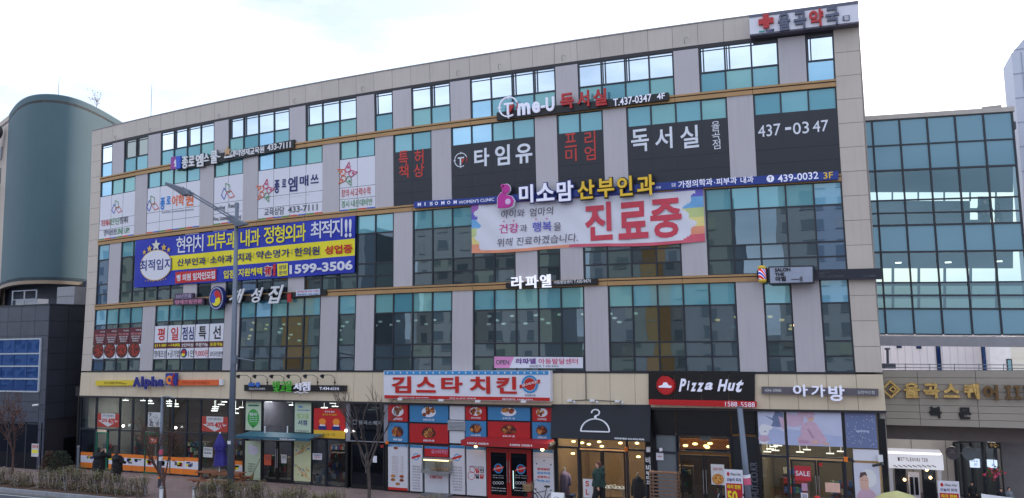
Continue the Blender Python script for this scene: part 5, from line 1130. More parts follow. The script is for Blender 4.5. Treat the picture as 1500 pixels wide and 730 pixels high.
# --- boutique
S = thing('hanger_awning', 'black sloping awning panel with a white coat hanger sign', 'awning', tuple(F(808, 640, -.6)))
P0, P1, P2, P3 = F(808, 592.4, .0), F(953, 593, .0), F(951.5, 647, -.75), F(806.5, 641.5, -.75)
mb = MB(); mb.prism([P3, P2, P1, P0], (0, .05, -.02)); build('canvas', mb, mat('black_canvas', (26, 28, 36), .75, .08), S)
mb = MB(); mb.prism([P3+Vector((.0, .06, 0)), P0+Vector((0, .06, 0)), Vector((P0.x, .05, P3.z))], (.02, 0, 0)); mb.prism([P2+Vector((-.03, .06, 0)), P1+Vector((-.03, .06, 0)), Vector((P1.x-.03, .05, P2.z))], (.02, 0, 0)); build('side_cheek', mb, MATS['black_canvas'], S)
def onaw(a, b, o=.02):
    p = (P3*(1-a)+P2*a)*(1-b)+(P0*(1-a)+P1*a)*b; return p+Vector((0, -o, -.0))
mb = MB(); cxa = .46
def awt(pts, w, mb):
    for p, q in zip(pts[:-1], pts[1:]): mb.tube([p, q], w, 6)
hp = [onaw(cxa-.145*math.cos(math.pi*k/24), .22+.36*math.sin(math.pi*k/24)) for k in range(25)]
awt(hp, .035, mb); awt([onaw(cxa-.145, .22), onaw(cxa+.145, .22)], .035, mb)
awt([onaw(cxa, .58), onaw(cxa, .66)], .06, mb); hk = [onaw(cxa+.04*math.cos(R_(t)), .76+.09*math.sin(R_(t))) for t in range(190, -91, -20)]; awt([hk[k] for k in range(len(hk))], .035, mb)
build('hanger_emblem', mb, M_whitep, S)
V, Fc = text_geo('비비부에프 010.4765.9206', .02, 0); out = [tuple(onaw(.66+.29*a, .025+.055*b, .03+.01*c)) for a, b, c in V]; build('lettering', (out, Fc, [0]*len(Fc)), M_whitep, S)
zt3 = F(880, 657.5, YS).z
shopwin((814.5, 847, 917, 945), zt3, F(880, 640, YS).z, G_shop); shopwin((815, 847), .02, zt3, G_shop, v=657); shopwin((918, 945), .02, zt3, G_shop, v=657)
door(F(848.5, 660, YS).x, F(916, 660, YS).x, F(880, 660, YS).z, 2, M_black, G_shop)
spot_copies([(840, 647), (852.5, 649), (862.5, 651), (877.5, 647.5), (881.5, 654), (908.5, 649.3), (933, 649.5), (839, 664.5), (935, 669.3)], mat('boutique_bulb', (255, 220, 160), .4, emit=12, ecol=(255, 205, 130)), 1.0, .05, 'pendant_bulb')
def mannequin(u, v, y, h, m, label, coat=True, head=False):
    p = F(u, v, y); S = thing('mannequin', label, 'mannequin', (p.x, y, 0)); x = p.x; zt = p.z
    mb = MB(); mb.tube([(x, y, 0.03), (x, y, zt-h*.9)], .02, 6); mb.tube([(x, y, .03), (x, y, .06)], .18, 12); build('stand', mb, M_grey, S)
    mb = MB(); mb.tube([(x, y, zt-h), (x, y, zt-h*.6), (x, y, zt-h*.45), (x, y, zt-h*.15), (x, y, zt-.04), (x, y, zt+.03)], [.30 if not coat else .24, .22, .17 if not coat else .23, .22, .14, .06], 14)
    for s in (-1, 1): mb.tube([(x+s*.17, y, zt-.1), (x+s*.26, y, zt-h*.35), (x+s*.28, y-.05, zt-h*.62)], [.08, .065, .05], 8)
    build('garment', mb, m, S, smooth=True)
    mb = MB(); mb.tube([(x, y, zt), (x, y, zt+.12)], [.05, .045], 8); mb.ball((x, y, zt+.15), .05, 8, 6); build('neck', mb, M_whitep, S, smooth=True)
mannequin(827, 691, .9, 1.0, mat('lilac_coat', (168, 146, 190), .8), 'mannequin in a lilac coat behind the left boutique window'); mannequin(934.5, 699, .9, 1.3, mat('dark_dress', (34, 36, 48), .8), 'mannequin in a dark dress behind the right boutique window')
p = F(824, 725, 1.2); mb = MB(); mb.box(p.x-.4, 1.2, .03, p.x+.5, 1.6, p.z); build('display_table', mb, mat('denim', (60, 84, 130), .8), B)
mb = MB(); p = F(900, 716, 1.6); mb.box(p.x-.5, 1.5, p.z-.03, p.x+.5, 2.1, p.z+.02)
for sx in (-.45, .42): mb.box(p.x+sx, 1.52, .03, p.x+sx+.04, 1.56, p.z-.03)
for k in range(5): mb.box(p.x-.4+.17*k, 1.6, p.z+.02, p.x-.3+.17*k, 1.75, p.z+.1+.03*(k % 3))
build('display_table', mb, M_whitep, label='small white display table with trinkets inside the boutique', cat='table')
# SL(E) board in boutique
partbox('shop_pilaster', (F(945.6, 660, .2).x, 0, F(960.3, 660, .2).x, F(950, 636, .2).z), .235, .06, MATS['gloss_black'])
partbox('shop_pilaster', (F(1069.5, 650, .2).x, 0, F(1073, 650, .2).x, F(1070, 636, .2).z), .235, .04, MATS['gloss_black'])
S, r = paper(853.8, 701.5, 869, 730, M_white, 'sale_board', -.06, 'white board with red vertical letters at the left boutique door', 'board')
for k, s in enumerate('SL'): text(s, RC(858 if k else 857.5, 704.5+12*k, 863, 713+12*k, -.07), -.075, M_orange if False else mat('brick_letter', (196, 70, 50), .5), S, d=.01, bold=.02)
S = thing('vertical_letters', 'white vertical Korean letters on the black pier beside the boutique', 'sign', tuple(F(949, 690, .1)))
for s, q in zip('비비부띠끄', ((945.5, 669.5, 952.5, 679.5), (946, 681, 953, 690), (946, 690.5, 953, 697), (946.5, 697.5, 952.5, 703.5), (946.5, 704.5, 952.5, 709.5))): text(s, RC(*q, .12), .12, M_whitep, S, d=.03, bold=.02, name='letter')
p = F(950, 658.5, .1); mb = MB(); mb.box(p.x-.07, .0, p.z-.1, p.x+.07, .15, p.z+.1); build('junction_box', mb, M_whitep, S)
# --- pizza shop front
x0, x1 = F(954, 600, YS).x, F(1108, 600, YS).x
ztp, zmp = F(1020, 636, YS).z, F(1020, 663.5, YS).z
for a, b in ((954, 989), (990, 1070), (1071, 1107)): partbox('black_cladding', (F(a, 610, YS).x, F(a, 636, .2).z, F(b, 610, YS).x-.0, ZC), .2, .1, MATS['gloss_black'])
G_frost = glass('frosted_glass', (200, 205, 210), (150, 156, 160), .04, (120, 126, 130), .85, wave=0)
shopwin((960, 991.5), .02, F(975, 636, YS).z, G_frost, (F(975, 663, YS).z,), v=650)
shopwin((993.5, 1069.5), zmp+.02, ztp-.02, G_shop, v=650)
door(F(996, 665, YS).x, F(1068, 668, YS).x, F(1030, 667, YS).z, 2, M_black, G_shop)
for a, b in ((1070.5, 1108),): partbox('black_cladding', (F(a, 650, YS).x, .02, F(b, 650, YS).x, F(b, 640, YS).z), .26, .1, mat('dark_shop_panel', (28, 30, 36), .35))
tubes([(984, 650.5)], .2, .7, M_lampy)
spot_copies([(1004, 653), (1018, 650.5), (1034, 653.5), (1036, 655.5), (1040, 650), (1068, 654.5)], M_lampy, .9, .06, 'pendant_lamp')
partbox('menu_strip', RC(1003, 657, 1068.5, 664, .6), .6, .03, mat('dark_menu_strip', (60, 48, 40), .5)); text('OUR PASSION FOR THE BEST AUTHENTIC', RC(1006, 661, 1068, 662.8, .58), .58, mat('tan_letter', (150, 120, 80), .5), B, bold=.0)
partbox('orange_wall', RC(992, 642, 1070, 664, 2.0), 2.0, .05, mat('terracotta_wall', (190, 120, 60), .7, .2, 1))
partbox('ac_unit', RC(1025.5, 638, 1040, 646, .5), .5, .3, M_whitep)
paper(961, 663.5, 972, 674.5, M_white, label='white notice with red corners on frosted pizza shop glass', txts=(('배달중', (.2, .4, .8, .6), M_rv),), y=YS-.05)
S, r = paper(1041, 680, 1062, 711, MATS['poster_pale'], 'window_poster', YS-.1, 'pizza poster on the right pizza shop door', 'poster'); pp = ((r[0]+r[2])/2, r[1]+.28*(r[3]-r[1])); mb = MB(); mb.disc(pp, .24, .22, YS-.11, .006, 0, 20); mb.disc(pp, .2, .18, YS-.114, .006, 1, 18); build('printed_pizza', mb, [mat('crust', (190, 130, 70), .6), food_mat('pizza_top', (170, 60, 30), (220, 180, 90), 18)], S); text('오늘의 피자', (r[0]+.08, r[3]-.25, r[2]-.08, r[3]-.12), YS-.108, M_rv, S, bold=.0, d=.004)
S = thing('security_camera', 'round white dome camera on the frosted pizza shop window frame', 'camera', tuple(F(968, 660, .15))); p = F(968, 659, .15); mb = MB(); mb.ball((p.x, .12, p.z), .09, 12, 8); build('dome', mb, M_whitep, S, smooth=True); mb = MB(); mb.box(p.x-.16, .05, p.z-.03, p.x-.05, .12, p.z+.04); build('bracket', mb, M_black, S)
S = thing('web_address', 'grey vertical web address lettering on dark panel right of the leaning pole', 'sign', tuple(F(1105, 700, .2)))
V, Fc = text_geo('HUT.CO.KR', .02, 0); a = F(1101, 729, .24); b = F(1109.5, 677, .24); out = [(a.x+(b.x-a.x)*(1-y_), .24-.01*(c_+.5), a.z+(b.z-a.z)*x_) for x_, y_, c_ in V]; build('lettering', (out, Fc, [0]*len(Fc)), M_greyp, S)
# wood crate
def crate(u0, v0, u1, v1, y, dy, label):
    a, b = F(u0, 700, y), F(u1, v0, y); S = thing('slatted_crate', label, 'crate', (a.x, y, 0)); z1 = F(u0, v0, y).z; mw = mat('crate_wood', (122, 92, 74), .7, .2, 6)
    n = 13
    for k in range(n):
        z = .06+(z1-.12)*k/(n-1); mb = MB(); mb.box(a.x, y, z, b.x, y+.02, z+.055); build('slat', mb, mw, S)
        mb = MB(); mb.box(b.x, y+.02, z, b.x+.02, y+dy, z+.055); build('slat', mb, mw, S)
    for x, yy in ((a.x, y+.021), (b.x-.05, y+.021), (a.x, y+dy), (b.x-.05, y+dy)): mb = MB(); mb.box(x, yy, 0, x+.05, yy+.05, z1); build('post', mb, mw, S)
    mb = MB(); mb.box(a.x-.01, y-.01, z1-.0, b.x+.01, y+.03, z1+.05); build('top_rail', mb, mat('crate_rail', (160, 118, 92), .7, .2, 6), S)
crate(951, 691.5, 991, 730, -1.2, .5, 'tall slatted wooden crate standing left of the pizza shop doors')
# --- baby shop front
r1, r2, r3 = RC(1109.5, 602, 1150, 651.8, .14), RC(1151.8, 603.3, 1234.8, 655, .14), RC(1237, 605, 1286, 657.5, .14)
M_bs = mat('poster_snow', (196, 198, 222), .5, .05, 2); M_pk = mat('poster_pink', (206, 170, 190), .6, .08, 5); M_sk = mat('poster_skin', (214, 172, 156), .6); M_sl = mat('poster_slate', (112, 124, 156), .6, .08, 5)
def pmb(par, r, y, items):
    mats = []; mb = MB(); w, h = r[2]-r[0], r[3]-r[1]
    for i, (kind, m, *a) in enumerate(items):
        if m not in mats: mats.append(m)
        k = mats.index(m); yy = y-.004-.0012*i
        if kind == 'e': mb.disc((r[0]+a[0]*w, r[1]+a[1]*h), a[2]*w, a[3]*h, yy, .003, k, 20)
        else: mb.prism([(r[0]+p*w, yy, r[1]+q*h) for p, q in a[0]], (0, .003, 0), k)
    return build('printed_picture', mb, mats, par)
S = thing('baby_poster', 'large window poster with soft star cushions and a white toy rabbit in the snow', 'poster', (r1[0], .14, r1[1])); partbox('sheet', r1, .14, .02, M_bs, S)
pmb(S, r1, .14, [('p', M_sl, [(.25, .88), (.55, .78), (.7, 1.0), (.98, .95), (1, .62), (.98, .55), (.75, .52), (.5, .55), (.6, .7)]), ('p', mat('poster_rose', (200, 168, 190), .6), [(.8, .85), (1, .8), (1, .45), (.9, .5)]), ('p', mat('poster_blanket', (176, 184, 216), .6), [(0, .0), (1, .0), (1, .38), (.6, .52), (.2, .55), (0, .52)]), ('e', M_whitep, .22, .42, .2, .18), ('e', M_whitep, .3, .5, .26, .08), ('e', M_whitep, .2, .1, .18, .1), ('e', MATS['poster_rose'], .2, .17, .22, .1), ('e', M_greyp, .26, .38, .03, .02)])
S = thing('baby_poster', 'large window poster of a baby in pink knitwear sitting on a pale blanket', 'poster', (r2[0], .14, r2[1])); partbox('sheet', r2, .14, .02, M_bs, S)
pmb(S, r2, .14, [('p', MATS['poster_rose'], [(0, .95), (.18, .9), (.22, 1), (.34, 1), (.3, .6), (.1, .55), (0, .6)]), ('p', MATS['poster_blanket'], [(0, 0), (1, 0), (1, .3), (.6, .38), (0, .48)]), ('p', M_pk, [(.2, .02), (.18, .2), (.26, .34), (.25, .5), (.33, .68), (.44, .74), (.54, .68), (.6, .5), (.72, .2), (.68, .08), (.5, .02)]), ('e', M_sk, .44, .84, .07, .12), ('e', M_pk, .42, .93, .09, .12), ('e', M_sk, .5, .12, .06, .05), ('e', M_sk, .7, .07, .06, .04), ('p', mat('poster_fold', (186, 146, 172), .6), [(.36, .5), (.4, .52), (.5, .25), (.46, .2)]), ('e', MATS['poster_rose'], .5, .93, .03, .03), ('e', M_greyp, .455, .85, .008, .012), ('e', M_greyp, .42, .85, .008, .012), ('e', MATS['poster_fold'], .3, .12, .1, .05)])
S = thing('pattern_poster', 'slate blue window poster with scattered white dots and a small lower case shop name', 'poster', (r3[0], .14, r3[1])); partbox('sheet', r3, .14, .02, mat('poster_slateblue', (108, 118, 158), .5, .03), S)
rnd = random.Random(4); pmb(S, r3, .14, [('e', M_whitep, rnd.uniform(.04, .96), rnd.uniform(.04, .96), .012, .009) for _ in range(46)])
text('agabang', (r3[0]+.33*(r3[2]-r3[0]), r3[1]+.44*(r3[3]-r3[1]), r3[0]+.76*(r3[2]-r3[0]), r3[1]+.53*(r3[3]-r3[1])), .13, mat('pale_blue_letter', (190, 200, 226), .5), S, d=.004, bold=.03)
zb1 = F(1180, 670.5, YS).z
shopwin((1111, 1152.5, 1236.5, 1288.5), zb1, ZC, G_shop, (), v=640); shopwin((1112.5, 1154), .02, zb1, G_shop, v=675); shopwin((1237, 1249.5), .02, zb1, G_shop, v=675)
door(F(1157, 675, YS).x, F(1236, 675, YS).x, F(1190, 674, YS).z, 2, M_black, G_shop)
partbox('white_board', RC(1249.2, 658, 1288, 676, .2), .2, .03, M_white)
r = RC(1250, 678, 1291, 730, .2); r = (r[0], .3, r[2], r[3]); S = thing('child_poster', 'tall poster of a child in white hood covering mouth with hands, by the right corner', 'poster', (r[0], .2, r[1])); partbox('sheet', r, .2, .02, mat('poster_pale2', (206, 204, 220), .5, .03), S)
pmb(S, r, .2, [('e', M_pk, .45, .28, .42, .26), ('e', M_whitep, .55, .72, .32, .17), ('e', M_sk, .38, .66, .18, .13), ('p', mat('poster_hair', (90, 70, 70), .7), [(.2, .72), (.25, .82), (.45, .84), (.52, .76), (.4, .78), (.3, .74)]), ('p', M_pk, [(.1, .3), (.5, .55), (.85, .3), (.95, .1), (.1, .1)]), ('e', M_sk, .3, .57, .09, .07), ('e', M_sk, .46, .56, .09, .07), ('e', M_greyp, .32, .68, .02, .008), ('e', M_greyp, .45, .68, .02, .008)])
tubes([(1128, 658), (1133, 654.5), (1140, 653), (1136, 660), (1172, 662.5), (1182, 659), (1216, 664.5), (1232, 661.5), (1124, 662)], .3, 1.0, mat('shop_tube', (255, 240, 215), .4, emit=3))
S, r = paper(1163.5, 682.5, 1188.5, 705, mat('sale_red', (186, 44, 58), .5), 'sale_sign', YS-.09, 'red square SALE sign on the left baby shop door', 'sign', txts=(('SALE', (.06, .32, .94, .66), M_white),))
paper(1174, 708, 1183, 719.5, MATS['poster_fold'], label='small pink notice under the red SALE sign'); paper(1173, 722, 1184, 732, M_white, label='small white notice reading 50 low on the baby shop door', txts=(('50', (.2, .2, .8, .8), M_greyp),))
S, r = paper(1208.5, 707, 1231, 722, mat('peach_notice', (224, 180, 164), .5), 'notice', YS-.09, 'wide peach and white notice on the right baby shop door', 'notice'); paper(1199.5, 678.5, 1205, 683, M_redsign, label='tiny red sticker on the right baby shop door', cat='sticker', y=YS-.09)
p = F(1239, 674, .05); mb = MB(); mb.box(p.x-.07, .05, p.z-.07, p.x+.07, .18, p.z+.1); build('siren_box', mb, M_orange, label='small orange alarm box above the baby shop doors', cat='alarm box'); p = F(917, 659, .08); mb = MB(); mb.box(p.x-.06, .05, p.z-.07, p.x+.06, .18, p.z+.1); build('siren_box', mb, M_orange, label='small orange alarm box on the boutique door frame', cat='alarm box')
partbox('corner_pier', (F(1289, 640, 0).x, 0, XE-.06, ZC-.3), .14, .35, MATS['gloss_black'])
S = thing('security_camera', 'black bullet camera on the dark corner pier beside the child poster', 'camera', tuple(F(1286, 680, 0))); p = F(1286, 680, -.1); mb = MB(); mb.tube([(p.x-.18, -.25, p.z-.05), (p.x+.12, -.05, p.z)], .05, 10); build('barrel', mb, M_black, S); mb = MB(); mb.box(p.x+.1, -.05, p.z-.03, p.x+.2, .13, p.z+.03); build('bracket', mb, M_grey, S)
p = F(1290, 672, .05); mb = MB(); mb.box(p.x-.1, .0, p.z-.12, p.x+.08, .13, p.z+.13); build('meter_box', mb, M_whitep, label='small white box high on the dark corner pier', cat='box')

# ================================================================= RIGHT: GLASS BRIDGE BUILDING AND GATE
TA = math.tan(R_(7))
def FBr(u, v, off=0.0):           # point on the slanted bridge plane
    d = ray(u, v); y0 = 4+off
    t = (y0+TA*(CAM.x-43)-CAM.y)/(d.y-TA*d.x)
    return Vector((CAM.x+d.x*t, CAM.y+d.y*t, CAM.z+d.z*t))
ct = [(1237, 1257), (1277, 1298.6), (1317, 1340), (1357.6, 1382), (1398.7, 1425), (1440.4, 1468), (1483, 1512), (1526, 1557)]
rv = [(177.3, 164), (214.7, 204), (251.3, 242.6), (294.7, 288.5), (313.2, 309), (331.2, 326.7), (370, 367.4), (414.8, 413), (433.3, 432.8), (452.4, 452.7), (489.4, 490.8)]
def gpx(c, r):
    ut, ub = ct[c]; vl, vr = rv[r]; u = ut
    for _ in range(6):
        v = vl+(vr-vl)*(u-1280)/200; u = ut+(ub-ut)*(v-175)/315
    return u, v
BR = thing('glass_bridge_building', 'glazed bridge block of blue glass panes spanning beside the main building above the gate', 'building', tuple(FBr(1300, 490)))
gp3 = [[FBr(*gpx(c, r)) for r in range(11)] for c in range(8)]
mb = MB()
for c in range(7):
    for r in range(10):
        a, b = gp3[c][r], gp3[c][r+1]; w = .035
        mb.prism([(b.x-w, b.y-.06, b.z), (b.x+w, b.y-.06, b.z), (a.x+w, a.y-.06, a.z), (a.x-w, a.y-.06, a.z)], (0, .16, 0))
build('mullion', mb, M_frame, BR, kind='stuff')
mb = MB()
for r in range(11):
    for c in range(6):
        a, b = gp3[c][r], gp3[c+1][r]; h = .04 if r in (0, 2, 5, 6, 9) else .03
        mb.prism([(a.x+.036, a.y-.05, a.z-h), (b.x-.036, b.y-.05, b.z-h), (b.x-.036, b.y-.05, b.z+h), (a.x+.036, a.y-.05, a.z+h)], (0, .12, 0))
build('transom', mb, M_frame, BR, kind='stuff')
for c in range(7):
    if c > 5 : continue
    for r in range(10):
        q = [gp3[c][r+1], gp3[c+1][r+1], gp3[c+1][r], gp3[c][r]]; t = random.uniform(-.006, .006)
        q = [p+Vector((0, t if i in (0, 3) else -t, 0)) for i, p in enumerate(q)]
        sp = r in (0, 1, 5, 9); mb = MB(); mb.prism(q, (0, .02, 0)); build('spandrel_panel' if sp else 'pane', mb, G_blue if sp else (G_brv if r not in (7, 8) else glass('bridge_vision_dark', (190, 215, 225), (170, 196, 196), .1, (50, 72, 78), .38, wave=.03)), BR)
def bq(u0, u1, v0, v1, off, d, m, name, par=BR):
    P = [FBr(u0, v1, off), FBr(u1, v1, off), FBr(u1, v0, off), FBr(u0, v0, off)]; mb = MB(); mb.prism(P, (0, d, 0)); return build(name, mb, m, par)
M_brw = mat('bridge_inner_wall', (96, 104, 112), .8, .1, .5)
bq(1272, 1484, 172, 281, 4.5, .2, M_brw, 'inner_wall'); bq(1260, 1421, 294.5, 393, 4.5, .2, M_brw, 'inner_wall'); bq(1421.2, 1484, 331, 393, 4.5, .2, M_brw, 'inner_wall'); bq(1433, 1451, 288, 330.8, 4.5, .2, M_brw, 'inner_wall'); bq(1458, 1484, 288, 330.8, 4.5, .2, M_brw, 'inner_wall'); bq(1421.2, 1432.8, 305, 309, 4.5, .2, M_brw, 'inner_wall'); bq(1421.2, 1432.8, 322, 326, 4.5, .2, M_brw, 'inner_wall'); bq(1260, 1484, 452, 489, 4.5, .2, M_brw, 'inner_wall')
mb = MB()
for u in list(range(1268, 1480, 38)): 
    for w, (v0, v1) in ((1.2, (281, 294.5)), (2.0, (393, 452))):
        P = [FBr(u, v1, 4.4), FBr(u+w*2, v1, 4.4), FBr(u+w*2, v0, 4.4), FBr(u, v0, 4.4)]; mb.prism(P, (0, .1, 0))
for v in (413, 414.5, 416, 417.5, 431, 432.5, 434, 436): P = [FBr(1262, v+1.3, 4.38), FBr(1500, v+1.3, 4.38), FBr(1500, v, 4.38), FBr(1262, v, 4.38)]; mb.prism(P, (0, .1, 0))
build('rear_mullion', mb, M_brw, BR, kind='stuff')
for r, w in ((5, .25), (0, .2)):
    a, b = FBr(1262, rv[r][0]+14, .25), FBr(1488, rv[r][1]+14, .25); mb = MB(); mb.prism([(a.x, a.y, a.z-.3), (b.x, b.y, b.z-.3), (b.x, b.y, b.z), (a.x, a.y, a.z)], (0, 4.1, 0)); build('floor_slab', mb, M_brw, BR)
a, b = FBr(1250, 492, -.05), FBr(1512, 494, -.05); mb = MB(); mb.prism([(a.x, a.y, a.z-.42), (b.x, b.y, b.z-.42), (b.x, b.y, b.z), (a.x, a.y, a.z)], (0, 5, 0)); build('bottom_beam', mb, mat('bridge_beam', (150, 146, 150), .7, .08), BR)
a, b = FBr(1262, 174.5, -.08), FBr(1486, 160, -.08); mb = MB(); mb.prism([(a.x, a.y, a.z-.08), (b.x, b.y, b.z-.08), (b.x, b.y, b.z+.12), (a.x, a.y, a.z+.12)], (0, 5, 0)); build('parapet', mb, mat('bridge_parapet', (186, 178, 170), .6), BR)
for (u, v) in ((1316, 385), (1389, 384.5), (1463.5, 383)): p = FBr(u, v, 1.2); mb = MB(); mb.box(p.x-.12, p.y, p.z-.02, p.x+.12, p.y+.1, p.z+.02); build('ceiling_light', mb, M_lampw, BR)
# tower and pale wall at the far right
S = thing('pale_tower', 'pale panelled tower block rising at the right edge beyond the glass bridge', 'building', tuple(F(1490, 300, 12)))
xL_ = F(1486, 130, 12).x; mb = MB(); zt9 = F(1500, 57, 12).z
zs9 = F(1486, 78, 12).z; mb.prism([(xL_, 12, 0), (xL_+6, 12, 0), (xL_+6, 12, zs9+6*(zt9-zs9)/(F(1500, 57, 12).x-xL_)), (xL_, 12, zs9)], (0, 2.6, 0)); build('wall', mb, mat('pale_tower_panel', (196, 200, 214), .6, .06, .4), S)
for k in range(18): mb = MB(); z = 1.4+1.25*k; mb.box(xL_-.01, 11.975, z, xL_+6, 12.0, z+.03); build('panel_joint', mb, mat('tower_joint', (150, 156, 172), .6), S)
for k in range(5): mb = MB(); mb.box(xL_+1.2*k+.4, 11.97, 0, xL_+1.2*k+.43, 11.99, zs9); build('panel_joint', mb, MATS['tower_joint'], S)
p0, p1 = F(1440, 158, 9), F(1468, 152, 9); mb = MB(); mb.box(p0.x, 9.2, p0.z-.4, p1.x, 11, p1.z); build('roof_house', mb, mat('roof_house_wall', (170, 164, 156), .7), BR)
# gate
YG = 3.0
GT = thing('entrance_gate', 'beige panelled gate beam with gold Korean lettering over the passage to the square', 'gate', tuple(F(1297, 625, YG)))
gl_, gr_ = F(1294, 560, YG).x, F(1560, 560, YG).x; gt_, gb_ = F(1400, 543.5, YG).z, F(1400, 625.5, YG).z
n = 8; seams = [gl_, F(1346.5, 590, YG).x, F(1432, 590, YG).x, F(1518, 590, YG).x, gr_]
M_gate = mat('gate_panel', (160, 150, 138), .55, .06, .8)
for k in range(n):
    z0, z1 = gb_+(gt_-gb_)*k/n, gb_+(gt_-gb_)*(k+1)/n
    for a, b in zip(seams[:-1], seams[1:]): mb = MB(); mb.box(a+.01, YG+random.uniform(0, .004), z0+.008, b-.008, YG+.06, z1-.008); build('cladding_panel', mb, M_gate, GT)
mb = MB(); mb.box(gl_, YG+.065, gb_, gr_, YG+1.0, gt_-.02); build('beam_core', mb, M_joint, GT)
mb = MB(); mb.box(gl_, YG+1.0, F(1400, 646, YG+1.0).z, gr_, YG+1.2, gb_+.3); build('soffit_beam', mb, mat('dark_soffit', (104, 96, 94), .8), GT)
M_goldl = mat('gold_letter', (214, 176, 108), .25, .3, 5, metal=.85, bump=1.0); M_bronze = mat('bronze_letter', (120, 92, 60), .35, .1, 4, metal=.6)
for s, q, m in (('율', (1323.5, 561, 1348, 583.5), M_goldl), ('곡', (1352, 562, 1377, 584), M_goldl), ('스', (1381, 562.5, 1406.5, 583), M_goldl), ('퀘', (1411, 562, 1435.5, 585), M_goldl), ('어', (1440, 564, 1463.5, 587), M_bronze)): text(s, RC(*q, YG-.2), YG-.2, m, GT, d=.16, bold=.04, name='letter')
for u in (1472, 1485.5, 1499): p, q = F(u, 565.5, YG-.2), F(u+11, 585, YG-.2); mb = MB(); w = q.x-p.x; mb.box(p.x, YG-.2, p.z-.08, q.x, YG-.04, p.z); mb.box(p.x, YG-.2, q.z, q.x, YG-.04, q.z+.08); mb.box(p.x+w*.3, YG-.2, q.z+.08, q.x-w*.3, YG-.04, p.z-.08); build('letter', mb, M_bronze, GT)
p = F(1305, 570.5, YG-.2); mb = MB(); rings(mb, (p.x, p.z), .27, .38, YG-.2, .14, 0, 4, 0, 360); rings(mb, (p.x+.08, p.z), .08, .16, YG-.22, .14, 0, 4, 0, 360); build('diamond_emblem', mb, M_goldl, GT)
for s, q in (('북', (1360.5, 595.8, 1380, 613)), ('문', (1403.8, 597, 1423.3, 614.3))): text(s, RC(*q, YG-.06), YG-.06, M_black, GT, d=.06, bold=.05, name='letter')
mb = MB()
for v in (533.5, 538.5): a, b = F(1297, v, YG+.4), F(1520, v+1.5, YG+.4); mb.tube([a, b], .018, 6)
for u in range(1326, 1520, 36): a, b = F(u, 533, YG+.4), F(u, 544, YG+.4); mb.tube([a, b], .015, 5)
build('railing', mb, M_grey, GT)
p, q = F(1300, 511.5, YG+.8), F(1300.5, 533, YG+.8); mb = MB(); mb.tube([p, q], .055, 10); mb.tube([p+Vector((0, 0, -.03)), p+Vector((0, 0, .05))], [.12, .1], 12); mb.box(q.x-.25, YG+.7, q.z-.2, q.x+.3, YG+1.2, q.z); build('vent_pipe', mb, mat('vent_dark', (84, 86, 94), .5), label='dark roof vent pipe standing on the gate roof by the main building corner', cat='vent pipe')
# white block seen between bridge and gate
S = thing('white_block', 'white panelled building with narrow dark windows seen through the gap above the gate', 'building', tuple(F(1400, 540, 22)))
xa_, xb_ = F(1220, 500, 22).x, F(1460, 520, 22).x; zt_w = F(1400, 470, 22).z; zb_w = 0
mb = MB(); mb.box(xa_, 22, zb_w, xb_, 32, zt_w); build('wall', mb, mat('white_block_panel', (246, 244, 250), .6, .04, .5), S)
for u0, u1, v0, v1 in ((1313, 1321, 506, 510), (1342, 1350, 506, 511), (1370.5, 1380.5, 507, 550), (1437, 1447.5, 507, 550)):
    r = RC(u0, v0, u1, v1, 21.95); f = build('window', MB().box(r[0], 21.96, r[1], r[2], 22.0, r[3]), M_frame, S); build('pane', MB().box(r[0]+.05, 21.93, r[1]+.05, r[2]-.05, 21.955, r[3]-.05), G_podb, f)
for k in range(22): x = xa_+(xb_-xa_)*k/22; build('panel_joint', MB().box(x, 21.985, 2, x+.03, 21.999, zt_w), mat('white_joint', (214, 214, 226), .6), S)
S = thing('side_block', 'bright pale building with teal windows at the right of the gap above the gate', 'building', tuple(F(1470, 530, 20)))
r = RC(1449, 500, 1484, 560, 20); build('wall', MB().box(r[0], 20, 0, r[2], 26, r[3]+1), mat('side_block_wall', (250, 250, 252), .6), S)
for q in ((1474, 526, 1484, 545), ): r = RC(*q, 19.95); f = build('window', MB().box(r[0], 19.96, r[1], r[2], 20, r[3]), M_frame, S); build('pane', MB().box(r[0]+.06, 19.93, r[1]+.06, r[2]-.06, 19.955, r[3]-.06), G_span, f)
# passage behind the gate
YB = 6.0
S = thing('passage_building', 'beige back building wall behind the small white shop in the passage', 'building', tuple(F(1340, 700, YB+2)))
r = RC(1285, 640, 1410, 700, YB+1.6); build('wall', MB().box(r[0], YB+1.6, 0, r[2]+6, YB+6, F(1340, 640, YB+2).z+.5), mat('passage_wall', (226, 216, 204), .6, .05), S)
for k in range(4): x = r[0]+1.4*k; build('panel_joint', MB().box(x, YB+1.58, 0, x+.02, YB+1.6, r[3]), M_joint, S)
S = thing('style_shop', 'small white shop with STYLENORITER lettering and white door in the passage', 'shop', tuple(F(1340, 715, YB)))
r = RC(1299, 661.5, 1381, 686, YB); build('fascia', MB().box(r[0], YB-.6, r[1], r[2], YB+1.2, r[3]), mat('glowing_white_fascia', (236, 236, 244), .4, emit=.28), S);  # glow added to lift the white fascia in the shaded passage
rr = RC(1317, 670, 1360.5, 677, YB-.62); 
for k, s in enumerate('STYLENORITER'): w = (rr[2]-rr[0])/12.6; text(s, (rr[0]+w*(k+.66), rr[1], rr[0]+w*(k+(1.36 if s != 'I' else .86)), rr[3]), YB-.62, mat('brown_letter', (110, 92, 84), .5), S, d=.02, bold=.0, name='letter')
build('brown_block', MB().box(rr[0]-.05, YB-.63, rr[1], rr[0]+.25*w, YB-.6, rr[3]), MATS['brown_letter'], S)
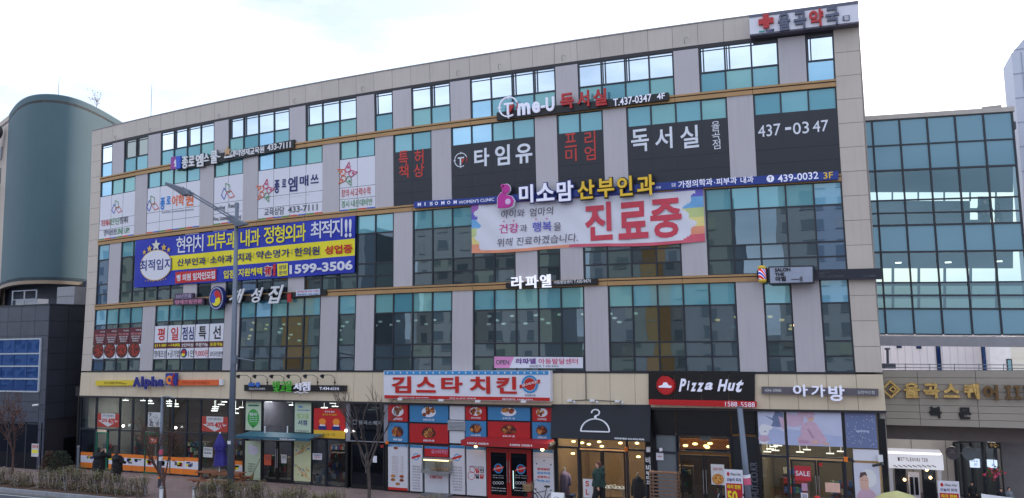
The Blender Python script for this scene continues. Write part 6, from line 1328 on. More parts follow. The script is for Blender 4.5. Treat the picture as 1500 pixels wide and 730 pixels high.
for k in range(9): p = F(1309+7*k, 681.5, YB-.62); build('small_lamp', MB().tube([(p.x, YB-.64, p.z), (p.x+.14, YB-.8, p.z-.05)], .02, 5), M_grey, S)
for a, b in ((1300, 1309.5), (1373, 1381)): q = RC(a, 686, b, 720, YB-.3); build('pillar', MB().box(q[0], YB-.3, 0, q[2], YB, r[1]-.005), M_whitep, S)
for a, b in ((1310, 1329), (1349.5, 1372.5)): q = RC(a, 687, b, 720, YB-.1); f = build('window', MB().box(q[0], YB-.1, 0, q[2], YB-.02, r[1]-.005), M_frame, S); build('pane', MB().box(q[0]+.05, YB-.13, .1, q[2]-.05, YB-.105, r[1]-.1), G_shop, f)
q = RC(1330, 692, 1348, 720, YB-.15); d = build('door', MB().box(q[0], YB-.15, 0, q[2], YB-.03, q[3]), M_whitep, S)
for a, b in ((.12, .44), (.56, .88)): build('pane', MB().box(q[0]+(q[2]-q[0])*a, YB-.18, .2, q[0]+(q[2]-q[0])*b, YB-.155, q[3]-.2), G_shopd, d)
for u, v in ((1357.5, 688.5), (1363, 700), (1325, 703)): p = F(u, v, YB-.25); build('display_lamp', MB().ball(tuple(p), .06, 8, 6), M_lampy, S)
# glazed side wall of the passage (right)
S = thing('passage_glazing', 'dark framed glazed side wall along the right of the passage with lit white signs behind', 'glass wall', tuple(F(1400, 720, 12)))
pts = [(1397, 649, 7.2), (1407, 648, 6.8), (1421, 647, 6.3), (1438, 645, 5.7), (1457, 642.5, 5.1)]
cols_ = [F(u, v, y) for u, v, y in pts]
for p in cols_: build('post', MB().box(p.x-.05, p.y-.05, 0, p.x+.05, p.y+.05, p.z), M_frame, S)
for p, q in zip(cols_[:-1], cols_[1:]):
    build('top_rail', MB().tube([p, q], .06, 6), M_frame, S); build('pane', MB().prism([(p.x+.05, p.y, .05), (q.x-.05, q.y, .05), (q.x-.05, q.y, q.z-.06), (p.x+.05, p.y, p.z-.06)], (0, .02, 0)), G_shop, S)
build('rear_wall', MB().box(cols_[0].x+.1, 9, 0, cols_[-1].x+6, 9.2, 4.6), mat('passage_dark_wall', (150, 140, 130), .7, .15), S)
for (u0, v0, u1, v1, y, l) in ((1420.5, 672.5, 1436, 685.5, 5.6, 'left lit white and blue lightbox sign in the passage'), (1446, 674, 1461.5, 686, 5.0, 'right lit white and blue lightbox sign in the passage')):
    r = RC(u0, v0, u1, v1, y); T_ = thing('lightbox_sign', l, 'sign', (r[0], y, r[1])); build('sign_box', MB().box(r[0], y, r[1], r[2], y+.15, r[3]), mat('lit_box', (214, 230, 250), .4, emit=.55), T_); text('미용실', (r[0]+.06, r[1]+.25, r[2]-.08, r[3]-.06), y-.01, M_sky, T_, bold=.02); text('GRACE', (r[0]+.15, r[1]+.08, r[2]-.1, r[1]+.18), y-.01, M_sky, T_, bold=0)
p = F(1395, 664, 5.2); T_ = thing('round_sign', 'dark round projecting sign beside the white shop in the passage', 'sign', tuple(p)); build('disc', MB().disc((p.x, p.z), .26, .28, 5.2, .1, 0, 24), mat('round_sign_face', (84, 78, 84), .5), T_); build('arm', MB().tube([(p.x+.2, 5.25, p.z), (p.x+.5, 5.25, p.z)], .02, 6), M_grey, T_); text('X', (p.x-.12, p.z-.02, p.x+.12, p.z+.16), 5.18, mat('round_letter', (130, 120, 126), .5), T_)
p = F(1420, 665, 5.4); build('round_sign', MB().disc((p.x, p.z), .27, .28, 5.4, .1, 0, 24), mat('grey_disc', (110, 118, 124), .5), label='grey round disc sign seen through the passage glazing', cat='sign')
r = RC(1447, 648, 1466, 657.5, 4.5); T_ = thing('arrow_sign', 'dark hanging sign with a gold arrow under the right end of the gate', 'sign', (r[0], 4.5, r[1])); build('board', MB().box(r[0], 4.5, r[1], r[2], 4.58, r[3]), M_black, T_)
zc = (r[1]+r[3])/2; build('arrow', MB().box(r[0]+.35, 4.48, zc-.025, r[2]-.2, 4.495, zc+.025).prism([(r[2]-.22, 4.48, zc-.09), (r[2]-.06, 4.48, zc), (r[2]-.22, 4.48, zc+.09)], (0, .01, 0)), M_goldl, T_); text('주차', (r[0]+.06, zc-.08, r[0]+.3, zc+.08), 4.49, M_goldl, T_)
for x in (r[0]+.1, r[2]-.1): build('rod', MB().tube([(x, 4.54, r[3]), (x, 4.54, gb_+.05)], .012, 5), M_grey, T_)
build('soffit_post', MB().box(F(1466, 650, 5.5).x, 5.5, 0, F(1500, 650, 5.5).x+3, 6.0, gb_+.3), mat('grey_pier', (112, 108, 110), .7, .1), GT)
p = F(1457, 694, 4.6); T_ = thing('flower_basket', 'hanging flower basket with pink and red flowers beside the passage glazing', 'plant', tuple(p)); mb = MB(); rnd = random.Random(2)
for k in range(70): c = (p.x+rnd.gauss(0, .16), 4.6+rnd.gauss(0, .1), p.z+rnd.gauss(0, .12)); a = rnd.uniform(0, 6.28); s = rnd.uniform(.03, .06); mb.poly([(c[0]-s*math.cos(a), c[1], c[2]-s*math.sin(a)), (c[0]+s*math.sin(a), c[1]-.02, c[2]-s*math.cos(a)), (c[0]+s*math.cos(a), c[1], c[2]+s*math.sin(a)), (c[0]-s*math.sin(a), c[1]+.02, c[2]+s*math.cos(a))], rnd.choice((0, 0, 1, 2, 2)))
build('blossom', mb, [mat('pink_blossom', (214, 80, 120), .7), M_rv, mat('basket_leaf', (70, 96, 50), .8)], T_, kind='stuff'); build('hanger', MB().tube([(p.x, 4.6, p.z), (p.x, 4.6, p.z+.7)], .01, 4), M_black, T_)

# pizza banners
def xbanner(u0, v0, u1, y, label, lean=0):
    a, b = F(u0, v0, y), F(u1, v0, y); z1 = a.z; z0 = max(.05, z1-1.75); w = b.x-a.x
    T_ = thing('promotion_banner', label, 'banner', (a.x, y, 0)); build('cloth', MB().box(a.x, y, z0, b.x, y+.02, z1), M_white, T_)
    h = z1-z0; L_ = lambda p, q, r_, s: (a.x+w*p, z0+h*q, a.x+w*r_, z0+h*s)
    build('logo', MB().disc((a.x+.2*w, z0+.90*h), .07*w, .045*h, y-.006, .004), M_red, T_); text('Pizza Hut', L_(.32, .875, .9, .93), y-.006, M_black, T_, bold=.01, shear=.3, d=.004)
    text('오늘의 피자', L_(.1, .74, .9, .82), y-.006, M_navy, T_, bold=.02, d=.004); r = L_(.06, .22, .95, .70); build('red_field', MB().rect(r, y-.004, .003), mat('promo_red', (190, 40, 56), .5), T_)
    text('라지 한판', L_(.13, .58, .87, .67), y-.008, M_yellow, T_, bold=.03, d=.003); text('50', L_(.1, .28, .66, .54), y-.008, M_yellow, T_, bold=.03, d=.003); text('%', L_(.7, .28, .9, .38), y-.008, M_yellow, T_, bold=.02, d=.003)
    text('매장방문 포장할인', L_(.1, .13, .9, .19), y-.006, M_navy, T_, bold=.01, d=.004)
    build('stand', MB().tube([(a.x+w*.1, y+.05, z1), (a.x+w*.5, y+.25, 0)], .012, 5).tube([(b.x-w*.1, y+.05, z1), (a.x+w*.5, y+.25, 0)], .012, 5).tube([(a.x+w*.5, y+.1, z1*.5), (a.x+w*.5, y-.2, 0)], .012, 5), M_grey, T_)
xbanner(1061, 687.5, 1087.5, -1.6, 'white and red 50 percent pizza banner standing beside the leaning grey pole'); xbanner(1373, 704, 1404.5, 1.5, 'white and red pizza banner standing under the gate by the white shop')

# ================================================================= LEFT NEIGHBOURS
S = thing('dark_podium', 'dark granite clad low building with blue strip windows at the far left', 'building', (-10, -.75, 0))
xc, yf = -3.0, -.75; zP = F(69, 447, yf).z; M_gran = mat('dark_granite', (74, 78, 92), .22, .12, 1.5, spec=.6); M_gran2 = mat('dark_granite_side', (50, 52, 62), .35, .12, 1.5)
build('wall', MB().box(-30, yf+.06, 0, xc-.06, 20, zP-.05), M_trim, S)
zw = [zP-.95*k for k in range(0, 4)]
rows_ = [(zP, zP-.95), (zP-.95, zP-1.85), (zP-1.85, zP-2.75), (zP-2.75, zP-3.3)]
xw = F(60, 500, yf).x; zwt, zwb = F(30, 497, yf).z, F(30, 573.5, yf).z
for (z1, z0) in rows_[:3]:
    x = xc
    k = 0
    while x > -16: build('cladding_panel', MB().box(max(x-1.25, -30)+.012, yf+random.uniform(0, .004), z0+.012, x-.012, yf+.05, z1-.012), M_gran, S); x -= 1.25
z_lo = rows_[2][1]
for k in range(6): 
    z1 = z_lo-(z_lo-0)*k/6; z0 = z_lo-(z_lo)*(k+1)/6; build('cladding_panel', MB().box(xw+.1, yf, z0+.012, xc-.012, yf+.05, z1-.012), M_gran, S)
zg = F(30, 618, yf).z; nb_ = 3
for k in range(nb_):
    z1 = zwb-(zwb-zg)*k/nb_; z0 = zwb-(zwb-zg)*(k+1)/nb_; x = xw+.08
    while x > -16: build('cladding_panel', MB().box(x-1.6+.012, yf, z0+.012, x-.012, yf+.05, z1-.012), M_gran, S); x -= 1.6
if zwt < z_lo: pass
f = MB(); H4 = [zwt+(zwb-zwt)*q for q in (0, .28, .52, .76, 1)]
for z in H4: f.box(-16, yf-.08, z-.04, xw+.06, yf+.04, z+.04)
f.box(xw-.0, yf-.09, zwb, xw+.08, yf+.04, zwt)
w_ = build('window', f, mat('white_window_frame', (180, 186, 196), .4), S)
for z1, z0 in zip(H4[:-1], H4[1:]):
    for k in range(8): x1 = xw-1.15*k; build('pane', MB().prism([(x1-1.13, yf-.02+random.uniform(-.01, .01), z0+.05), (x1-.02, yf-.02, z0+.05), (x1-.02, yf-.02, z1-.05), (x1-1.13, yf-.02+random.uniform(-.01, .01), z1-.05)], (0, .03, 0)), G_podb, w_)
for k in range(10):
    z1 = zP-zP*k/10; z0 = zP-zP*(k+1)/10; y = yf+.02
    if k >= 7: continue
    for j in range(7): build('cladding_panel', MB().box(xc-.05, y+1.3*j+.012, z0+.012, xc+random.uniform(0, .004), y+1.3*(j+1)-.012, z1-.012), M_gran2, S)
build('coping', MB().box(-30, yf-.05, zP, xc+.05, 20, zP+.08), M_frame, S)
f = MB(); zg2 = zg-.02
for x in (-3.2, -4.6, -6.2, -7.4, -9.2): f.box(x-.05, yf-.0, 0, x+.05, yf+.1, zg2)
f.box(-16, yf, zg2-.12, xw+.06, yf+.08, zg2)
w_ = build('window', f, M_frame, S)
for a, b in ((-3.25, -4.55), (-4.65, -6.15), (-6.25, -7.35), (-7.45, -9.15), (-9.25, -12)): build('pane', MB().box(b, yf+.02, .05, a, yf+.04, zg2-.13), G_shopd, w_)
f = build('window', MB().box(xc-.04, .6, zg2*.62, xc+.0, 9, zg2*.66), M_frame, S)
for j in range(4): build('pane', MB().box(xc-.03, .6+2*j, .1, xc-.01, 2.5+2*j, zg2*.62), G_shopd, f)
r = RC(46.5, 650, 56, 669.5, yf-.05); T_ = thing('notice_board', 'small pale and yellow notice on the dark ground floor glass of the left building', 'notice', (r[0], yf-.05, r[1])); build('sheet', MB().rect(r, yf-.05, .02), MATS['poster_pale'], T_); build('yellow_field', MB().rect((r[0]+.05, r[1]+.22, r[2]-.05, r[1]+.4), yf-.056, .005), M_yellow, T_); text('임대', (r[0]+.05, r[1]+.5, r[2]-.05, r[3]-.06), yf-.056, M_rv, T_, d=.004)
p = F(54, 593, yf-.2); T_ = thing('security_camera', 'white bullet camera on the dark granite corner of the left building', 'camera', tuple(p)); build('barrel', MB().tube([(p.x-.22, p.y-.1, p.z-.04), (p.x+.15, p.y, p.z)], .06, 10), M_whitep, T_); build('bracket', MB().box(p.x+.1, p.y-.03, p.z-.03, p.x+.16, yf+.02, p.z+.03), M_grey, T_)
# plant on the podium roof
T_ = thing('roof_plant', 'grey rooftop unit with open metal frame on the dark podium under the curved tower', 'roof unit', (-5, 1.5, zP))
r = RC(18, 427, 52, 446, 2.2); fr_ = mat('pale_frame', (150, 156, 166), .5)
mb = MB(); 
for x in (r[0], (r[0]+r[2])/2, r[2]): mb.box(x-.03, 2.2, zP, x+.03, 2.26, r[3])
for z in (r[3], r[1]+.55*(r[3]-r[1])*.7): mb.box(r[0]-.03, 2.19, z-.03, r[2]+.03, 2.25, z+.03)
build('frame', mb, fr_, T_); build('unit', MB().box(r[0]+.1, 2.4, zP+.08, r[2]-.1, 3.2, r[1]+.4*(r[3]-r[1])), mat('unit_grey', (176, 178, 184), .5), T_)
r = RC(84, 421, 108, 454, 1.2); T_ = thing('roof_box', 'pale grey panelled shaft on the podium roof touching the tower underside', 'roof shaft', (r[0], 1.2, zP)); build('wall', MB().box(r[0], 1.2, zP+.08, r[2], 3.4, r[3]), mat('shaft_panel', (150, 148, 154), .6), T_); build('panel_joint', MB().box(r[0], 1.185, (zP+r[3])/2, r[2], 1.2, (zP+r[3])/2+.03), M_joint, T_)
# curved tower
S = thing('curved_tower', 'tall teal rounded tower wall with beige flank behind the dark podium', 'building', (-16, 10, 0))
HT, HB = 26.0, 11.85
raw = [(13, 169), (15, 165), (19, 158), (25, 150.5), (32, 145), (40, 141.5), (50, 139), (60, 138), (75, 138), (90, 139.3), (105, 142.5), (120, 147), (135, 154), (150, 162.5), (163, 170), (175, 177.5), (184, 183)]
fp = [G(u, v, HT) for u, v in raw]
fp = [Vector((p.x, p.y, 0)) for p in fp]
for _ in range(2): fp = [fp[0]]+[(fp[i-1]+fp[i]*2+fp[i+1])/4 for i in range(1, len(fp)-1)]+[fp[-1]]
den = []
for i in range(len(fp)-1):
    for t in range(4): den.append(fp[i].lerp(fp[i+1], t/4))
den.append(fp[-1])
for _ in range(12): den = [den[0]]+[(den[i-1]+den[i]*2+den[i+1])/4 for i in range(1, len(den)-1)]+[den[-1]]
ctr = Vector((-20, 16, 0))
def curtain(pts, z0, z1, th, mb, m=0):
    for p, q in zip(pts[:-1], pts[1:]):
        n1 = (ctr-p).normalized()*th; n2 = (ctr-q).normalized()*th
        b = len(mb.v); mb.v += [(p.x, p.y, z0), (q.x, q.y, z0), (q.x, q.y, z1), (p.x, p.y, z1), (p.x+n1.x, p.y+n1.y, z0), (q.x+n2.x, q.y+n2.y, z0), (q.x+n2.x, q.y+n2.y, z1), (p.x+n1.x, p.y+n1.y, z1)]
        for f_ in ((0, 1, 2, 3), (5, 4, 7, 6), (3, 2, 6, 7), (1, 0, 4, 5)): mb.f.append(tuple(b+k for k in f_)); mb.mi.append(m)
V_ = []; F_ = []
for z in (HB+.25, HT):
    V_ += [(p.x, p.y, z) for p in den]
n_ = len(den)
for k in range(n_-1): F_.append((k, k+1, n_+k+1, n_+k))
b_ = len(V_)
for z in (HB+.25, HT): V_ += [tuple(p+(ctr-p).normalized()*.4)[:2]+(z,) for p in den]
for k in range(n_-1): F_.append((b_+k+1, b_+k, b_+n_+k, b_+n_+k+1))
build('curved_wall', (V_, F_, [0]*len(F_)), mat('teal_render', (78, 102, 110), .75, .05, .3, streak=.05), S, smooth=True)
mb = MB(); curtain([p+(p-ctr).normalized()*.05 for p in den], HB, HB+.25, .6, mb); build('base_trim', mb, mat('tan_trim', (150, 130, 110), .6), S)
mb = MB(); curtain(den, HT, HT+.06, .6, mb); build('coping', mb, mat('teal_coping', (104, 128, 136), .6), S)
pe = fp[0]; dv = (fp[0]-fp[3]).normalized(); dv = Vector((-.93, .37, 0)).normalized()
pl = [pe, pe+dv*8, pe+dv*22]
mb = MB(); curtain(pl, HB-1.5, HT-.0, .4, mb); build('flank_wall', mb, mat('flank_beige', (190, 176, 164), .7, .06), S)
mb = MB(); poly = [(p.x, p.y) for p in den]+[(-30, 30), (pl[-1].x, pl[-1].y)]
mb.prism([(x, y, HB+.2) for x, y in poly], (0, 0, .3)); build('underside', mb, mat('underside_grey', (110, 110, 120), .8), S)
mb = MB(); mb.prism([(x, y, HT-.6) for x, y in poly], (0, 0, .2)); build('roof', mb, M_joint, S)
build('core_wall', MB().box(-34, 8.5, zP-3, -9.5, 14, HB+.3), mat('core_wall', (92, 98, 116), .6, .1), S)
a = F(176, 178, fp[-1].y+.3); build('yellow_edge', MB().box(fp[-1].x-.2, fp[-1].y+.05, HT-.8, fp[-1].x+1.6, fp[-1].y+.5, HT-.0), mat('ochre_edge', (214, 168, 70), .6), S)
for (u, v, s) in ((9, 205, 1.0), (4, 285, .8)):
    p = G(u, v, HT-5 if v < 250 else HT-8); p = pe+dv*(1.2 if v < 250 else 2.2); z = (F(u, v, p.y)).z
    mb = MB(); 
    for k in range(3): mb.ball((p.x-.35*k, p.y-.55, z+.5-.8*k), (.55*s, .25, .62*s), 12, 8)
    T_ = thing('channel_letter_sign', 'dark rounded channel letter sign on the beige flank of the tower, %s one' % ('upper' if v < 250 else 'lower'), 'sign', (p.x, p.y, z)); build('letter_backing', mb, M_black, T_)
    mb = MB()
    for k in range(3): rings(mb, (p.x-.35*k, z+.5-.8*k), .2*s, .32*s, p.y-.84, .06, 0, 14)
    build('letter', mb, M_whitep, T_)
for (v0, v1, du) in ((214, 232, 0), (245, 268, 0), (262, 285, -5), (322, 345, 0)):
    t = 1.6+(-du)*.25; p = pe+dv*t; z1_, z0_ = F(8, v0, p.y).z, F(8, v1, p.y).z; q = pe+dv*(t+1.4); n_ = Vector((-dv.y, dv.x, 0)); n_ = n_ if n_.y < 0 else -n_
    f = build('window', MB().prism([(q.x, q.y, z0_), (p.x, p.y, z0_), (p.x, p.y, z1_), (q.x, q.y, z1_)], n_*.04), M_frame, S)
# rooftop trees on the tower
def bare_tree(name, label, base, h, seed, m_trunk, tw=.06, spread=.7, depth=5, leaves=None, nleaf=0, lsize=.05, lean=(0, 0), first=.35, cat='tree', fork=3):
    rnd = random.Random(seed); T_ = thing(name, label, cat, tuple(base)); tr = MB(); br = MB(); tips = []
    def grow(p, d, l, r, k, mb_):
        q = p+d*l; m_ = p.lerp(q, .5)+Vector((rnd.uniform(-.06, .06), rnd.uniform(-.06, .06), 0))*l
        mb_.tube([p, m_, q], [r, r*.85, r*.68], 6 if k < 2 else 4, cap=False)
        if k >= depth: tips.append(q); return
        for j in range(fork if k < 2 else 2+(rnd.random() < .45)):
            a = rnd.uniform(0, 6.28); s = spread*rnd.uniform(.5, 1.1)
            nd = (d+Vector((math.cos(a)*s, math.sin(a)*s, rnd.uniform(-.1, .35)))).normalized(); tips.append(q)
            grow(q if rnd.random() < .7 else m_, nd, l*rnd.uniform(.58, .8), r*.62, k+1, br)
    d0 = Vector((lean[0], lean[1], 1)).normalized(); grow(Vector(base)-Vector((0, 0, .05)), d0, h*first, tw, 0, tr)
    build('trunk', tr, m_trunk, T_, smooth=True); build('branches', br, m_trunk, T_, kind='stuff')
    if nleaf:
        lf = MB()
        for k in range(nleaf):
            c = rnd.choice(tips)+Vector((rnd.gauss(0, .12), rnd.gauss(0, .12), rnd.gauss(0, .1))); v1 = Vector((rnd.uniform(-1, 1), rnd.uniform(-1, 1), rnd.uniform(-1, 1))).normalized()*lsize*rnd.uniform(.6, 1.3); v2 = v1.cross(Vector((rnd.uniform(-1, 1), rnd.uniform(-1, 1), rnd.uniform(-1, 1)))).normalized()*lsize*.6
            lf.poly([c-v1, c+v2, c+v1, c-v2], rnd.randrange(len(leaves)))
        build('crown', lf, leaves, T_, kind='stuff')
    return T_
M_bark = mat('grey_bark', (88, 78, 74), .9, .2, 8); M_barkr = mat('red_brown_bark', (92, 66, 60), .9, .2, 8)
M_drl = [mat('dry_leaf_red', (104, 58, 50), .8, .2, 20), mat('dry_leaf_brown', (84, 60, 52), .8, .2, 20), mat('dry_leaf_tan', (112, 80, 62), .8, .2, 20)]
for (u, v, h_, sd_, l) in ((79, 139, 2.0, 3, 'small scrubby rooftop tree left on the curved tower roof'), (141, 160, 3.2, 4, 'larger scrubby rooftop tree right on the curved tower roof')):
    p = F(u, v, 11.0 if u > 100 else 7.5); bare_tree('rooftop_tree', l, (p.x, p.y, HT-.4), h_*.9, sd_, M_bark, .035, .8, 4, [mat('dull_leaf', (86, 84, 84), .8)], 50, .07)
p = F(85.5, 138, 8); build('lightning_rod', MB().tube([(p.x, 8, HT-.4), (p.x, 8, F(86, 112, 8).z)], [.03, .015], 6), M_grey, label='thin lightning rod on the curved teal tower roof', cat='antenna')

# ================================================================= STREET
def ongr(u, v): return G(u, v, 0.0)
# street lamp
b0 = ongr(337, 733); YL = b0.y
S = thing('street_lamp', 'tall grey street lamp with long twin rod arm reaching left', 'street lamp', (b0.x, YL, 0))
ptop = F(347.2, 297, YL); M_lamp = mat('lamp_grey', (112, 120, 134), .45, .08, metal=.3)
build('pole', MB().tube([(b0.x, YL, 0), (b0.x+(ptop.x-b0.x)*.5, YL, ptop.z*.5), (ptop.x, YL, ptop.z)], [.17, .13, .085], 16), M_lamp, S, smooth=True)
build('base_flange', MB().tube([(b0.x, YL, 0), (b0.x, YL, .25)], .23, 16), M_lamp, S)
a1, a2 = F(353, 327, YL-.1), F(261, 276, YL-1.0)
for off in (-.06, .07): build('arm_rod', MB().tube([a1+Vector((0, 0, off)), a2+Vector((.3, 0, off-.05))], .035, 8), M_lamp, S)
q0, q1 = F(360, 328.5, YL-.1), F(336, 321, YL-.1); build('arm_bracket', MB().prism([(q0.x, YL-.2, q0.z-.02), (q0.x, YL-.2, q0.z+.04), (q1.x, YL-.25, q1.z+.16), (q1.x, YL-.25, q1.z-.06), ((q0.x+q1.x)/2, YL-.2, q0.z-.08)], (0, .3, 0)), M_lamp, S)
c0, c1 = F(247.5, 270, YL-1.0), F(274, 281, YL-.95); build('lamp_head', MB().prism([(c0.x, YL-1.25, c0.z+.06), (c0.x, YL-1.25, c0.z-.08), (c1.x, YL-1.2, c1.z-.2), (c1.x+.25, YL-1.2, c1.z-.18), (c1.x, YL-1.2, c1.z+.12)], (0, .45, 0)), mat('lamp_head', (96, 102, 116), .4), S); build('lamp_glass', MB().prism([(c0.x+.1, YL-1.18, c0.z-.09), (c0.x+.1, YL-.88, c0.z-.09), (c1.x-.1, YL-.85, c1.z-.2), (c1.x-.1, YL-1.15, c1.z-.2)], (0, 0, -.03)), mat('lamp_lens', (190, 190, 186), .3), S)
e0, e1 = F(344, 526, YL), F(373, 529, YL); build('side_arm', MB().tube([e0, F(346, 524.5, YL), e1], [.05, .04, .025], 8), M_lamp, S); build('clamp', MB().tube([F(343, 521, YL), F(342.8, 533, YL)], .16, 12), M_lamp, S)
r = RC(333, 646, 337.5, 651, YL-.18); build('sticker', MB().rect((r[0], r[1], r[2], r[3]), YL-.175, .01), M_whitep, S)
# slim sign pole with stickers
b1 = ongr(233.5, 714); S = thing('slim_pole', 'slim grey pole with pink stickers and a yellow band before the stationery shop', 'pole', (b1.x, b1.y, 0)); pt = F(238, 582, b1.y)
build('shaft', MB().tube([(b1.x, b1.y, 0), (pt.x, b1.y, pt.z)], [.09, .07], 12), M_lamp, S, smooth=True); build('arm', MB().tube([(pt.x, b1.y, pt.z), (pt.x+.4, b1.y-.1, pt.z+.05), (F(259, 583.5, b1.y).x, b1.y-.15, pt.z-.02)], .03, 6), M_lamp, S)
z_ = F(235, 663, b1.y).z; build('sticker', MB().tube([(b1.x+.05, b1.y, z_-.1), (b1.x+.05, b1.y, z_+.15)], .1, 12), mat('sticker_pink', (206, 90, 120), .5), S); z_ = F(235, 672, b1.y).z; build('sticker', MB().tube([(b1.x+.04, b1.y, z_-.1), (b1.x+.04, b1.y, z_+.1)], .1, 12), M_whitep, S); z_ = F(234, 699.5, b1.y).z; build('yellow_band', MB().tube([(b1.x, b1.y, z_-.06), (b1.x, b1.y, z_+.06)], .1, 12), MATS['sign_orange2'], S)
# leaning pole right
a, b = F(1083.5, 596.5, -3.2), F(1097, 735, -3.2); S = thing('leaning_pole', 'grey leaning pole with a small sticker in front of the pizza shop', 'pole', (b.x, -3.2, 0)); dx = (b.x-a.x)/(a.z-b.z)
build('shaft', MB().tube([(b.x+dx*b.z, -3.2, 0), (a.x, -3.2, a.z)], [.125, .10], 14), M_lamp, S, smooth=True); c = F(1094.5, 706, -3.34); build('sticker', MB().tube([(c.x-.005, -3.2, c.z-.12), (c.x-.03, -3.2, c.z+.12)], .135, 14), MATS['sticker_pink'], S); c = F(1093.5, 699, -3.34); build('sticker', MB().tube([(c.x-.005, -3.2, c.z-.05), (c.x-.02, -3.2, c.z+.06)], .137, 14), M_whitep, S); build('cap', MB().tube([(a.x, -3.2, a.z), (a.x, -3.2, a.z+.03)], .11, 14), M_grey, S)
# thin post at the left corner of the stationery shop
p = F(115, 655, -.5); S = thing('grey_post', 'short grey post with rounded cap at the left corner of the stationery shop', 'post', (p.x, -.5, 0)); build('shaft', MB().tube([(p.x, -.5, 0), (p.x, -.5, p.z)], .07, 10), M_lamp, S); build('cap', MB().ball((p.x, -.5, p.z), .09, 10, 6), M_grey, S)
# bollards
q0 = ongr(236, 733); bol = thing('bollard', 'white bollard left of the pair in the gap of the hedge', 'bollard', (q0.x, q0.y, 0), group='white bollards in the hedge gap')
build('shaft', MB().tube([(q0.x, q0.y, 0), (q0.x, q0.y, .55)], .09, 12), M_whitep, bol); build('cap', MB().ball((q0.x, q0.y, .58), .1, 12, 8), M_grey, bol)
q1 = ongr(284.5, 734); dup(bol, q1-q0, 'white bollard right of the pair, beside the hedge end')
# hedge
M_hl = [mat('hedge_leaf_dry', (138, 124, 90), .85, .2, 20), mat('hedge_leaf_dark', (104, 104, 62), .85, .2, 20), mat('hedge_leaf_pale', (160, 144, 112), .85, .2, 20)]; M_hw = mat('silver_twig', (176, 172, 176), .8, .15, 10); M_tw = mat('brown_twig', (92, 76, 64), .9)
def hedge(label, x0, x1, y0, y1, h, seed, dens=1.0, silver=.25, green=.5):
    rnd = random.Random(seed); T_ = thing('hedge', label, 'hedge', ((x0+x1)/2, (y0+y1)/2, 0), group=None); st = MB(); lf = MB()
    n = int((x1-x0)*26*dens)
    for k in range(n):
        x, y = rnd.uniform(x0, x1), rnd.uniform(y0, y1); hh = h*(rnd.uniform(.7, 1.05)+.12*math.sin(x*2.3+seed)); p = Vector((x, y, 0)); q = Vector((x+rnd.uniform(-.15, .15), y+rnd.uniform(-.15, .15), hh*.6)); r = q+Vector((rnd.uniform(-.14, .14), rnd.uniform(-.14, .14), hh*.4)); st.tube([p, q, r], [.014, .010, .005], 4, 1 if rnd.random() < silver*.6 else 0, cap=False)
        for j in range(2): q2 = q+Vector((rnd.uniform(-.2, .2), rnd.uniform(-.2, .2), rnd.uniform(.1, .35)*h)); st.tube([p.lerp(q, .7), q2], [.008, .004], 3, 1 if rnd.random() < silver*.6 else 0, cap=False)
        for j in range(60):
            t = rnd.random()**.7; c = p.lerp(q, t*1.2) if t < .6 else q.lerp(r, rnd.random()); c = c+Vector((rnd.gauss(0, .09), rnd.gauss(0, .09), rnd.gauss(0, .05))); 
            if c.z < .06: continue
            top = c.z/h; s = rnd.uniform(.022, .042); a = rnd.uniform(0, 6.28); b = rnd.uniform(-.8, .8); v1 = Vector((math.cos(a), math.sin(a), b)).normalized()*s; v2 = Vector((-math.sin(a), math.cos(a), rnd.uniform(-.5, .5))).normalized()*s*.7
            m = 1 if rnd.random() < green*(.25+top) else (3 if rnd.random() < silver*.35*(1.15-top) else rnd.choice((0, 0, 2)))
            lf.poly([c-v1, c+v2, c+v1, c-v2], m)
    build('stems', st, [M_tw, M_hw], T_, kind='stuff'); build('foliage', lf, M_hl+[M_hw], T_, kind='stuff')
yh0, yh1 = CURB+.55, CURB+1.25
hx = lambda u, v: F(u, v, CURB+.9).x
def seg(label, u0, u1, h, seed, **k): a, b = G(u0, 712, 0).x, G(u1, 712, 0).x; hedge(label, a, b, yh0, yh1, h, seed, **k)
def hxs(u): # x along the hedge line for an image column
    lo, hi = -12.0, 40.0
    for _ in range(40):
        m = (lo+hi)/2; d = Vector((m, CURB+.9, .4))-CAM; uu = 750+FOC*d.dot(RT)/d.dot(FW)
        if uu < u: lo = m
        else: hi = m
    return lo
for (u0, u1, h, sd_, sv, gr, l) in ((-6, 12, .85, 1, .5, .2, 'sparse silvery hedge clump at the far left kerb'), (24, 50, .75, 2, .6, .15, 'thin silvery hedge clump right of the red brown street tree'), (62, 128, 1.0, 3, .35, .6, 'dense olive hedge clump left of the two people in black'), (130, 182, 1.0, 4, .35, .65, 'dense olive hedge clump below the two people in black'), (184, 214, .85, 5, .5, .2, 'thin dry hedge clump left of the white bollards'),
        (290, 345, .95, 6, .2, .6, 'olive hedge clump around the foot of the street lamp'), (345, 392, .95, 7, .2, .6, 'olive hedge clump right of the street lamp foot'), (398, 445, .85, 8, .15, .45, 'dry hedge clump below the bookshop doors'), (448, 500, .85, 9, .15, .45, 'dry hedge clump at the right end below the bookshop window')):
    hedge(l, hxs(u0), hxs(u1), yh0, yh1, h*1.12, sd_, silver=sv, green=gr)
hedge('low dry shrub peeking up below the food warmer', hxs(600), hxs(640), yh0+.3, yh1+.3, .95, 17, silver=.1, green=.4)
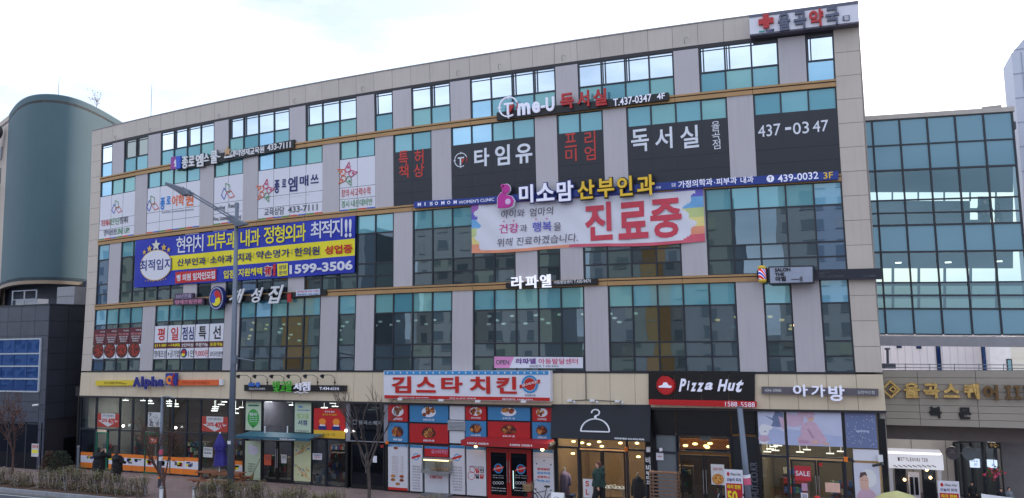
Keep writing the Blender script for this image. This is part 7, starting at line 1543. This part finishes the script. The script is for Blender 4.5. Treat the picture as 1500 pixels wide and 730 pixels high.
# evergreen bush by the dark building
def bush(label, c, r, h, seed, mats, n=1500):
    rnd = random.Random(seed); T_ = thing('bush', label, 'bush', (c[0], c[1], 0)); st = MB(); lf = MB()
    for k in range(12): a = rnd.uniform(0, 6.28); st.tube([(c[0], c[1], 0), (c[0]+math.cos(a)*r*.5, c[1]+math.sin(a)*r*.5, h*.8)], [.02, .006], 4, cap=False)
    for k in range(n):
        a = rnd.uniform(0, 6.28); rr = r*rnd.random()**.5; z = h*rnd.random(); rr *= (1-(z/h)**2*.6); p = Vector((c[0]+rr*math.cos(a), c[1]+rr*math.sin(a), .05+z)); s = .05
        v1 = Vector((rnd.uniform(-1, 1), rnd.uniform(-1, 1), rnd.uniform(-1, 1))).normalized()*s; v2 = v1.cross(Vector((rnd.uniform(-1, 1), rnd.uniform(-1, 1), 1))).normalized()*s*.6; lf.poly([p-v1, p+v2, p+v1, p-v2], rnd.randrange(len(mats)))
    build('stems', st, M_tw, T_, kind='stuff'); build('foliage', lf, mats, T_, kind='stuff')
bush('dark evergreen bush against the dark left building', (F(93, 680, -.6).x+.1, -.9), .75, 1.15, 1, [mat('evergreen', (44, 56, 44), .8, .2, 10), mat('evergreen2', (60, 66, 50), .8, .2, 10)])
bush('reddish brown bush left of the dark evergreen bush', (F(76, 680, -.9).x, -1.1), .5, 1.15, 2, [M_drl[0], M_drl[1], MATS['evergreen2']], 800)
# trees
t1 = (hxs(23), CURB+.7, 0); bare_tree('street_tree', 'small red brown leafed street tree at the far left kerb', t1, 3.9, 11, M_barkr, .075, .5, 6, M_drl, 1100, .04, first=.42)
t2 = (hxs(247), CURB+.7, 0); bare_tree('street_tree', 'leaning red brown street tree between the bollards before the stationery shop', t2, 4.2, 21, M_barkr, .08, .45, 6, M_drl, 700, .036, lean=(-.12, 0), first=.36)
t3 = (F(540, 715, -3.5).x, -3.5, 0); bare_tree('street_tree', 'bare grey street tree in front of the dark lobby entrance', t3, 4.3, 33, M_bark, .085, .42, 6, None, 0, first=.42)
# parasol and picnic table
p0 = F(321, 700, -1.6); pt_, pb_ = F(320, 635.5, -1.6), F(320, 682, -1.6); S = thing('closed_parasol', 'closed purple blue parasol standing through the wooden picnic table', 'parasol', (p0.x, -1.6, 0)); x = p0.x
build('pole', MB().tube([(x, -1.6, 0), (x, -1.6, pt_.z)], .025, 8), M_whitep, S); h = pt_.z-pb_.z; mb = MB(); n = 20; prof = [(0, .03), (.06, .10), (.25, .22), (.42, .32), (.46, .26), (.5, .22), (.8, .30), (1.0, .33)]
b = 0; V = []
for t, r in prof:
    for k in range(n): a = 2*math.pi*k/n; rr = r*(1+.22*math.cos(a*5+t*2)); V.append((x+rr*math.cos(a)*.95+.08*t, -1.6+rr*math.sin(a), pt_.z-h*t))
mb.v = V
for i in range(len(prof)-1):
    for k in range(n): k2 = (k+1) % n; mb.f.append((i*n+k, (i+1)*n+k, (i+1)*n+k2, i*n+k2)); mb.mi.append(0)
build('canopy', mb, mat('parasol_purple', (54, 48, 130), .8, .1, 4), S, smooth=True); build('finial', MB().ball((x, -1.6, pt_.z+.04), .05, 8, 6), M_whitep, S); build('tie', MB().tube([(x+.03, -1.6, pt_.z-h*.45), (x+.03, -1.6, pt_.z-h*.49)], .29, 16), mat('parasol_tie', (60, 56, 140), .8), S)
S = thing('picnic_table', 'brown wooden picnic table with benches around the closed parasol', 'picnic table', (x, -1.6, 0)); wood = mat('picnic_wood', (136, 84, 56), .7, .2, 5)
xa1, xb1 = F(294, 692, -1.6).x, F(353, 692, -1.6).x; zt1 = .76
for k in range(5): build('table_plank', MB().box(xa1, -2.0+.165*k, zt1-.04, xb1, -1.85+.165*k, zt1+.003*(k % 2)), wood, S)
for yb in (-2.55, -.95):
    for k in range(2): build('bench_plank', MB().box(xa1, yb+.15*k, .42, xb1, yb+.13+.15*k, .46), wood, S)
for xx in (xa1+.3, xb1-.3):
    build('leg', MB().prism([(xx, -2.25, 0), (xx, -2.15, 0), (xx, -1.75, zt1-.05), (xx, -1.85, zt1-.05)], (.06, 0, 0)), wood, S); build('leg', MB().prism([(xx, -.95, 0), (xx, -1.05, 0), (xx, -1.45, zt1-.05), (xx, -1.35, zt1-.05)], (.06, 0, 0)), wood, S); build('crossbeam', MB().box(xx+.061, -2.5, .34, xx+.1, -.7, .42), wood, S)
p = F(341.5, 666, -.3); build('red_display_post', MB().tube([(p.x, -.3, 0), (p.x, -.3, p.z+.0)], .1, 12), M_rv, label='narrow red post display left of the bookshop posters', cat='post')
p = F(371, 700, -.4); S = thing('broom', 'straw broom leaning on the left bookshop poster', 'broom', (p.x-.3, -.5, 0)); a, b = F(381, 672, -.05), F(367, 703, -.5); build('handle', MB().tube([a, a.lerp(b, .7)], .014, 6), M_tw, S); build('bristles', MB().tube([a.lerp(b, .68), b], [.03, .14], 10), mat('straw', (120, 110, 70), .9), S)
# sandwich board
p0, p1 = F(807.5, 721.5, -1.5), F(826, 721.5, -1.5); S = thing('sandwich_board', 'small white sandwich board with a drawn circle outside the chicken shop', 'sandwich board', (p0.x, -1.5, 0)); zt = p0.z
build('front_panel', MB().prism([(p0.x, -1.75, 0), (p1.x, -1.75, 0), (p1.x, -1.5, zt), (p0.x, -1.5, zt)], (0, .03, 0)), M_whitep, S); build('back_panel', MB().prism([(p0.x, -1.2, 0), (p1.x, -1.2, 0), (p1.x, -1.46, zt), (p0.x, -1.46, zt)], (0, .03, 0)), M_whitep, S)
mb = MB(); rings(mb, ((p0.x+p1.x)/2, zt-.3), .15, .165, -1.66, .02, 0, 20); build('drawn_circle', mb, M_greyp, S); text('커피', ((p0.x+p1.x)/2-.07, zt-.35, (p0.x+p1.x)/2+.07, zt-.25), -1.66, M_greyp, S)
# bicycle
c = F(794, 742, -1.0); S = thing('bicycle', 'bicycle with a tan basket leaning outside the chicken shop', 'bicycle', (c.x, -1.0, 0)); bx = c.x; by = -1.0; wr = .33
def wheel(cx_, nm='wheel'):
    mb = MB(); pts = [(cx_+wr*math.cos(R_(a)), by, wr+wr*math.sin(R_(a))) for a in range(0, 361, 15)]; mb.tube(pts, .022, 6, cap=False)
    w = build(nm, mb, M_black, S); mb = MB()
    for a in range(0, 360, 30): mb.tube([(cx_, by, wr), (cx_+wr*.95*math.cos(R_(a)), by, wr+wr*.95*math.sin(R_(a)))], .004, 3)
    build('spokes', mb, M_grey, w, kind='stuff')
wheel(bx-.5); wheel(bx+.55)
mfr = mat('bike_frame', (60, 64, 70), .4); build('frame', MB().tube([(bx-.5, by, wr), (bx-.35, by, 1.0)], .018, 6).tube([(bx-.38, by, .85), (bx+.1, by, .35), (bx+.55, by, wr)], .018, 6).tube([(bx-.36, by, .6), (bx+.2, by, .75)], .018, 6).tube([(bx+.1, by, .35), (bx+.24, by, .9)], .018, 6), mfr, S)
build('handlebar', MB().tube([(bx-.35, by, 1.0), (bx-.42, by-.28, 1.12), (bx-.28, by-.36, 1.14)], .014, 6).tube([(bx-.35, by, 1.0), (bx-.42, by+.28, 1.12), (bx-.28, by+.36, 1.14)], .014, 6), M_grey, S); build('saddle', MB().ball((bx+.26, by, .93), (.16, .08, .05), 12, 6), M_black, S)
bz = .72; mb = MB(); 
for k in range(5): z = bz+.065*k; w = .15+.012*k; mb.tube([(bx-.62-w, by-.2, z), (bx-.62+w, by-.2, z), (bx-.62+w, by+.2, z), (bx-.62-w, by+.2, z), (bx-.62-w, by-.2, z)], .012, 4)
for k in range(8): x_ = bx-.62-.16+.045*k; mb.tube([(x_, by-.2, bz), (x_, by-.2, bz+.28)], .008, 4)
mb.box(bx-.76, by-.18, bz-.01, bx-.48, by+.18, bz+.22); build('basket', mb, mat('wicker', (160, 130, 96), .8, .15, 12), S)
build('mirror', MB().tube([(bx-.4, by-.3, 1.12), (bx-.5, by-.38, 1.32)], .008, 5).ball((bx-.52, by-.4, 1.36), (.07, .02, .05), 10, 6), M_black, S)
# delivery scooters (only their tops rise into view)
def scooter(x, y, label, col, hz):
    S = thing('delivery_scooter', label, 'scooter', (x, y, 0)); m = mat('scooter_'+str(col[0])+str(col[1]), col, .3, .04, coat=.4)
    for dx in (-.62, .58):
        mb = MB(); pts = [(x+dx+.2*math.cos(R_(a)), y, .22+.2*math.sin(R_(a))) for a in range(0, 361, 20)]; mb.tube(pts, .055, 8, cap=False); w = build('wheel', mb, M_black, S, smooth=True); build('rim', MB().tube([(x+dx, y-.03, .22), (x+dx, y+.03, .22)], .13, 14), M_grey, w)
    build('front_shield', MB().prism([(x-.55, y-.22, .3), (x-.35, y-.22, .3), (x-.28, y-.2, .95), (x-.42, y-.2, .95)], (0, .44, 0)), m, S); build('floorboard', MB().box(x-.4, y-.16, .26, x+.1, y+.16, .32), M_black, S)
    mb = MB(); mb.prism([(x+.05, y-.17, .25), (x+.8, y-.17, .4), (x+.85, y-.15, .62), (x+.1, y-.15, .68)], (0, .34, 0)); build('body', mb, m, S); build('seat', MB().ball((x+.4, y, .72), (.4, .15, .08), 16, 8), M_black, S, smooth=True)
    build('handlebar', MB().tube([(x-.35, y, .95), (x-.34, y, 1.03), (x-.28, y-.33, 1.07)], .02, 6).tube([(x-.34, y, 1.03), (x-.28, y+.33, 1.07)], .02, 6), M_black, S); build('headlight', MB().ball((x-.47, y, .9), (.06, .1, .07), 12, 8), M_whitep, S)
    for s in (-1, 1): build('mirror', MB().tube([(x-.3, y+s*.25, 1.07), (x-.36, y+s*.34, hz-.06)], .008, 5).ball((x-.37, y+s*.36, hz), (.02, .09, .05), 12, 8), M_black, S)
    build('windshield', MB().prism([(x-.5, y-.2, 1.0), (x-.38, y-.12, hz-.02), (x-.38, y+.12, hz-.02), (x-.5, y+.2, 1.0)], (.02, 0, 0)), mat('windshield_pale', (170, 186, 200), .2), S)
    build('delivery_box', MB().box(x+.5, y-.22, .75, x+.95, y+.22, 1.15), m, S)
p = F(1056, 724, -2.6); scooter(p.x+.3, -2.6, 'silver delivery scooter whose mirror and windshield rise left of the leaning pole', (150, 156, 166), p.z+.02)
p = F(1106, 727, -2.4); scooter(p.x-.1, -2.4, 'red delivery scooter whose top rises right of the leaning pole', (190, 30, 34), p.z-.05)
p = F(1197, 726, -.6); build('red_display_ball', MB().ball((p.x, -.6, p.z-.2), (.16, .14, .2), 14, 10), M_rv, label='rounded red object at the foot of the baby shop doors', cat='display', smooth=True)
# yellow green parasol top
p = F(1318, 719, -1.2); S = thing('yellow_parasol', 'pale yellow green parasol top at the bottom edge before the passage', 'parasol', (p.x, -1.2, 0)); n = 16; mb = MB(); apex = Vector((p.x-.1, -1.2, p.z)); rim = [Vector((p.x-.1+1.05*math.cos(2*math.pi*k/n), -1.2+1.05*math.sin(2*math.pi*k/n), p.z-.55+.03*(k % 2))) for k in range(n)]; mid = [apex.lerp(r, .5)+Vector((0, 0, .1)) for r in rim]
for k in range(n): k2 = (k+1) % n; mb.poly([apex, mid[k], mid[k2]]); mb.poly([mid[k], rim[k], rim[k2], mid[k2]])
build('canopy', mb, mat('parasol_green', (196, 190, 130), .8, .12, 3), S); build('pole', MB().tube([(apex.x, -1.2, 0), apex], .03, 8), M_grey, S); build('base', MB().tube([(apex.x, -1.2, 0), (apex.x, -1.2, .08)], .3, 16), M_grey, S)
p = F(1461, 727, -.4); build('white_board_top', MB().prism([(p.x-.5, -.6, 0), (p.x+.6, -.6, 0), (p.x+.6, -.4, p.z-.05), (p.x-.5, -.4, p.z+.05)], (0, .04, 0)), M_whitep, label='tilted white board at the bottom right edge under the gate', cat='board')

# ================================================================= PEOPLE
def remesh(name, mb, m, par, vox=.014, smooth=True):
    o = build(name, mb, m, par)
    md = o.modifiers.new('remesh', 'REMESH'); md.mode = 'VOXEL'; md.voxel_size = vox; md.use_smooth_shade = True
    sm = o.modifiers.new('smooth', 'SMOOTH'); sm.iterations = 2
    bpy.context.view_layer.update(); dg = bpy.context.evaluated_depsgraph_get(); me = bpy.data.meshes.new_from_object(o.evaluated_get(dg)); o.modifiers.clear(); old = o.data; o.data = me; bpy.data.meshes.remove(old); return o
M_skin = mat('skin', (206, 160, 136), .6, .04); M_hair = mat('dark_hair', (34, 28, 28), .7, .1, 10)
def person(label, x, y, h, ang, top, pants, hair=M_hair, arms='down', step=0., z0=0., coatlen=.48, hood=False, longhair=False, bun=None, group=None, shoe=M_black, bulk=1.0):
    """figure facing direction ang (radians, 0 = +x)"""
    S = thing('person', label, 'person', (x, y, z0), group=group); s = h/1.72; ca, sa = math.cos(ang), math.sin(ang)
    KK = [1.0]
    def P(f, l, z): f, l = f*KK[0], l*KK[0]; return Vector((x+(f*ca-l*sa)*s, y+(f*sa+l*ca)*s, z0+z*s))   # forward, left, up
    def T(mb, pts, rs, n=10): mb.tube([P(*p) for p in pts], [r*s*KK[0] for r in rs], n)
    hipz, shz = .92, 1.42
    legs = {}
    for sd in (-1, 1):
        st = step*sd; legs[sd] = [(0, sd*.09, hipz), (st*.45+.02, sd*.095, .50), (st*.9, sd*.1, .08)]
    if arms == 'down': A = {sd: [(0, sd*.19, shz-.03), (-.02+sd*step*.1, sd*.25, 1.15), (.06-sd*step*.25, sd*.25, .90)] for sd in (-1, 1)}
    elif arms == 'camera': A = {-1: [(0, -.19, shz-.03), (.16, -.30, 1.22), (.27, -.12, 1.52)], 1: [(0, .19, shz-.03), (.16, .34, 1.25), (.27, .12, 1.52)]}
    else: A = {sd: [(0, sd*.19, shz-.03), (.03, sd*.28, 1.17), (.24, sd*.12, 1.05)] for sd in (-1, 1)}
    b = MB()
    b.ball(P(.01, 0, 1.60), (.078*s, .078*s, .115*s), 16, 12); T(b, [(0, 0, 1.36), (0.01, 0, 1.54)], [.06, .052]); b.ball(P(.03, 0, 1.54), (.05*s, .05*s, .05*s))
    b.ball(P(.085, 0, 1.595), .017*s, 8, 6)                                # nose
    for sd in (-1, 1): b.ball(P(.0, sd*.078, 1.60), (.014*s, .014*s, .028*s), 8, 6)
    T(b, [(0, 0, .9), (0, 0, 1.1), (0, 0, 1.3), (0, 0, 1.42)], [.145, .125, .16, .08], 14); T(b, [(0, -.17, 1.4), (0, .17, 1.4)], [.06, .06])
    for sd in (-1, 1):
        T(b, legs[sd], [.085, .058, .042]); T(b, [legs[sd][2], (legs[sd][2][0]+.13, legs[sd][2][1], .04)], [.04, .035])
        T(b, A[sd], [.052, .042, .030]); hnd = Vector(A[sd][2]); d = (Vector(A[sd][2])-Vector(A[sd][1])).normalized(); w = Vector((1, 0, 0)) if abs(d.x) < .6 else Vector((0, 0, 1)); w = (w-d*w.dot(d)).normalized(); e = hnd+d*.075
        T(b, [tuple(hnd), tuple(e)], [.028, .033])
        for k, ln in enumerate((.055, .065, .062, .05)): f0 = e+w*(-.024+.016*k); f1 = f0+d*ln*.6; f2 = f1+d*ln*.4+w.cross(d)*.012*sd; T(b, [tuple(f0), tuple(f1), tuple(f2)], [.0095, .009, .008], 6)
        t0 = hnd+d*.03+w*.03; T(b, [tuple(t0), tuple(t0+w*.025+d*.03), tuple(t0+w*.03+d*.055)], [.012, .010, .009], 6)
    remesh('body', b, M_skin, S, .011*s)
    KK[0] = bulk
    c = MB(); T(c, [(0, 0, hipz+.42-coatlen), (0, 0, hipz+.1), (0, 0, 1.12), (0, 0, 1.32), (0, 0, 1.44), (0, 0, 1.49)], [.20, .18, .155, .19, .12, .075], 16); T(c, [(0, -.18, 1.39), (0, .18, 1.39)], [.085, .085])
    for sd in (-1, 1): q = [A[sd][0], A[sd][1], tuple(Vector(A[sd][1]).lerp(Vector(A[sd][2]), .96))]; T(c, q, [.08, .066, .05])
    if hood: c.ball(P(-.09, 0, 1.47), (.11*s, .11*s, .08*s))
    remesh('coat', c, top, S, .018*s)
    t = MB(); T(t, [(0, 0, hipz-.02), (0, 0, hipz+.1)], [.15, .15])
    for sd in (-1, 1): T(t, [legs[sd][0], legs[sd][1], (legs[sd][2][0], legs[sd][2][1], .1)], [.105, .078, .065])
    remesh('trousers', t, pants, S, .018*s)
    KK[0] = 1.0
    for sd in (-1, 1): q = legs[sd][2]; m_ = MB(); m_.ball(P(q[0]+.05, q[1], .045), (.13*s, .13*s, .05*s) if False else (.12*s*abs(ca)+.05*s, .12*s*abs(sa)+.05*s, .05*s), 12, 8); build('shoe', m_, shoe, S, smooth=True)
    hr = MB(); hr.ball(P(-.015, 0, 1.635), (.092*s, .092*s, .105*s), 16, 12); hr.ball(P(-.035, 0, 1.58), (.08*s, .08*s, .1*s), 14, 10)
    if longhair: T(hr, [(-.04, 0, 1.6), (-.07, 0, 1.42), (-.08, 0, 1.28)], [.085, .10, .07])
    remesh('hair', hr, hair, S, .014*s)
    if arms != 'camera' or True:
        ey = MB()
        for sd in (-1, 1): ey.ball(P(.074, sd*.028, 1.615), .008*s, 6, 5)
        build('eyes', ey, M_black, S, kind='stuff'); mo = MB(); mo.ball(P(.078, 0, 1.545), (.012*s, .012*s, .006*s), 8, 5); build('mouth', mo, M_redsign, S)
    return S, P
cb = mat('black_coat', (24, 24, 30), .85, .15, 6)
q = ongr(144, 704.5); person('person in black coat seen from behind raising hands to the face', q.x, q.y, 1.78, R_(90), cb, M_black, arms='camera', coatlen=.8, bulk=1.65)
q = ongr(170.5, 706.5); person('person with long dark hair and black coat seen from behind beside the hedge', q.x, q.y, 1.62, R_(80), cb, M_black, arms='fold', coatlen=.8, longhair=True, bulk=1.6)
q = F(877, 700, -.9); person('person in dark green hooded jacket walking past the boutique doors', q.x, -.9, F(877, 676, -.9).z, R_(195), mat('green_jacket', (34, 58, 54), .85, .1, 6), mat('black_trousers', (24, 24, 28), .8), mat('brown_hair', (96, 58, 44), .7, .1, 10), arms='down', step=.22, coatlen=.46, hood=True, bulk=1.3)
dk = mat('dark_clothes', (30, 32, 38), .85)
p = FBr(1443, 316, 2.2); person('silhouetted person standing behind the glass bridge windows, left of the two', p.x, p.y, 1.75, R_(-90), dk, dk, arms='fold', z0=p.z-1.0)
p = FBr(1463, 318, 2.6); person('silhouetted person behind the glass bridge windows, right of the two', p.x, p.y, 1.6, R_(180), dk, dk, z0=p.z-.95)
for u, v, y, l, a in ((1424, 712.5, 5.0, 'dark figure with hair tied up, left of three people in the passage', -80), (1466, 717, 3.9, 'dark haired person in the middle of three people in the passage', -100), (1478, 720, 4.2, 'person in grey top at the right of three people in the passage', -60)):
    p = F(u, v, y); person(l, p.x, y, max(1.0, p.z), R_(a), dk if u < 1470 else mat('grey_top', (120, 124, 132), .8), dk)

# ================================================================= BLOCKS ACROSS THE STREET (seen only as reflections in the glass)
def apartment(x, y, w, d, h, wallc, label, acc=None, seed=0):
    rnd = random.Random(seed); S = thing('apartment_block', label, 'apartment block', (x+w/2, y, 0)); m = mat('apartment_'+'_'.join(map(str, wallc)), wallc, .8, .08, .15)
    build('wall', MB().box(x, y-d, 0, x+w, y, h), m, S); wn = MB(); st = 3.0; n = int(w/3.4)
    for k in range(int(h/st)):
        z = .8+st*k
        for j in range(n):
            xx = x+.8+(w-1.2)*j/n; ww = 1.9 if j % 3 else 1.1; wn.box(xx, y+.02, z, xx+ww, y+.08, z+1.5, 0 if rnd.random() < .8 else 1); wn.box(xx-.1, y+.01, z-.15, xx+ww+.1, y+.2, z-.05, 2)
    build('windows', wn, [mat('apt_glass', (96, 104, 110), .5), mat('apt_curtain', (150, 150, 146), .7), m], S, kind='stuff')
    if acc: build('accent_strip', MB().box(x+w*.42, y+.09, 0, x+w*.58, y+.14, h), mat('apt_accent', acc, .8), S)
    build('roof_house', MB().box(x+w*.3, y-d*.8, h, x+w*.6, y-d*.3, h+3.2), m, S)
for k, (x, y, w, h, c, acc, l) in enumerate(((-150, -88, 34, 30, (138, 142, 146), None, 'grey beige apartment block reflected at the far left, across the street'), (-104, -84, 26, 34, (150, 152, 150), None, 'grey apartment block across the street, second from left'), (-64, -80, 30, 26, (132, 138, 146), (160, 120, 62), 'grey apartment block with ochre strip across the street'), (-26, -82, 24, 33, (152, 154, 154), None, 'pale grey apartment block across the street facing the middle of the facade'), (6, -78, 20, 27, (138, 140, 144), (160, 122, 66), 'stone grey apartment block with ochre strip across the street to the right'), (32, -86, 30, 30, (146, 150, 154), None, 'pale grey apartment block across the street, right end'))):
    apartment(x, y, w, 14, h, c, l, acc, k)
# lit shop lamps
def shop_lamp(x, y, z, e, col, nm):
    l = bpy.data.lights.new(nm, 'AREA'); l.energy = e; l.color = col; l.shape = 'RECTANGLE'; l.size = 1.6; l.size_y = .9; o = bpy.data.objects.new(nm, l); COL.objects.link(o); o.location = (x, y, 4.3)
for x, e, c_ in ((1.2, 70, (1, .97, .92)), (F(250, 640, 2).x, 80, (1, .97, .92)), (F(320, 640, 2).x, 80, (1, .97, .92)), (F(405, 640, 2).x, 110, (1, .97, .92)), (F(480, 640, 2).x, 110, (1, .97, .92)), (F(860, 640, 2).x, 170, (1, .84, .62)), (F(915, 640, 2).x, 170, (1, .84, .62)), (F(1030, 640, 2).x, 130, (1, .75, .45)), (F(1140, 640, 2).x, 150, (1, .88, .72)), (F(1210, 640, 2).x, 150, (1, .88, .72))):
    shop_lamp(x, 1.9, 3.3, e, c_, 'shop_lamp')
TXs = TXO.get('s')
if TXs: bpy.data.scenes.remove(TXs); bpy.data.objects.remove(TXO['o'])
